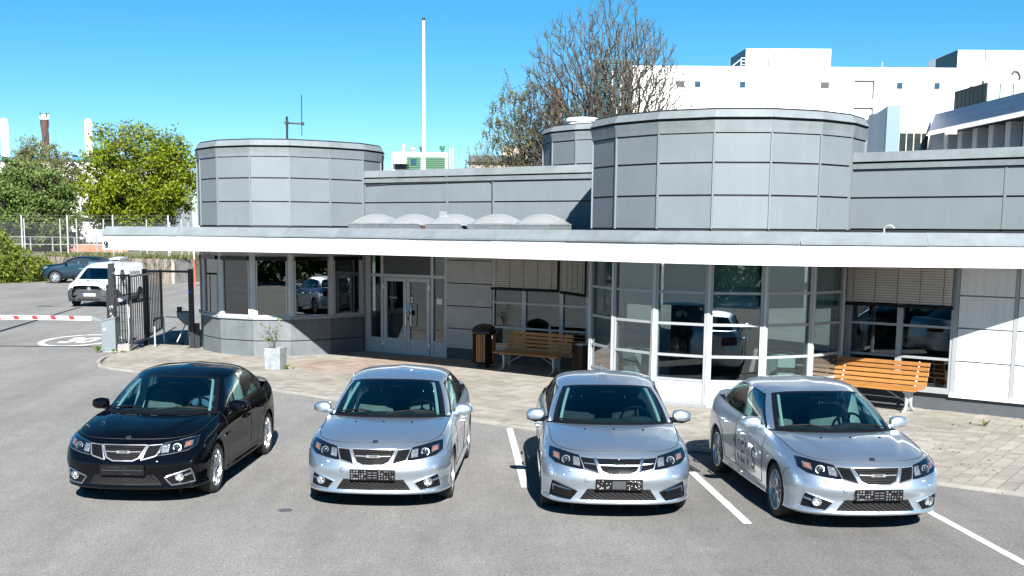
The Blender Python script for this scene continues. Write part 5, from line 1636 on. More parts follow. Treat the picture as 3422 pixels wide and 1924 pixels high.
t = thing('litter_bin', 'round black litter bin with orange wooden slats and a domed lid', 'litter bin', (.10, 29.40, .03))
MB().lathe([(.24, .10), (.255, .12), (.255, .84), (.24, .86)], n=28).build('drum', M['plastic'], t, 30)
MB().lathe([(.13, 0), (.13, .10)], n=20).build('foot', M['black_metal'], t, 30)
MB().lathe([(.30, .82), (.31, .86), (.30, .90), (.25, .97), (.16, 1.02), (.05, 1.045), (.001, 1.05)], n=16).build('lid', M['gloss_black'], t, 20)
sl = MB().box((0, 0, 0), (.040, .022, .66), bev=.004).mesh('slat', M['wood'])
for k in range(28):
    if k % 7 in (0, 1, 2): continue
    a = 2 * PI * k / 28 + R(192)
    inst(sl, 'slat', t, (.268 * math.cos(a), .268 * math.sin(a), .475), a - PI / 2)
for k in range(4):
    a = 2 * PI * (k * 7 + 1) / 28 + R(192)
    MB().box((.262 * math.cos(a), .262 * math.sin(a), .475), (.12, .03, .70), a - PI / 2).build('corner_post', M['plastic'], t)
MB().ellipsoid((.19, -.235, .74), (.022, .008, .05), 12, 8).build('badge', M['satin'], t, True)
t = thing('waste_box', 'narrow brown slatted waste box at the right end of the shaded bench', 'litter bin', (2.30, 28.18, .03))
MB().box((0, 0, .33), (.26, .26, .64)).build('box', M['ink'], t).rotation_euler = (0, 0, R(-40))
for k in range(5):
    for s, rz in ((0, R(-40)), (1, R(50))):
        u = -.115 + k * .0575; n = Vector((math.sin(rz), -math.cos(rz), 0)); d = Vector((math.cos(rz), math.sin(rz), 0))
        if s: n = -n if False else Vector((-1, 0, 0)) * .64 + Vector((0, -1, 0)) * .0
        p = (Vector((math.sin(R(-40)), -math.cos(R(-40)), 0)) * .135 + Vector((math.cos(R(-40)), math.sin(R(-40)), 0)) * u) if not s else (Vector((-math.cos(R(-40)), -math.sin(R(-40)), 0)) * .135 + Vector((math.sin(R(-40)), -math.cos(R(-40)), 0)) * u)
        MB().box((0, 0, 0), (.046, .016, .66)).build('slat', M['wood_dark'], t, loc=(p.x, p.y, .34)).rotation_euler = (0, 0, rz)
MB().box((0, 0, .68), (.29, .29, .03), R(-40)).build('rim', M['galv'], t)

t = thing('flower_tub', 'square grey concrete flower tub standing on the paving before the booth', 'planter', (-4.76, 28.75, .03), R(-14))
def tub(w0, w1, h):
    a, b = w0 / 2, w1 / 2; c = b - .04
    v = [(-a, -a, 0), (a, -a, 0), (a, a, 0), (-a, a, 0), (-b, -b, h), (b, -b, h), (b, b, h), (-b, b, h), (-c, -c, h), (c, -c, h), (c, c, h), (-c, c, h), (-c, -c, h - .05), (c, -c, h - .05), (c, c, h - .05), (-c, c, h - .05)]
    f = [(3, 2, 1, 0)]
    for o in (0, 4, 8): f += [(i + o, (i + 1) % 4 + o, (i + 1) % 4 + o + 4, i + o + 4) for i in range(4)]
    return MB().add(v, f)
tub(.37, .41, .50).build('tub', M['planter'], t)
MB().box((0, 0, .45), (.33, .33, .02)).build('soil', M['soil'], t)
def wispy(base, n, h, leaves, seed, mat='leaf_green', dry=True):
    rnd = random.Random(seed); st = MB(); lf = MB()
    for k in range(n):
        a = rnd.uniform(0, 2 * PI); lean = rnd.uniform(.1, .75)
        p = Vector(base) + Vector((rnd.uniform(-.06, .06), rnd.uniform(-.06, .06), 0)); pts = [p]
        d = Vector((math.cos(a) * lean * .6, math.sin(a) * lean * .4, 1)).normalized(); hh = h * rnd.uniform(.45, 1)
        for i in range(6):
            d = (d + Vector((rnd.uniform(-.25, .25), rnd.uniform(-.25, .25), rnd.uniform(-.25, .1)))).normalized(); pts.append(pts[-1] + d * hh / 6)
        st.tube(pts, [.006 - .0007 * i for i in range(7)], 4)
        for q in pts[2:]:
            for _ in range(2):
                e = q + Vector((rnd.uniform(-.12, .12), rnd.uniform(-.12, .12), rnd.uniform(-.03, .1))); st.tube([q, e], [.003, .0015], 3)
                if rnd.random() < leaves:
                    for _2 in range(3): leaf_quad(lf, e + Vector((rnd.uniform(-.03, .03), rnd.uniform(-.03, .03), rnd.uniform(-.03, .03))), rnd.uniform(.02, .045), rnd)
    return st, lf
def leaf_quad(mb, c, s, rnd, up=.0):
    n = Vector((rnd.gauss(0, 1), rnd.gauss(0, 1), rnd.gauss(0, 1) + up)).normalized()
    a = n.orthogonal().normalized(); b = n.cross(a); t = rnd.uniform(0, PI); a, b = a * math.cos(t) + b * math.sin(t), b * math.cos(t) - a * math.sin(t)
    mb.add([c - a * s, c - b * s * .55, c + a * s, c + b * s * .55], [(0, 1, 2, 3)])
t = thing('potted_shrub', 'half dried spindly shrub growing in the concrete flower tub', 'plant', (-4.76, 28.75, .48))
st, lf = wispy((0, 0, 0), 9, .75, .28, 3)
st.build('stem', M['bark_light'], t); o = lf.build('leaves', M['grass'], t); o['kind'] = 'stuff'
wm = MB(); rnd = random.Random(21)
def tuft(mb, x, y, z, n, s):
    for _ in range(n):
        a = rnd.uniform(0, 2 * PI); l = s * rnd.uniform(.5, 1.2); w = s * .12
        dx, dy = math.cos(a) * l * .7, math.sin(a) * l * .7
        mb.add([(x - dy * .1 - w * .3, y, z), (x + w * .3, y + dx * .1, z), (x + dx * .6 + w * .5, y + dy * .6, z + l * .6), (x + dx, y + dy, z + l * .75), (x + dx * .6 - w * .5, y + dy * .6, z + l * .62)], [(0, 1, 2, 3, 4)])
for x, y, n, s in ((-4.50, 28.62, 26, .16), (-4.34, 28.7, 12, .09), (8.62, 20.9, 24, .14), (8.45, 21.1, 8, .08), (8.1, 20.95, 7, .08), (9.2, 20.8, 9, .07), (9.35, 20.2, 22, .12), (9.55, 20.9, 14, .1), (7.3, 21.6, 6, .06), (6.2, 22.1, 5, .06), (-9.6, 32.35, 30, .12), (-9.35, 32.2, 18, .08), (-9.2, 32.05, 10, .07), (7.0, 18.6, 4, .05), (-10.02, 32.4, 20, .22), (7.9, 18.9, 3, .04)):
    tuft(wm, x, y, .03, n, s)
tag(wm.build('weeds', M['grass']), 'small green weeds sprouting from joints of the paving and kerb', 'weeds', kind='stuff')
dm = MB()
for _ in range(46):
    x = rnd.uniform(5.8, 9.4); y = 14.1 + (9.4 - x) * .75 + rnd.uniform(.2, 4.0)
    s = rnd.uniform(.012, .035); dm.ellipsoid((x, y, .036), (s, s * .6, .006), 6, 3)
tag(dm.build('litter', M['soil']), 'dry leaf crumbs and dirt scattered over the paving', 'debris', kind='stuff')
gr = MB().box((0, 0, 0), (.55, .38, .01))
t = thing('drain_cover', 'dark cast iron drain grate in the asphalt between the two right hand sedans', 'drain grate', (2.72, 17.05, .006), R(8))
MB().box((0, 0, 0), (.62, .5, .008)).build('frame', M['black_metal'], t)
for k in range(9): MB().box((-.24 + k * .06, 0, .007), (.028, .42, .012)).build('bar', M['grey_plastic'], t)
t = thing('valve_cover', 'small worn iron valve cover in the asphalt before the black sedan', 'manhole cover', (-2.28, 14.3, .004))
MB().lathe([(.085, 0), (.085, .003), (.078, .004), (.001, .004)], n=24).build('lid', M['plinth'], t)

# ================================================================ barrier, gates and posts by the drive
t = thing('boom_barrier', 'white and red boom barrier lowered across the drive from its grey cabinet', 'barrier', (-9.8, 32.8, 0))
cb = MB(); cb.add([(-.18, -.15, 0), (.18, -.15, 0), (.18, .2, 0), (-.18, .2, 0), (-.18, -.15, .82), (.18, -.15, .91), (.18, .2, .91), (-.18, .2, .82)], [(3, 2, 1, 0), (4, 5, 6, 7), (0, 1, 5, 4), (1, 2, 6, 5), (2, 3, 7, 6), (3, 0, 4, 7)])
cab = cb.build('cabinet', M['grey_box'], t)
cl = MB(); cl.add([(-.20, -.17, .80), (.20, -.17, .90), (.20, .22, .90), (-.20, .22, .80), (-.20, -.17, .835), (.20, -.17, .935), (.20, .22, .935), (-.20, .22, .835)], [(3, 2, 1, 0), (4, 5, 6, 7), (0, 1, 5, 4), (1, 2, 6, 5), (2, 3, 7, 6), (3, 0, 4, 7)])
cl.build('cabinet_lid', M['grey_box'], cab)
MB().lathe([(.032, -.006), (.032, .004), (.001, .006)], (-.10, -.155, .60), 16, 'y').build('lock', M['white_paint'], cab)
bm_ = MB().bar((-.42, -.12, .885), (-4.6, -.12, .90), .045, .105); arm = bm_.build('boom', M['white_paint'], t)
for k in range(11):
    x = -.86 - k * .4875
    if x < -4.4: break
    MB().add([(x, -.1445, .845), (x - .15, -.1445, .845), (x - .19, -.1445, .94), (x - .04, -.1445, .94)], [(3, 2, 1, 0)]).add([(x, -.1465, .85), (x - .15, -.1465, .85), (x - .19, -.1465, .935), (x - .04, -.1465, .935)], [(0, 1, 2, 3)]).build('red_band', M['red'], arm)
pb = MB(); pb.add([(-.16, -.15, .80), (-.16, -.09, .80), (-.44, -.09, .835), (-.44, -.15, .835), (-.16, -.15, .86), (-.16, -.09, .86), (-.44, -.09, .945), (-.44, -.15, .945)], [(0, 1, 2, 3), (7, 6, 5, 4), (0, 4, 5, 1), (1, 5, 6, 2), (2, 6, 7, 3), (3, 7, 4, 0)])
pb.build('boom_bracket', M['grey_box'], t)
MB().box((0, .02, .0), (.44, .44, .04)).build('base_slab', M['concrete'], t)

def railing(t, p, q, z0, z1, n, w=.05, rail=.05, bar=.028):
    p, q = Vector((*p, 0)), Vector((*q, 0))
    for s, e in ((p, 'a'), (q, 'b')): MB().box((s.x, s.y, (z0 + z1) / 2), (w, w, z1 - z0)).build('frame_post', M['black_metal'], t)
    for z in (z0 + .04, z1 - .04): MB().bar(p + Vector((0, 0, z)), q + Vector((0, 0, z)), rail).build('rail', M['black_metal'], t)
    for k in range(1, n):
        c = p + (q - p) * k / n
        MB().box((c.x, c.y, (z0 + z1) / 2), (bar, bar, z1 - z0 - .14)).build('bar', M['black_metal'], t)
t = thing('swing_gate', 'black barred swing gate standing open beside the tall dark post', 'gate', (0, 0, 0))
railing(t, (-9.22, 32.75), (-9.30, 34.75), .16, 2.02, 8, .05, .05, .02)
MB().box((-9.24, 32.76, 1.05), (.05, .05, .30)).build('lock_case', M['galv'], t)
t = thing('sliding_gate', 'long black barred sliding gate drawn back behind the swing gate', 'gate', (0, 0, 0))
railing(t, (-9.38, 34.85), (-9.72, 37.9), .18, 2.0, 10, .06, .06, .024)
t = thing('mesh_panel', 'black railing panel laced with thin horizontal wires right of the tall post', 'fence', (0, 0, 0))
railing(t, (-9.78, 33.15), (-9.32, 33.0), .14, 2.04, 6, .04)
for k in range(8): MB().tube([(-9.80, 33.11, .3 + k * .24), (-9.30, 32.95, .3 + k * .24)], .005, 4).build('wire', M['black_metal'], t)
t = thing('gate_post', 'tall dark steel gate post with peeling paint behind the barrier cabinet', 'post', (-9.88, 33.35, 0))
MB().box((0, 0, 1.15), (.15, .15, 2.30), bev=.01).build('post', M['black_metal'], t)
MB().box((-.17, .15, .87), (.05, .05, 1.74)).build('side_post', M['black_metal'], t)
MB().box((-.20, .05, 1.78), (.12, .09, .11)).build('detector', M['white_paint'], t)
for k in range(6):
    z = .55 + k * .30
    MB().tube([(.06, -.08, z), (.16, -.10, z)], .008, 5).build('hook', M['galv'], t)
pp = MB(); rr_ = random.Random(4)
for _ in range(16): 
    z = rr_.uniform(.75, 1.2); x = rr_.uniform(-.06, .05); pp.box((x, -.0765, z), (rr_.uniform(.01, .04), .002, rr_.uniform(.01, .05)))
o = pp.build('paint_chip', M['galv'], t); o['kind'] = 'stuff'
t = thing('security_camera', 'white bullet camera fixed to the railing near the swing gate', 'camera', (-9.40, 32.92, 1.38))
MB().bar((.04, .1, .08), (-.12, -.14, -.02), .085, .075).build('housing', M['white_paint'], t); MB().tube([(.03, .05, .05), (.05, .06, -.9), (.03, .06, -1.2), (-.28, .04, -1.22)], .022, 8).build('conduit', M['galv'], t, True)
t = thing('gate_portal', 'black portal of two posts and a thin top bar over the footway', 'gate', (0, 0, 0))
MB().box((-9.36, 34.72, 1.06), (.11, .11, 2.12)).build('post', M['black_metal'], t)
fpst = MB().box((-7.82, 33.62, 1.08), (.125, .125, 2.16)).build('post', M['black_metal'], t)
MB().box((-7.80, 33.62, .02), (.32, .26, .03)).build('foot_plate', M['black_metal'], fpst)
MB().bar((-9.36, 34.72, 2.06), (-7.82, 33.62, 2.09), .05, .06).build('top_bar', M['black_metal'], t)
MB().box((-7.84, 33.55, 1.55), (.07, .02, .09)).build('sticker', M['plate_blue'], t)
MB().bar((-7.76, 33.65, .35), (-7.62, 33.66, .35), .05, .7).build('side_box', M['black_metal'], t)
t = thing('turnstile', 'grey turnstile head with drooping tubular arms fixed beside the footway', 'turnstile', (-8.05, 33.9, 0))
tn = MB().add([(-.22, -.12, .97), (.14, -.12, .99), (.14, .16, .99), (-.22, .16, .97), (-.20, -.12, .84), (.0, -.12, .64), (.14, -.12, .64), (.14, .16, .64), (.0, .16, .64), (-.20, .16, .84)], [(0, 1, 2, 3), (0, 4, 5, 6, 1), (3, 2, 7, 8, 9), (0, 3, 9, 4), (4, 9, 8, 5), (5, 8, 7, 6), (1, 6, 7, 2)])
hd = tn.build('head', M['grey_box'], t)
MB().box((-.03, .02, .995), (.40, .32, .02)).build('top_plate', M['joint'], hd)
MB().box((-.16, .0, 1.06), (.12, .10, .13)).build('card_reader', M['grey_plastic'], hd)
MB().tube([(0, 0, .66), (-.22, -.14, .18)], .018, 8).build('arm', M['galv'], t, True); MB().tube([(.06, .05, .66), (.04, .12, .24)], .018, 8).build('arm', M['galv'], t, True); MB().tube([(-.2, .1, .82), (-.72, .72, .80)], .014, 8).build('arm', M['galv'], t, True)
MB().tube([(.12, .02, .7), (.12, .02, 0)], .05, 8).build('pillar', M['grey_box'], t)
t = thing('hand_rail', 'low steel handrail loop beside the turnstile', 'handrail', (-8.87, 33.75, 0))
MB().tube([(0, 0, .0), (0, 0, .70), (0, .02, .765), (0, .08, .79), (0, .92, .79), (0, .98, .765), (0, 1.0, .70), (0, 1.0, 0)], .024, 8).build('rail', M['galv'], t, True)
MB().tube([(0, -.005, .735), (0, .08, .79), (0, .92, .79)], .031, 8).build('grip', M['black_metal'], t, True)
t = thing('concrete_foot', 'weathered concrete foot block lying below the railing panel', 'concrete block', (-9.40, 32.72, 0), R(-4))
MB().box((0, 0, .11), (.32, .22, .17), bev=.015).build('block', M['concrete'], t); MB().box((-.12, 0, .015), (.08, .22, .03)).build('lug', M['concrete'], t); MB().box((.12, 0, .015), (.08, .22, .03)).build('lug', M['concrete'], t)
t = thing('weld_mesh_fence', 'white painted welded mesh fence at the right end of the gatehouse', 'fence', (0, 0, 0))
f0, f1 = Vector((9.78, 21.62, 0)), Vector((11.6, 20.3, 0))
for k in range(3):
    c = f0 + (f1 - f0) * k / 2; MB().box((c.x, c.y, .95), (.06, .06, 1.9)).build('post', M['white_paint'], t)
wm_ = MB()
for k in range(34):
    c = f0 + (f1 - f0) * k / 33; wm_.box((c.x, c.y, .97), (.009, .009, 1.74))
for k in range(9): wm_.bar(f0 + Vector((0, -.02, .12 + k * .21)), f1 + Vector((0, -.02, .12 + k * .21)), .012)
o = wm_.build('wire', M['white_paint'], t); o['kind'] = 'stuff'
t = thing('white_wall', 'low white wall behind the welded mesh fence', 'wall', (11.2, 22.2, 0), R(-42)); MB().box((0, 0, 1.2), (3.2, .2, 2.4)).build('wall', M['white'], t)
t = thing('lamp_post', 'grey street lamp post standing left of the drive', 'street lamp', (-14.75, 36.2, 0))
MB().tube([(0, 0, 0), (0, 0, 9.6)], [.09, .055], 10).build('pole', M['galv'], t, True); MB().tube([(0, 0, 9.55), (-.5, 0, 9.7), (-1.2, 0, 9.72)], .035, 8).build('arm', M['galv'], t, True); MB().box((-1.5, 0, 9.72), (.7, .25, .12), bev=.03).build('lamp_head', M['grey_box'], t)
t = thing('snow_stake', 'orange and white snow stake beside the stained retaining wall', 'marker pole', (-15.8, 68.9, 0))
MB().tube([(0, 0, 0), (.0, 0, 1.5)], .035, 8).build('stake', M['orange_red'], t); MB().tube([(0, 0, 1.5), (-.03, 0, 1.95)], .035, 8).build('tip', M['white_paint'], t)
# ================================================================ van and small SUV on the drive
def loft(stations, nu=60):
    """stations: (y, [(x, z) from sill up to the centre of the roof]) -> half grid sampled smoothly, mirrored"""
    Y = np.array([s[0] for s in stations]); K = len(stations[0][1])
    P = np.array([[(x, s[0], z) for x, z in s[1]] for s in stations], float)
    tq = np.concatenate([np.linspace(a, b, 6, endpoint=False) for a, b in zip(range(len(Y) - 1), range(1, len(Y)))] + [[len(Y) - 1]])
    rows = np.stack([pchip_rows(P[:, k], np.arange(len(Y)), tq) for k in range(K)], 1)
    vq = np.linspace(0, K - 1, 30)
    G = np.stack([pchip_rows(rows[i], np.arange(K), vq) for i in range(len(tq))], 0)
    L = G[:, ::-1].copy(); L[..., 0] *= -1
    return np.concatenate([G, L[:, 1:]], axis=1)
def small_car(name, label, cat, loc, rz, stations, paint, axles, wr, wx, rimm, spokes):
    root = thing(name, label, cat, loc, rz)
    G = loft(stations); V = G.reshape(-1, 3).copy(); a, b = G.shape[:2]
    dead = np.zeros(len(V), bool)
    for ay in axles: dead |= (np.hypot(V[:, 1] - ay, V[:, 2] - wr) < wr + .045) & (np.abs(V[:, 0]) > wx - .3)
    Fs = []
    for i in range(a - 1):
        for j in range(b - 1):
            f = (i * b + j, (i + 1) * b + j, (i + 1) * b + j + 1, i * b + j + 1)
            if not all(dead[k] for k in f): Fs.append(f)
    for k in np.nonzero(dead)[0]:
        ay = min(axles, key=lambda q: abs(q - V[k, 1])); v = np.array([V[k, 1] - ay, V[k, 2] - wr]); L = max(np.hypot(*v), 1e-6); v = v / L * (wr + .045)
        V[k, 1] = ay + v[0]; V[k, 2] = wr + v[1]
    mb = MB(); mb.v = [tuple(p) for p in V]; mb.f = Fs
    body = mb.build('body', paint, root, 'all')
    bvh = BVHTree.FromPolygons([tuple(p) for p in V], Fs)
    ub = MB().box((0, 0, .3), (wx * 1.5, axles[1] - axles[0] + 1.2, .12)); ub.build('underbody', M['ink'], root)
    for ay in axles:
        for s in (-1, 1):
            lin = MB(); lin.grid([[(x * s, ay + (wr + .05) * math.cos(t), wr + (wr + .05) * math.sin(t)) for x in (wx - .45, wx - .2, wx + .06)] for t in np.linspace(-.3, PI + .3, 16)]); lin.build('arch_liner', M['ink'], root)
            wheel_parts(root, (wx - .10) * s, ay, s, rimm, .21, wr, wr * .68, spokes, name)
    def side(poly, s, mat, nm, out=.006, parent=None):
        fn = lambda y, z, o: (lambda h: (h[0] + Vector((s * o, 0, 0))) if h[0] is not None else Vector((wx * s, y, z)))(bvh.ray_cast(Vector((3 * s, y, z)), Vector((-s, 0, 0))))
        return conv_patch(poly, out, fn).build(nm, mat, parent or root, True)
    def front(poly, mat, nm, out=.008, parent=None):
        fn = lambda x, z, o: (lambda h: (h[0] + Vector((0, -o, o * .4))) if h[0] is not None else Vector((x, -2, z)))(bvh.ray_cast(Vector((x, -5, z)), Vector((0, 1, 0))))
        return conv_patch(poly, out, fn, 6).build(nm, mat, parent or root, True), fn
    return root, side, front, bvh
# van
vs = [(-2.25, [(.55, .28), (.62, .5), (.6, .72), (.52, .86), (0, .90)]), (-2.18, [(.76, .24), (.80, .5), (.78, .72), (.68, .90), (0, .95)]), (-1.95, [(.86, .22), (.89, .5), (.87, .75), (.76, .97), (0, 1.02)]),
      (-1.45, [(.90, .22), (.92, .55), (.90, .85), (.80, 1.06), (0, 1.10)]), (-1.05, [(.90, .22), (.925, .55), (.915, .95), (.84, 1.20), (0, 1.30)]), (-.45, [(.90, .22), (.925, .55), (.915, 1.0), (.78, 1.52), (0, 1.63)]),
      (.0, [(.90, .22), (.925, .55), (.915, 1.05), (.77, 1.64), (0, 1.75)]), (.6, [(.90, .22), (.925, .55), (.915, 1.1), (.78, 1.70), (0, 1.80)]), (1.5, [(.90, .22), (.925, .55), (.915, 1.1), (.78, 1.70), (0, 1.80)]),
      (2.1, [(.90, .24), (.92, .55), (.905, 1.1), (.78, 1.68), (0, 1.77)]), (2.24, [(.85, .3), (.87, .6), (.85, 1.1), (.74, 1.60), (0, 1.70)])]
van, vside, vfront, vb = small_car('delivery_van', 'white delivery van with grey bumper and black lettering, seen behind the gates', 'van', (-15.83, 52.75, 0), R(-4), vs, M['van_white'], (-1.35, 1.40), .325, .90, M['grey_plastic'], 5)
wsx, fn = vfront([(-.70, 1.10), (.70, 1.10), (.60, 1.545), (-.60, 1.545)], M['gloss_black'], 'windshield', .006)
wsx.data.materials[0] = glass_mat('van_glass', (.10, .17, .18), .10)
vfront([(-.66, .24), (.66, .24), (.74, .45), (.72, .70), (.45, .74), (-.45, .74), (-.72, .70), (-.74, .45)], M['grey_plastic'], 'bumper', .012)
vfront([(-.5, .245), (.5, .245), (.52, .36), (-.52, .36)], M['ink'], 'lower_intake', .016)
vfront([(-.42, .60), (.42, .60), (.42, .625), (-.42, .625)], M['ink'], 'intake_slot', .018)
for s in (-1, 1):
    h, _ = vfront([(s * x, z) for x, z in ((.40, .735), (.73, .70), (.76, .79), (.60, .805), (.42, .775))], M['gloss_black'], 'headlight', .016)
    vfront([(s * x, z) for x, z in ((.42, .735), (.60, .722), (.60, .745), (.42, .755))], M['reflector'], 'light_bar', .022, h)
    vfront([(s * x, z) for x, z in ((.64, .72), (.72, .715), (.72, .76), (.64, .775))], M['reflector'], 'lamp', .022, h)
    vside([(-.95, 1.12), (-.25, 1.12), (-.25, 1.50), (-.55, 1.46)], s, M['dark_glass'], 'side_window')
    mm = MB(); sblock(mm, (1.02 * s, -.92, 1.15), (.2, .12, .24), 3.2); mm.build('side_mirror', M['plastic'], van, True)
    vside([(-1.0, .38), (1.02, .38), (1.02, .46), (-1.0, .46)], s, M['grey_plastic'], 'rub_strip')
    vside([(1.9, .75), (2.1, .75), (2.1, 1.2), (1.95, 1.2)], s, M['red_lens'], 'tail_light')
    seamm = MB().tube([(lambda h: (h[0] + Vector((.002 * s, 0, 0))) if h[0] is not None else Vector((.92 * s, -.1, z)))(vb.ray_cast(Vector((3 * s, -.12, z)), Vector((-s, 0, 0)))) for z in np.linspace(.35, 1.6, 10)], .006, 5); seamm.build('panel_gap', M['ink'], van)
def van_text(txt, size, pts_fn, nm, mat='ink'):
    me = text_mesh(txt, size, M[mat], 0)
    for v in me.vertices: v.co = pts_fn(v.co.x, v.co.y)
    o = bpy.data.objects.new(nm, me); COL.objects.link(o); o.parent = van
van_text('Sandbäckens', .23, lambda x, y: (lambda h: h[0] + Vector((0, -.01, .012)) if h[0] is not None else Vector((0, -2, .9)))(vb.ray_cast(Vector((x, -1.72 + y * 1.6, 3)), Vector((0, 0, -1)))), 'hood_lettering')
van_text('Sandbäckens', .25, lambda x, y: (lambda h: h[0] + Vector((.008, 0, 0)) if h[0] is not None else Vector((.93, 1, 1.2)))(vb.ray_cast(Vector((3, .95 + x, 1.33 + y)), Vector((-1, 0, 0)))), 'side_lettering')
vbm = [c for c in van.children if c.name.startswith('body')][0].data; vbm.materials.append(M['grey_plastic'])
for pg in vbm.polygons:
    if (pg.center.y < -1.66 and pg.center.z < .72) or pg.center.z < .34: pg.material_index = 1
bd = MB().lathe([(.075, 0), (.075, -.01), (.001, -.014)], (0, 0, 0), 20, 'y').build('emblem', M['chrome'], van); bd.location = fn(0, .735, .02)
pb_ = fn(0, .50, .02)
np_ = MB().box((pb_.x, pb_.y - .008, .50), (.52, .01, .11)).build('number_plate', M['plate_white'], van)
MB().box((pb_.x - .235, pb_.y - .0145, .50), (.045, .003, .105)).build('blue_band', M['plate_blue'], np_)
place_text(text_mesh('SJL 04J', .10, M['ink'], .0005, .002), 'plate_lettering', np_, (pb_.x + .02, pb_.y - .015, .50), (1, 0, 0), (0, 0, 1))
for y in (-.1, 1.2): MB().bar((-.72, y, 1.84), (.72, y, 1.84), .05, .03).build('roof_bar', M['black_metal'], van)
vd = MB(); sblock(vd, (.36, -.25, 1.12), (.42, .25, .5), 3); sblock(vd, (.36, -.28, 1.42), (.17, .2, .22), 2.2)
t = thing('person', 'person in a green vest sitting behind the windscreen of the white van', 'person', van.location, van.rotation_euler.z)
# figure: one skinned surface
def sitter(root, x, y, z, cloth, skin):
    bm = bmesh.new(); sk = bm.verts.layers.skin.verify(); J = {}
    for n, co, r in (('pel', (0, .1, -.35), .15), ('chest', (0, .08, 0), .16), ('neck', (0, .05, .15), .055), ('head', (0, .03, .27), .09), ('crown', (0, .04, .34), .06), ('sl', (-.18, .07, .05), .065), ('el', (-.24, -.15, -.12), .045), ('hl', (-.16, -.38, -.02), .035), ('sr', (.18, .07, .05), .065), ('er', (.24, -.15, -.12), .045), ('hr', (.16, -.38, -.02), .035)):
        J[n] = bm.verts.new((x + co[0], y + co[1], z + co[2])); J[n][sk].radius = (r, r)
    for a, b in (('pel', 'chest'), ('chest', 'neck'), ('neck', 'head'), ('head', 'crown'), ('chest', 'sl'), ('sl', 'el'), ('el', 'hl'), ('chest', 'sr'), ('sr', 'er'), ('er', 'hr')): bm.edges.new((J[a], J[b]))
    J['pel'][sk].use_root = True
    me = bpy.data.meshes.new('body'); bm.to_mesh(me); bm.free(); o = bpy.data.objects.new('body', me); COL.objects.link(o)
    o.modifiers.new('skin', 'SKIN'); s2 = o.modifiers.new('sub', 'SUBSURF'); s2.levels = s2.render_levels = 2
    dg = bpy.context.evaluated_depsgraph_get(); dg.update(); m2 = bpy.data.meshes.new_from_object(o.evaluated_get(dg)); o.modifiers.clear(); o.data = m2; o.parent = root
    m2.materials.clear(); m2.materials.append(cloth); m2.materials.append(skin)
    for p in m2.polygons:
        p.use_smooth = True
        if p.center.z > z + .16 or p.center.y < y - .33: p.material_index = 1
    MB().ellipsoid((x, y + .05, z + .31), (.095, .10, .075)).build('hair', M['hair'], root, True)
sitter(t, .36, -.25, 1.08, M['hi_vis'], M['skin'])
# the van needs an opening behind its glass: cut the faces under the windshield
def cut_under(body, poly):
    bm = bmesh.new(); bm.from_mesh(body.data)
    kill = [f for f in bm.faces if f.normal.y * 1 != 0 and inside((f.calc_center_median().x, f.calc_center_median().z), poly) and f.calc_center_median().y < .1]
    bmesh.ops.delete(bm, geom=kill, context='FACES'); bm.to_mesh(body.data); bm.free()
cut_under([c for c in van.children if c.name.startswith('body')][0], [(-.67, 1.13), (.67, 1.13), (.57, 1.53), (-.57, 1.53)])
db = MB(); sblock(db, (0, -.95, 1.0), (1.5, .8, .2), 3); db.box((0, .25, .9), (1.6, .04, 1.3)); db.build('dashboard', M['dash'], van, 'all')
t = thing('ladder', 'folded aluminium ladder strapped on the roof of the white van', 'ladder', (-15.52, 53.6, 1.87), R(10))
for s in (-1, 1): MB().bar((s * .19, -1.6, .045), (s * .19, 1.6, .045), .03, .09).build('rail', M['ladder'], t)
for k in range(11): MB().tube([(-.19, -1.5 + k * .3, .05), (.19, -1.5 + k * .3, .05)], .016, 6).build('rung', M['ladder'], t)
# small SUV
ss = [(-2.06, [(.45, .35), (.55, .55), (.5, .75), (.4, .86), (0, .90)]), (-1.98, [(.66, .28), (.76, .55), (.72, .80), (.58, .94), (0, .98)]), (-1.7, [(.80, .25), (.86, .55), (.83, .88), (.66, 1.04), (0, 1.06)]),
      (-1.25, [(.84, .25), (.89, .58), (.86, .93), (.70, 1.08), (0, 1.11)]), (-.9, [(.84, .25), (.885, .58), (.86, .98), (.72, 1.13), (0, 1.17)]), (-.35, [(.84, .25), (.88, .58), (.86, 1.05), (.62, 1.42), (0, 1.48)]),
      (.1, [(.84, .25), (.88, .58), (.86, 1.06), (.60, 1.50), (0, 1.56)]), (.7, [(.84, .25), (.885, .6), (.87, 1.07), (.58, 1.49), (0, 1.55)]), (1.3, [(.84, .27), (.90, .62), (.875, 1.06), (.56, 1.40), (0, 1.47)]),
      (1.75, [(.80, .32), (.86, .65), (.82, 1.05), (.55, 1.24), (0, 1.32)]), (2.02, [(.68, .4), (.74, .7), (.68, .95), (.5, 1.02), (0, 1.05)])]
suv, sside, sfront, sb = small_car('compact_suv', 'dark teal compact SUV parked beside the laurel hedge', 'car', (-23.17, 72.35, 0), R(-86), ss, M['suv_blue'], (-1.27, 1.26), .335, .86, M['rim'], 5)
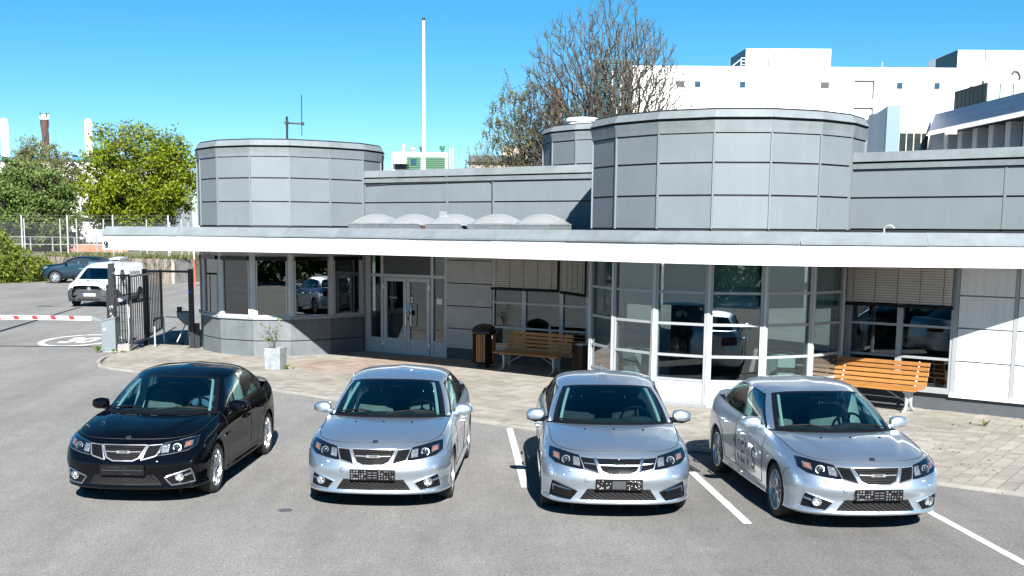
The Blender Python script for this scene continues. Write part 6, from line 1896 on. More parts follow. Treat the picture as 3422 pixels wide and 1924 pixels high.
for s in (-1, 1):
    sside([(-.72, 1.115), (.02, 1.11), (.02, 1.43), (-.12, 1.43)], s, M['dark_glass'], 'front_window')
    sside([(.10, 1.11), (.62, 1.12), (.66, 1.38), (.52, 1.43), (.10, 1.435)], s, M['dark_glass'], 'rear_window')
    mm = MB(); sblock(mm, (.97 * s, -.62, 1.13), (.2, .13, .15), 3); mm.build('side_mirror', M['plastic'], suv, True)
    sside([(.10, .83), (.30, .83), (.30, .87), (.10, .87)], s, M['chrome'], 'handle', .02)
    sside([(-.85, .27), (.85, .27), (.85, .36), (-.85, .36)], s, M['plastic'], 'sill_trim', .012)
    sside([(-1.95, .78), (-1.68, .90), (-1.72, .98), (-1.92, .93)], s, M['reflector'], 'headlight', .01)
    arch = MB()
    for ay in (-1.27, 1.26):
        arch.tube([(lambda h: h[0] if h[0] is not None else Vector((.86 * s, ay + .40 * math.cos(t_), .335 + .40 * math.sin(t_))))(sb.ray_cast(Vector((3 * s, ay + .40 * math.cos(t_), .335 + .40 * math.sin(t_))), Vector((-s, 0, 0)))) for t_ in np.linspace(.1, PI - .1, 16)], .026, 6)
    arch.build('arch_trim', M['plastic'], suv, True)
sfront([(-.55, 1.14), (.55, 1.14), (.48, 1.44), (-.48, 1.44)], M['dark_glass'], 'windshield', .006)
# ================================================================ terrace, walls and fences beyond the drive
TZ = 1.36
terr = MB().prism([(-17.95, 71.95), (-16.2, 80), (-13, 100), (-8, 135), (-70, 135), (-60, 78), (-34, 78.5), (-26.6, 76.5)], 0, TZ)
tag(terr.build('verge', M['verge']), kind='structure')
tag(MB().add([(-60, 79.5, TZ + .004), (-18.5, 76.0, TZ + .004), (-15.6, 83, TZ + .004), (-60, 86.5, TZ + .004)], [(0, 1, 2, 3)]).build('path', M['asphalt']), kind='structure')
t = thing('retaining_wall', 'stained concrete retaining wall behind the parked SUV', 'wall', (0, 0, 0))
A_, B_ = Vector((-17.8, 71.6, 0)), Vector((-26.8, 76.3, 0))
k = 5
for i in range(k):
    p, q = A_ + (B_ - A_) * i / k, A_ + (B_ - A_) * (i + 1) / k
    d = (q - p).normalized(); m_ = MB(); c = (p + q) / 2
    m_.box((c.x, c.y, .70), ((q - p).length - .015, .25, 1.42), math.atan2(d.y, d.x)); m_.build('wall_panel', M['old_concrete'], t)
p, q = A_, Vector((-16.1, 79.8, 0)); d = (q - p).normalized()
for i in range(3):
    a, b = p + (q - p) * i / 3, p + (q - p) * (i + 1) / 3; c = (a + b) / 2
    MB().box((c.x + .1, c.y + .05, .70), ((b - a).length - .015, .25, 1.40), math.atan2(d.y, d.x)).build('wall_panel', M['concrete'] if i == 0 else M['old_concrete'], t)
ivy = MB(); rnd = random.Random(9)
for _ in range(130):
    u = rnd.random(); b = (A_ + (B_ - A_) * u) if rnd.random() < .6 else (p + (q - p) * u)
    pts = [Vector((b.x + rnd.uniform(-.1, .1), b.y - .17, 1.45))]
    for _2 in range(5): pts.append(pts[-1] + Vector((rnd.uniform(-.16, .16), rnd.uniform(-.03, .01), rnd.uniform(-.3, -.02))))
    ivy.tube(pts, .012, 3)
tag(ivy.build('creeper', M['bark']), 'bare creeper stems hanging over the stained retaining wall', 'creeper', kind='stuff')
tag(MB().add([(-17.6, 70.9, .006), (-12, 71, .006), (-9, 76, .006), (-15.9, 79.4, .006)], [(0, 1, 2, 3)]).build('pale_patch', M['concrete']), kind='structure')  # paler ground beside the corner of the retaining wall
dg_ = MB()
for _ in range(900):
    u = rnd.random(); b = A_ + (B_ - A_) * u if rnd.random() < .6 else p + (q - p) * u
    tuft(dg_, b.x + rnd.uniform(-.3, .5), b.y + rnd.uniform(.1, 1.6), TZ, 3, rnd.uniform(.15, .5))
tag(dg_.build('dry_grass', M['dry_grass']), 'dry grass growing on top of the retaining wall', 'grass', kind='stuff')

def chain_fence(label, pts, z0, z1, extra=.35, rpost=.045, pitch=.13, brace=()):
    t = thing('chain_link_fence', label, 'fence', (0, 0, 0))
    for i, (x, y) in enumerate(pts):
        MB().tube([(x, y, z0), (x, y, z1 + extra)], rpost, 8).build('post', M['galv'], t, True)
    wires = MB()
    for (x0, y0), (x1, y1) in zip(pts, pts[1:]):
        a, b = Vector((x0, y0, 0)), Vector((x1, y1, 0)); L = (b - a).length; d = (b - a) / L; H = z1 - z0
        for z in (z0 + .05, (z0 + z1) / 2, z1, z1 + extra * .6, z1 + extra * .95): wires.tube([a + Vector((0, 0, z)), b + Vector((0, 0, z))], .006, 3, cap=False)
        s = -H
        while s < L:
            for sg in (0, 1):
                u0, u1 = max(s, 0), min(s + H, L); w0, w1 = u0 - s, u1 - s
                if u1 > u0:
                    if sg: w0, w1 = H - w0, H - w1
                    wires.tube([a + d * u0 + Vector((0, 0, z0 + w0)), a + d * u1 + Vector((0, 0, z0 + w1))], .003, 3, cap=False)
            s += pitch
    o = wires.build('wire_mesh', M['fence_wire'], t); o['kind'] = 'stuff'
    for (p_, q_) in brace: MB().tube([p_, q_], .035, 6).build('brace', M['galv'], t, True)
wl = lambda u, o=.35: (-17.9 - 8.6 * u, 72 + 4.5 * u + o)
chain_fence('chain link fence with tall posts along the top of the retaining wall', [wl(u) for u in (.02, .46, .84, 1.24, 1.64)], TZ, 3.45, .45, .05, .13, [((wl(.46)[0] + .6, wl(.46)[1], 1.4), (wl(.46)[0], wl(.46)[1], 2.9)), ((wl(.02)[0] - 1.2, wl(.02)[1] + .5, 1.4), (wl(.02)[0], wl(.02)[1], 3.0))])
chain_fence('chain link fence running back from the corner of the retaining wall', [(-17.95, 72.3), (-17.35, 74.3), (-16.85, 76.4), (-16.3, 78.6), (-15.8, 81)], TZ, 3.2, .3, .04, .15)
chain_fence('far chain link fence in front of the storage yard', [(-37.0, 86), (-33.9, 86), (-31.2, 85.6), (-28.65, 85.3), (-27.5, 85.2), (-25.6, 85), (-22.6, 84.7), (-20.2, 84.5)], TZ, 3.35, .38, .04, .15, [((-27.3, 85.1, 1.5), (-25.6, 85, 3.0))])
t = thing('steel_barrier', 'low tubular steel barrier frames in front of the storage yard', 'barrier', (0, 0, 0))
for i in range(6):
    x0 = -33.2 + i * 1.55; MB().tube([(x0, 88, TZ), (x0, 88, 2.46), (x0 + 1.5, 88, 2.46), (x0 + 1.5, 88, TZ)], .03, 6).tube([(x0, 88, 1.95), (x0 + 1.5, 88, 1.95)], .025, 6).build('frame', M['galv'], t, True)
t = thing('open_shed', 'dark open fronted shed with a white roof edge beyond the fence', 'shed', (0, 0, 0))
sh = MB().box((-35.0, 97.6, 2.05), (3.0, .12, 1.4)); sh.box((-36.5, 96.4, 2.05), (.12, 2.4, 1.4)); sh.box((-33.5, 96.4, 2.05), (.12, 2.4, 1.4)); sh.build('walls', M['ink'], t); MB().box((-35.0, 96.3, 2.80), (3.3, 2.9, .12)).build('roof', M['white_wall'], t)
for i, (x, c_) in enumerate(((-33.0, 'pink'), (-31.75, 'pink'))):
    t = thing('storage_container', ('faded red ribbed container beside the dark shed', 'faded red ribbed container nearer the white store building')[i], 'container', (x, 96, TZ), 0, 'faded containers in the yard')
    MB().box((0, .6, .72), (1.05, 1.6, 1.42)).build('box', M[c_], t)
    for k in range(6): MB().box((-.44 + k * .176, -.21, .72), (.08, .05, 1.34)).build('rib', M['pink'] if k % 3 else M['white_clad'], t)
t = thing('store_building', 'low white store building with a blue downpipe beyond the fence', 'building', (0, 0, 0))
MB().box((-29.0, 101, 2.6), (6.4, 3, 2.6)).build('wall', M['white_wall'], t); MB().box((-29.0, 100.8, 3.95), (6.7, 3.6, .12)).build('roof', M['white_clad'], t); MB().box((-27.5, 99.44, 2.5), (.35, .1, 2.2)).build('blue_panel', M['blue_trim'], t)
MB().tube([(-29.2, 99.3, 3.7), (-28.6, 99.3, 3.2), (-27.9, 99.3, 3.1)], .12, 8).build('pipe', M['black_metal'], t, True)
t = thing('liquid_tank', 'pale plastic tank in a steel cage standing on red timber', 'tank', (-28.0, 93.5, TZ))
MB().box((0, 0, 1.15), (2.6, 1.1, .95), bev=.05).build('tank', M['tank_white'], t)
for k in range(6): MB().tube([(-1.3 + k * .52, -.58, .5), (-1.3 + k * .52, -.58, 1.65)], .02, 5).build('cage_bar', M['galv'], t)
MB().box((-.5, 0, .28), (4.6, 1.3, .55)).build('pallet', M['brick_red'], t)

# ================================================================ trees
def crown_tree(name, label, base, height, c, r, n_clump, per, leaf_s, mat, seed, trunk_r=.25, group=None, sparse_top=0.0, bite=.35):
    """trunk, limbs to clumps of leaf quads spread through an uneven ellipsoid c, r"""
    rnd = random.Random(seed)
    t = thing(name, label, 'tree', base, 0, group)
    tr = MB(); lf = MB()
    H = c[2]
    pts = [Vector((0, 0, 0)), Vector((rnd.uniform(-.1, .1), 0, H * .3)), Vector((c[0] * .3, c[1] * .3, H * .62))]
    tr.tube(pts, [trunk_r, trunk_r * .85, trunk_r * .65], 10)
    clumps = []
    lob = [(rnd.uniform(0, 2 * PI), rnd.uniform(-.6, 1.2), rnd.uniform(.75, 1.12)) for _ in range(9)]
    while len(clumps) < n_clump:
        d = Vector((rnd.gauss(0, 1), rnd.gauss(0, 1), rnd.gauss(0, 1))).normalized()
        az, el = math.atan2(d.y, d.x), math.asin(d.z)
        k = .86
        for la, le, lv in lob:
            w = math.exp(-((math.cos(az - la) - 1) ** 2 * 2 + (el - le) ** 2 * 2)); k = k * (1 - w) + lv * w
        f = rnd.random() ** (1 / 2.2)
        if f < bite: continue
        clumps.append((Vector((c[0] + d.x * r[0] * f * k, c[1] + d.y * r[1] * f * k, c[2] + d.z * r[2] * f * k)), f))
    forks = []
    for i in range(14):
        a = 2 * PI * i / 14 + rnd.uniform(-.2, .2); e = Vector((c[0] + math.cos(a) * r[0] * rnd.uniform(.3, .6), c[1] + math.sin(a) * r[1] * rnd.uniform(.3, .6), c[2] + r[2] * rnd.uniform(-.45, .65)))
        s0 = pts[1] + (pts[2] - pts[1]) * rnd.uniform(.1, 1)
        m = s0.lerp(e, .5) + Vector((rnd.uniform(-.3, .3), rnd.uniform(-.3, .3), rnd.uniform(0, .5)))
        tr.tube([s0, m, e], [trunk_r * .42, trunk_r * .28, trunk_r * .14], 6); forks.append(e)
    for cc, f in clumps:
        e = min(forks, key=lambda q: (q - cc).length)
        m = e.lerp(cc, .5) + Vector((rnd.uniform(-.2, .2), rnd.uniform(-.2, .2), rnd.uniform(-.1, .25)))
        tr.tube([e, m, cc], [.045, .03, .012], 3, cap=False)
        top = max(0, (cc.z - c[2]) / r[2])
        n = int(per * rnd.uniform(.6, 1.35) * (1 - sparse_top * top))
        cr = rnd.uniform(.55, 1.0) * (r[0] / 4) * .62
        for _ in range(n):
            q = cc + Vector((rnd.gauss(0, 1) * cr * .55, rnd.gauss(0, 1) * cr * .55, rnd.gauss(0, 1) * cr * .42))
            leaf_quad(lf, q, leaf_s * rnd.uniform(.6, 1.3), rnd, .5)
        for _ in range(3):
            q = cc + Vector((rnd.gauss(0, 1) * cr * .8, rnd.gauss(0, 1) * cr * .8, rnd.gauss(0, 1) * cr * .6 + .2)); tr.tube([cc, q], [.014, .006], 3, cap=False)
    tr.build('trunk', M['bark'], t); o = lf.build('crown', M[mat], t); o['kind'] = 'stuff'
    return t
G_T = 'leafy trees beyond the fence'
crown_tree('leafy_tree', 'broad lime green spring tree left of the gatehouse', (-26.3, 97, TZ), 10, (0, 0, 5.2), (5.1, 4.2, 4.9), 430, 92, .13, 'leaf_lime', 2, .28, G_T, .72)
crown_tree('leafy_tree', 'rounded mid green tree at the left edge of the picture', (-33.4, 92, TZ), 8, (0, 0, 3.2), (4.1, 3.5, 3.8), 420, 95, .12, 'leaf_green', 5, .25, G_T, .2)
crown_tree('leafy_tree', 'small dull green tree filling the gap between the two larger crowns', (-30.0, 101, TZ), 6, (0, 0, 2.6), (2.2, 2.0, 2.8), 130, 80, .12, 'leaf_green', 15, .15, G_T, .3)
crown_tree('leafy_tree', 'pale thin leaved tree behind the brown chimney', (-43.0, 122, TZ), 10, (0, 0, 6.5), (4.2, 4, 4.6), 260, 50, .12, 'leaf_pale', 7, .22, G_T, .3, .2)
crown_tree('leafy_tree', 'pale budding tree spreading in front of the white factory', (-38.6, 116, TZ), 8, (0, 0, 5.2), (3.4, 3, 4.0), 170, 34, .11, 'leaf_bud', 8, .18, G_T, .4, .2)

def bare_tree(name, label, base, c, r, n, seed, trunk_r, fork_z, leaves, leaf_mat, group=None, twigs=3):
    """limbs that reach for points spread through the crown c, r; thickness follows the number of twigs a limb carries"""
    rnd = random.Random(seed); rs = np.random.RandomState(seed)
    t = thing(name, label, 'tree', base, 0, group)
    P = [np.array([0, 0, fork_z * k / 4.0]) + rs.normal(0, .05, 3) * [1, 1, 0] * (k > 0) for k in range(5)]
    par = [-1, 0, 1, 2, 3]
    att = []
    while len(att) < n:
        d = rs.normal(0, 1, 3); d /= np.linalg.norm(d); az = math.atan2(d[1], d[0])
        k = 1 + .10 * math.sin(3 * az + seed) + .08 * math.sin(5 * az + 2 * d[2] * 3 + seed)
        f = rs.rand() ** (1 / 2.4) * k
        q = np.array(c) + d * np.array(r) * f
        if q[2] > fork_z * .8: att.append(q)
    att.sort(key=lambda q: np.linalg.norm(q - P[4]))
    top = P[4]
    X = np.zeros((5 + 2 * n, 3)); X[:5] = P; m = 5
    for q in att:
        v = q - X[:m]; dist = np.linalg.norm(v, axis=1) + 1e-6
        rad = X[:m] - top + np.array([0, 0, .6]); rad /= np.linalg.norm(rad, axis=1, keepdims=True) + 1e-6
        cost = dist * (1 + 2.6 * (1 - (v * rad).sum(1) / dist)); cost[:2] += 50
        k = int(np.argmin(cost))
        mid = X[k] * .5 + q * .5 + rs.normal(0, .025, 3) * dist[k] + [0, 0, -.04 * dist[k]]
        X[m] = mid; par.append(k); X[m + 1] = q; par.append(m); m += 2
    w = np.zeros(m); kids = np.zeros(m, int)
    for k in range(m - 1, 0, -1):
        if kids[k] == 0: w[k] += 1
        kids[par[k]] += 1; w[par[k]] += w[k]
    rad = trunk_r * (w / w[0]) ** .47
    rad = np.maximum(rad, .012)
    tr, tw, lf = MB(), MB(), MB()
    for k in range(1, m):
        p, q = Vector(X[par[k]]), Vector(X[k]); r0 = min(rad[par[k]], rad[k] * 1.5); r1 = rad[k]
        (tr if r1 > .03 else tw).tube([p, q], [r0, r1], 7 if r1 > .08 else (5 if r1 > .03 else 3), cap=False)
        if kids[k] == 0:
            for _ in range(twigs):
                d = ((q - p).normalized() + (q - Vector(top)).normalized() * .8 + Vector((rnd.gauss(0, .45), rnd.gauss(0, .45), rnd.gauss(.15, .35)))).normalized(); L = rnd.uniform(.25, .7)
                e = q + d * L; m_ = q + d * L * .5 + Vector((rnd.gauss(0, .04), rnd.gauss(0, .04), rnd.gauss(0, .04)))
                tw.tube([q, m_, e], [.011, .009, .006], 3, cap=False)
                for z_ in range(4):
                    if rnd.random() < leaves: leaf_quad(lf, q.lerp(e, rnd.random()) + Vector((rnd.gauss(0, .06), rnd.gauss(0, .06), rnd.gauss(0, .06))), rnd.uniform(.04, .085), rnd)
    tr.build('trunk', M['bark'], t)
    o = tw.build('twig', M['bark_light'], t); o['kind'] = 'stuff'
    o = lf.build('buds', M[leaf_mat], t); o['kind'] = 'stuff'
    return t
G_B = 'bare budding trees behind the gatehouse'
bare_tree('bare_tree', 'tall spreading bare tree in front of the white factory block', (6.0, 62, 0), (.0, 0, 9.0), (4.0, 3.8, 4.95), 2500, 12, .40, 4.4, .14, 'leaf_bud', G_B, 4)
bare_tree('bare_tree', 'lower budding tree in front of the brown chimney', (2.5, 66, 0), (0, 0, 7.2), (2.4, 2.4, 3.4), 1200, 4, .2, 3.4, 1.0, 'leaf_bud', G_B, 4)
bare_tree('bare_tree', 'small pale budding tree at the left end of the bare trees', (-.1, 72, 0), (0, 0, 5.6), (1.1, 1.1, 1.9), 240, 9, .12, 3.0, .7, 'leaf_bud', G_B)
bare_tree('bare_tree', 'bushy budding tree filling the foot of the tall bare tree', (4.3, 69, 0), (0, 0, 6.0), (2.6, 2.3, 3.0), 1000, 31, .16, 2.4, 1.2, 'leaf_bud', G_B)
bare_tree('bare_tree', 'thin bare tree seen low before the white factory wall', (10.2, 66, 0), (0, 0, 7.4), (2.0, 1.8, 2.8), 420, 23, .14, 4.2, .05, 'leaf_bud', G_B)

# laurel hedge by the drive
def hedge(name, label, blobs, n, leaf_s, mat, seed, cat='hedge'):
    rnd = random.Random(seed); t = thing(name, label, cat, (blobs[0][0][0], blobs[0][0][1], 0)); o0 = Vector((blobs[0][0][0], blobs[0][0][1], 0))
    lf = MB(); st = MB(); tot = sum(b[1][0] * b[1][2] for b in blobs)
    for c, r in blobs:
        k = int(n * r[0] * r[2] / tot)
        for _ in range(k):
            d = Vector((rnd.gauss(0, 1), rnd.gauss(0, 1), rnd.gauss(0, 1))).normalized(); f = rnd.uniform(.72, 1.06)
            q = Vector((c[0] + d.x * r[0] * f, c[1] + d.y * r[1] * f, max(.04, c[2] + d.z * r[2] * f))) - o0
            leaf_quad(lf, q, leaf_s * rnd.uniform(.6, 1.3), rnd, .6)
        for _ in range(14):
            a = rnd.uniform(0, 2 * PI); e = Vector((c[0] + math.cos(a) * r[0] * .7, c[1] + math.sin(a) * r[1] * .7, c[2] + r[2] * rnd.uniform(-.2, .7))) - o0
            st.tube([Vector((c[0], c[1], 0)) - o0, e.lerp(Vector((c[0], c[1], 0)) - o0, .5) + Vector((0, 0, .2)), e], [.05, .035, .012], 5)
        core = MB()
    st.build('stem', M['bark'], t); o = lf.build('foliage', M[mat], t); o['kind'] = 'stuff'
    return t
hedge('laurel_hedge', 'glossy yellow green laurel hedge at the left edge beyond the barrier', [((-28.4, 71.6, 1.3), (1.9, 1.6, 1.9)), ((-30.4, 71.5, 1.9), (2.0, 1.7, 2.5)), ((-27.0, 72.6, .85), (1.2, 1.3, 1.25)), ((-32.5, 71.3, 2.0), (2.0, 1.7, 2.7)), ((-26.4, 74.2, .5), (1.1, 1.0, 1.0))], 22000, .09, 'leaf_dark', 6)
tag(MB().add([(-34, 69.2, .005), (-27.6, 69.9, .005), (-25.6, 73.5, .005), (-26.5, 76.3, .005), (-34, 76, .005)], [(0, 1, 2, 3, 4)]).build('planting_bed', M['soil']), kind='structure')
# dark hedge and trees on the far side of the car park, behind the camera, which the glass reflects
hedge('boundary_hedge', 'long dark hedge along the opposite side of the car park', [((x, -14 + 1.2 * math.sin(x), 1.9), (3.2, 1.6, 2.1)) for x in range(-30, 31, 4)], 22000, .27, 'leaf_dark', 17)

# ================================================================ far buildings
HAZE_OK = True
t = thing('flagpole', 'tall white flagpole behind the middle of the gatehouse', 'flagpole', (-2.02, 45, 0))
MB().tube([(0, 0, 0), (-.02, 0, 5), (-.04, 0, 10.5)], [.075, .06, .042], 12).build('pole', M['white_paint'], t, True); MB().ellipsoid((-.04, 0, 10.55), (.06, .06, .06), 10, 8).build('finial', M['black_metal'], t, True)
t = thing('brick_chimney', 'square brown brick chimney behind the bare trees', 'chimney', (5.4, 92, 0)); MB().box((0, .4, 6.65), (.69, .7, 13.3)).build('shaft', M['brick_brown'], t); MB().box((0, .4, 13.33), (.73, .74, .10)).build('cap', M['joint'], t)
t = thing('house', 'small pinkish house with a flat roof behind the bare trees', 'house', (0, 0, 0))
MB().box((1.0, 84, 3.9), (3.4, 4, 7.8)).build('wall', M['pink_house'], t); MB().box((2.2, 84, 8.1), (1.6, 3, .9)).build('upper_storey', M['pink_house'], t); MB().box((1.0, 83.9, 7.75), (3.7, 4.4, .4)).build('roof', M['plinth'], t)
for x in (-.1, 1.3): MB().box((x, 81.97, 6.6), (.8, .06, .9)).build('window', M['dark_glass'], t)
t = thing('plant_house', 'white framed plant room with green louvred walls and roof cowls', 'building', (-5.35, 110, 0))
MB().box((0, 3, 4.9), (4.85, 6, 9.8)).build('wall', M['white_wall'], t)
for x, w in ((-1.35, .0), (-.55, 1.3), (1.25, 1.9)):
    if w: 
        o = MB().box((x, -.03, 7.9), (w, .08, 3.0)).build('louvre_panel', M['green_wall'], t)
        for k in range(8): MB().box((0, 0, 0), (w, .07, .06)).build('louvre', M['green_wall'], o, loc=(x, -.09, 8.0 + k * .18))
MB().box((-.55, -.10, 8.95), (.5, .08, .5)).build('window', M['blue_glass'], t); MB().box((-1.7, -.4, 9.1), (1.15, .8, .65), bev=.05).build('duct', M['white_paint'], t); MB().box((-1.55, -.03, 8.2), (1.2, .08, 1.1)).build('panel', M['grey_plastic'], t)
for x, r_, h, m in ((-1.5, .24, .75, 'galv'), (-.65, .32, .45, 'galv'), (.05, .15, .55, 'copper_dark'), (1.9, .24, .6, 'green_wall')):
    MB().lathe([(r_ * .55, 9.75), (r_ * .55, 9.8 + h * .5), (r_, 9.8 + h * .6), (r_, 9.8 + h), (.01, 9.82 + h)], (x, 1.2, 0), 16).build('roof_cowl', M[m], t)
MB().tube([(2.6, .6, 8.0), (2.6, .6, 10.2)], .04, 5).tube([(2.85, .6, 8.0), (2.85, .6, 10.2)], .04, 5).build('roof_ladder', M['galv'], t)

t = thing('factory_block', 'huge white factory block with small square windows behind the gatehouse', 'building', (14.2, 120, 0))
MB().box((25, 15, 9.2), (50, 30, 18.4)).build('wall', M['white_wall'], t)
MB().box((25, 15, 18.45), (50.1, 30.1, .14)).build('roof_edge', M['white_clad'], t)
FX = lambda fx: 18.69 + (fx - 1727) * .03744 - 14.2
for fx, w, m in ((1727, .78, 'grey_plastic'), (1770, .52, 'blue_glass'), (1883, .52, 'blue_glass'), (2090, .78, 'grey_plastic'), (2278, .52, 'blue_glass'), (2372, .52, 'blue_glass'), (2520, .52, 'blue_glass')):
    wv = MB().box((FX(fx), -.02, 16.86), (w + .1, .06, .66)).build('window', M['white_clad'], t); MB().box((FX(fx), -.055, 16.86), (w, .05, .56)).build('pane', M[m], wv)
for zc, h in ((16.48, 1.6), (14.05, 1.5)):
    x0, x1 = FX(2166), FX(2212)
    rv = MB().box(((x0 + x1) / 2, -.02, zc), (x1 - x0, .05, h)).build('balcony_opening', M['white_clad'], t)
    MB().box(((x0 + x1) / 2, -.10, zc + h / 2), (x1 - x0 + .1, .25, .09)).build('lintel', M['plinth'], rv); MB().box((x1, -.10, zc), (.09, .25, h)).build('jamb', M['plinth'], rv)
    for f in (.33, .66): MB().box((x0 + (x1 - x0) * f, -.06, zc), (.04, .05, h)).build('mullion', M['galv'], rv)
    for z in (-.35, -.55): MB().box(((x0 + x1) / 2, -.12, zc + z), (x1 - x0, .03, .03)).build('rail', M['galv'], rv)
pr = MB().box((FX(2145), -.03, 9), (.06, .06, 20)); pr = MB().box((FX(2232), -.03, 15), (.04, .05, 8)).build('panel_joint', M['white_clad'], t)
for fx0, fx1, ztop in ((1900, 2117, 20.45), (2440, 2700, 20.45)):
    x0, x1 = FX(fx0), FX(fx1)
    pl = MB().box(((x0 + x1) / 2, 6, (18.5 + ztop) / 2), (x1 - x0, 8, ztop - 18.5)).build('plant_room', M['white_clad'], t)
    n = int((x1 - x0) / .45)
    for k in range(n): MB().box((x0 + .22 + k * (x1 - x0) / n, 1.97, (18.5 + ztop) / 2), (.05, .06, ztop - 18.6)).build('rib', M['white_clad'], pl)
    MB().add([(x0, 2.0, 18.5), (x0 - .65, 6, 18.5), (x0 - .65, 6, ztop - .35), (x0, 2.0, ztop)], [(3, 2, 1, 0)]).add([(x0 - .01, 2.2, 18.5), (x0 - .6, 6, 18.5), (x0 - .6, 6, ztop - .35), (x0 - .01, 2.2, ztop)], [(0, 1, 2, 3)]).build('end_screen', M['dark_glass'], pl)
    MB().box((x0 + (x1 - x0) * .27, 1.95, (18.5 + ztop) / 2), (.09, .08, ztop - 18.5)).build('dark_joint', M['plinth'], pl)
    for k in range(3): MB().tube([(x0 + 1.0 + k * 2.2, 1.7, 18.6), (x0 + 1.2 + k * 2.2, 1.7, 19.1), (x0 + 1.35 + k * 2.2, 1.7, 19.1)], .025, 5).build('vent_pipe', M['galv'], pl)
if True:
    lx = FX(1890); rl = MB()
    for z in (18.8, 19.1, 19.4): rl.tube([(lx - .3, .8, z), (lx + .5, .8, z)], .03, 5)
    rl.tube([(lx - .3, .8, 18.5), (lx - .3, .8, 19.4)], .03, 5).tube([(lx + .5, .8, 18.5), (lx + .5, .8, 19.4)], .03, 5).tube([(lx - 1.3, .8, 18.5), (lx - .3, .8, 19.3)], .03, 5); rl.build('roof_railing', M['white_paint'], t)
t = thing('stair_tower', 'dark teal louvred stair tower at the left end of the white factory', 'tower', (0, 0, 0))
MB().box((12.4, 120.6, 9.4), (3.2, 4, 18.8)).build('core', M['copper_dark'], t)
for k in range(64): MB().box((0, 0, 0), (1.9, .10, .14)).build('louvre', M['teal_glass'], t, loc=(11.75, 118.52, 5.7 + k * .205))
MB().box((13.35, 118.55, 9.3), (1.25, .12, 18.6)).build('dark_panel', M['copper_dark'], t)
MB().tube([(12.55, 118.3, 5), (12.55, 118.3, 14.6), (12.9, 118.3, 14.7), (12.9, 118.3, 17.8), (12.1, 118.3, 17.8), (12.1, 118.3, 15.2)], .05, 6).build('white_pipe', M['white_paint'], t)

t = thing('annex', 'blue grey clad annex wing in front of the white factory', 'building', (0, 0, 0))
a0, a1 = Vector((19.2, 60, 0)), Vector((21.3, 72, 0)); L = (a1 - a0).length; d = (a1 - a0) / L; ang = math.atan2(d.y, d.x); nv = Vector((-d.y, d.x, 0))
c = (a0 + a1) / 2 - nv * .3; MB().box((c.x, c.y, 4.6), (L, .5, 9.2), ang).build('wall', M['blue_clad'], t)
for k in range(13):
    p = a0 + d * (L * k / 12.5 + .3); MB().box((p.x + nv.x * .0, p.y + nv.y * .0, 6.2), (L / 12.5 - .06, .12, 5.9), ang).build('cladding_panel', M['blue_clad'], t)
p = a0 + d * 6; MB().box((p.x, p.y, 6.8), (.9, .2, 3.6), ang).build('window', M['blue_glass'], t)
t = thing('white_wing', 'white cubic wing with a cream framed window band', 'building', (0, 0, 0))
MB().box((20.6, 61.6, 4.5), (2.75, 3.0, 9.0)).build('wall', M['white_wall'], t)
wn_ = MB().box((20.3, 60.06, 7.0), (1.75, .10, 1.95)).build('window', M['yellow_frame'], t)
for k in range(5):
    for z0, z1 in ((6.05, 6.95), (7.05, 7.9)): MB().box((0, 0, 0), (.30, .03, z1 - z0)).build('pane', M['dark_glass'], wn_, loc=(19.6 + k * .35, 60.0, (z0 + z1) / 2))
MB().tube([(19.6 + .15 * k, 60.9 - .25 * math.sin(k / 10 * PI), 9.1) for k in range(11)], .14, 6).build('round_rooflight', M['galv'], t)
t = thing('office_building', 'office wing with slanted blue cladding, white corrugated eave and deep set windows', 'building', (0, 0, 0))
o0, o1 = Vector((22.05, 59.6, 0)), Vector((22.05, 38, 0)); L = (o1 - o0).length; d = (o1 - o0) / L; ang = math.atan2(d.y, d.x); nv = Vector((d.y, -d.x, 0))
def ob(s, z, off): v = o0 + d * s + nv * off; return (v.x, v.y, z)
c = (o0 + o1) / 2 - nv * 3.5; MB().box((c.x, c.y, 4.2), (L, 6.4, 8.2), ang).build('core', M['plinth'], t)
for k in range(12):
    s0, s1 = L * k / 12 + .01, L * (k + 1) / 12 - .01
    for (z0, e0), (z1, e1) in (((7.98, 1.02), (8.22, .95)), ((8.225, .948), (8.48, .87)), ((8.485, .868), (8.75, .79))):
        MB().add([ob(s0, z0, e0), ob(s1, z0, e0), ob(s1, z1, e1), ob(s0, z1, e1), ob(s0, z0, e0 - .1), ob(s1, z0, e0 - .1), ob(s1, z1, e1 - .1), ob(s0, z1, e1 - .1)], [(0, 1, 2, 3), (7, 6, 5, 4), (0, 4, 5, 1), (3, 2, 6, 7)]).build('cladding_panel', M['blue_clad'], t)
cg = MB(); P = []
for k in range(int(L / .11)):
    s = k * .11; z = .045 if k % 2 else 0
    P.append([ob(s, 7.72 + z, 1.18), ob(s, 7.97 + z, 1.0)])
cg.grid(P); cgo = cg.build('corrugated_eave', M['white_wall'], t)
for k in range(13):
    s = L * k / 12.5 + .4
    MB().box(ob(s, 6.4, .1), (.5, .5, 2.8), ang).build('pier', M['white_clad'], t)
    wv = MB().box(ob(s + .8, 6.4, -.18), (1.1, .1, 2.8), ang).build('window', M['yellow_frame'], t)
    MB().box(ob(s + .8, 6.4, -.11), (.9, .06, 2.6), ang).build('pane', M['dark_glass'] if k % 3 else M['blue_glass'], wv)
MB().box(ob(L / 2, 8.71, -2.8), (L, 6.6, .06), ang).build('roof', M['plinth'], t)
t = thing('copper_penthouse', 'green copper clad penthouse on the office wing roof', 'roof structure', (0, 0, 0))
MB().box((24.4, 56.3, 9.2), (5.5, 3.7, .78)).build('core', M['copper_dark'], t)
for k in range(8): MB().box((21.60, 57.9 - k * .46, 9.22), (.06, .41, .82)).build('dark_sheet', M['copper_dark'], t)
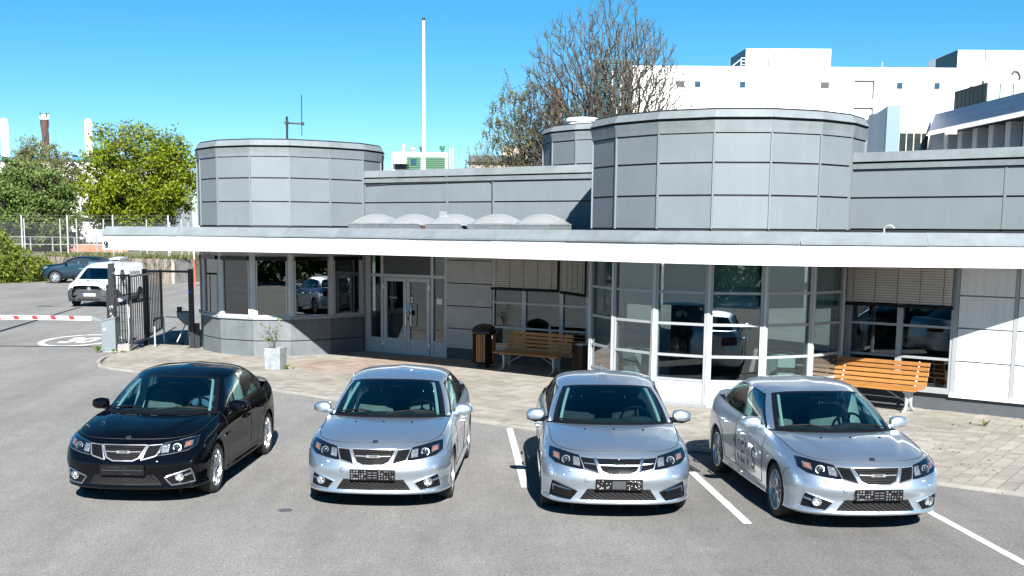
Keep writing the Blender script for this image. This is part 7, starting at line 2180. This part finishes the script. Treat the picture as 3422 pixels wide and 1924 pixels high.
for k in range(10): MB().box((21.85 + k * .56, 54.42, 9.26), (.52, .06, .92)).build('copper_sheet', M['copper'], t)
MB().tube([(23.6, 56, 9.5), (23.6, 56, 10.1), (23.5, 56, 10.25), (23.35, 56, 10.28), (23.25, 56, 10.15)], .06, 8).build('vent_pipe', M['grey_plastic'], t, True); MB().tube([(22.4, 57, 9.5), (22.4, 57, 10.0)], .05, 6).build('pipe', M['grey_plastic'], t); MB().box((22.3, 57.6, 9.7), (.4, .4, .25)).build('hatch', M['white_clad'], t)

t = thing('long_factory', 'long white factory hall with a blue roof edge beyond the left trees', 'building', (0, 0, 0))
MB().box((-68, 165, 5.6), (56, 18, 11.2)).build('wall', M['white_wall'], t); MB().box((-68, 155.95, 11.35), (56.2, .3, .5)).build('roof_edge', M['blue_trim'], t)
MB().lathe([(.3, 11.4), (.3, 11.55), (.42, 11.62), (.42, 11.8), (.2, 11.95), (.01, 12.0)], (-50.8, 158, 0), 16).build('roof_fan', M['black_metal'], t); MB().tube([(-55, 157, 11.4), (-55, 157, 12.2)], .06, 6).build('vent_pipe', M['white_paint'], t)
MB().box((-50.9, 156.4, 11.6), (.5, .4, .3)).build('vent_box', M['white_paint'], t)
for x, lb in ((-66.2, 'white factory chimney cut by the left edge of the picture'), (-55.3, 'white factory chimney beside the lime green tree')):
    t = thing('factory_chimney', lb, 'chimney', (x + (.3 if x < -60 else 1.0), 175, 0)); MB().lathe([(.52, 0), (.52, 17.0), (.47, 17.6), (.3, 17.8), (.01, 17.8)], n=24).build('shaft', M['white_wall'], t, 30); MB().tube([(.58, -.1, 8), (.58, -.1, 17.2)], .04, 6).build('lightning_rod', M['galv'], t)
t = thing('antenna_chimney', 'dark brown chimney with a white antenna ring on its top', 'chimney', (-57.9, 168, 0))
ch = MB(); P = []
for i in range(60):
    z = 17.1 * i / 59; P.append([((.46 + .05 * math.sin(z * 2.2 + a)) * math.cos(a), (.46 + .05 * math.sin(z * 2.2 + a)) * math.sin(a), z) for a in np.linspace(0, 2 * PI, 19)])
ch.grid(P).build('shaft', M['brick_brown'], t, 'all')
MB().lathe([(.5, 17.1), (.52, 17.2), (.52, 17.7), (.42, 17.7)], n=20).build('white_crown', M['white_clad'], t)
for k in range(8):
    a = k * PI / 4; MB().box((.58 * math.cos(a), .58 * math.sin(a), 17.5 + (.22 if k % 2 else 0)), (.12, .12, .5), a).build('antenna_panel', M['grey_plastic'] if k % 2 else M['white_paint'], t)
hx_ = MB()
for k in range(2): hx_.tube([(.5 * math.cos(a + k * PI), .5 * math.sin(a + k * PI), 4 + a * 1.3) for a in np.linspace(0, 10, 60)], .07, 5)
hx_.build('helical_strake', M['joint'], t, True)
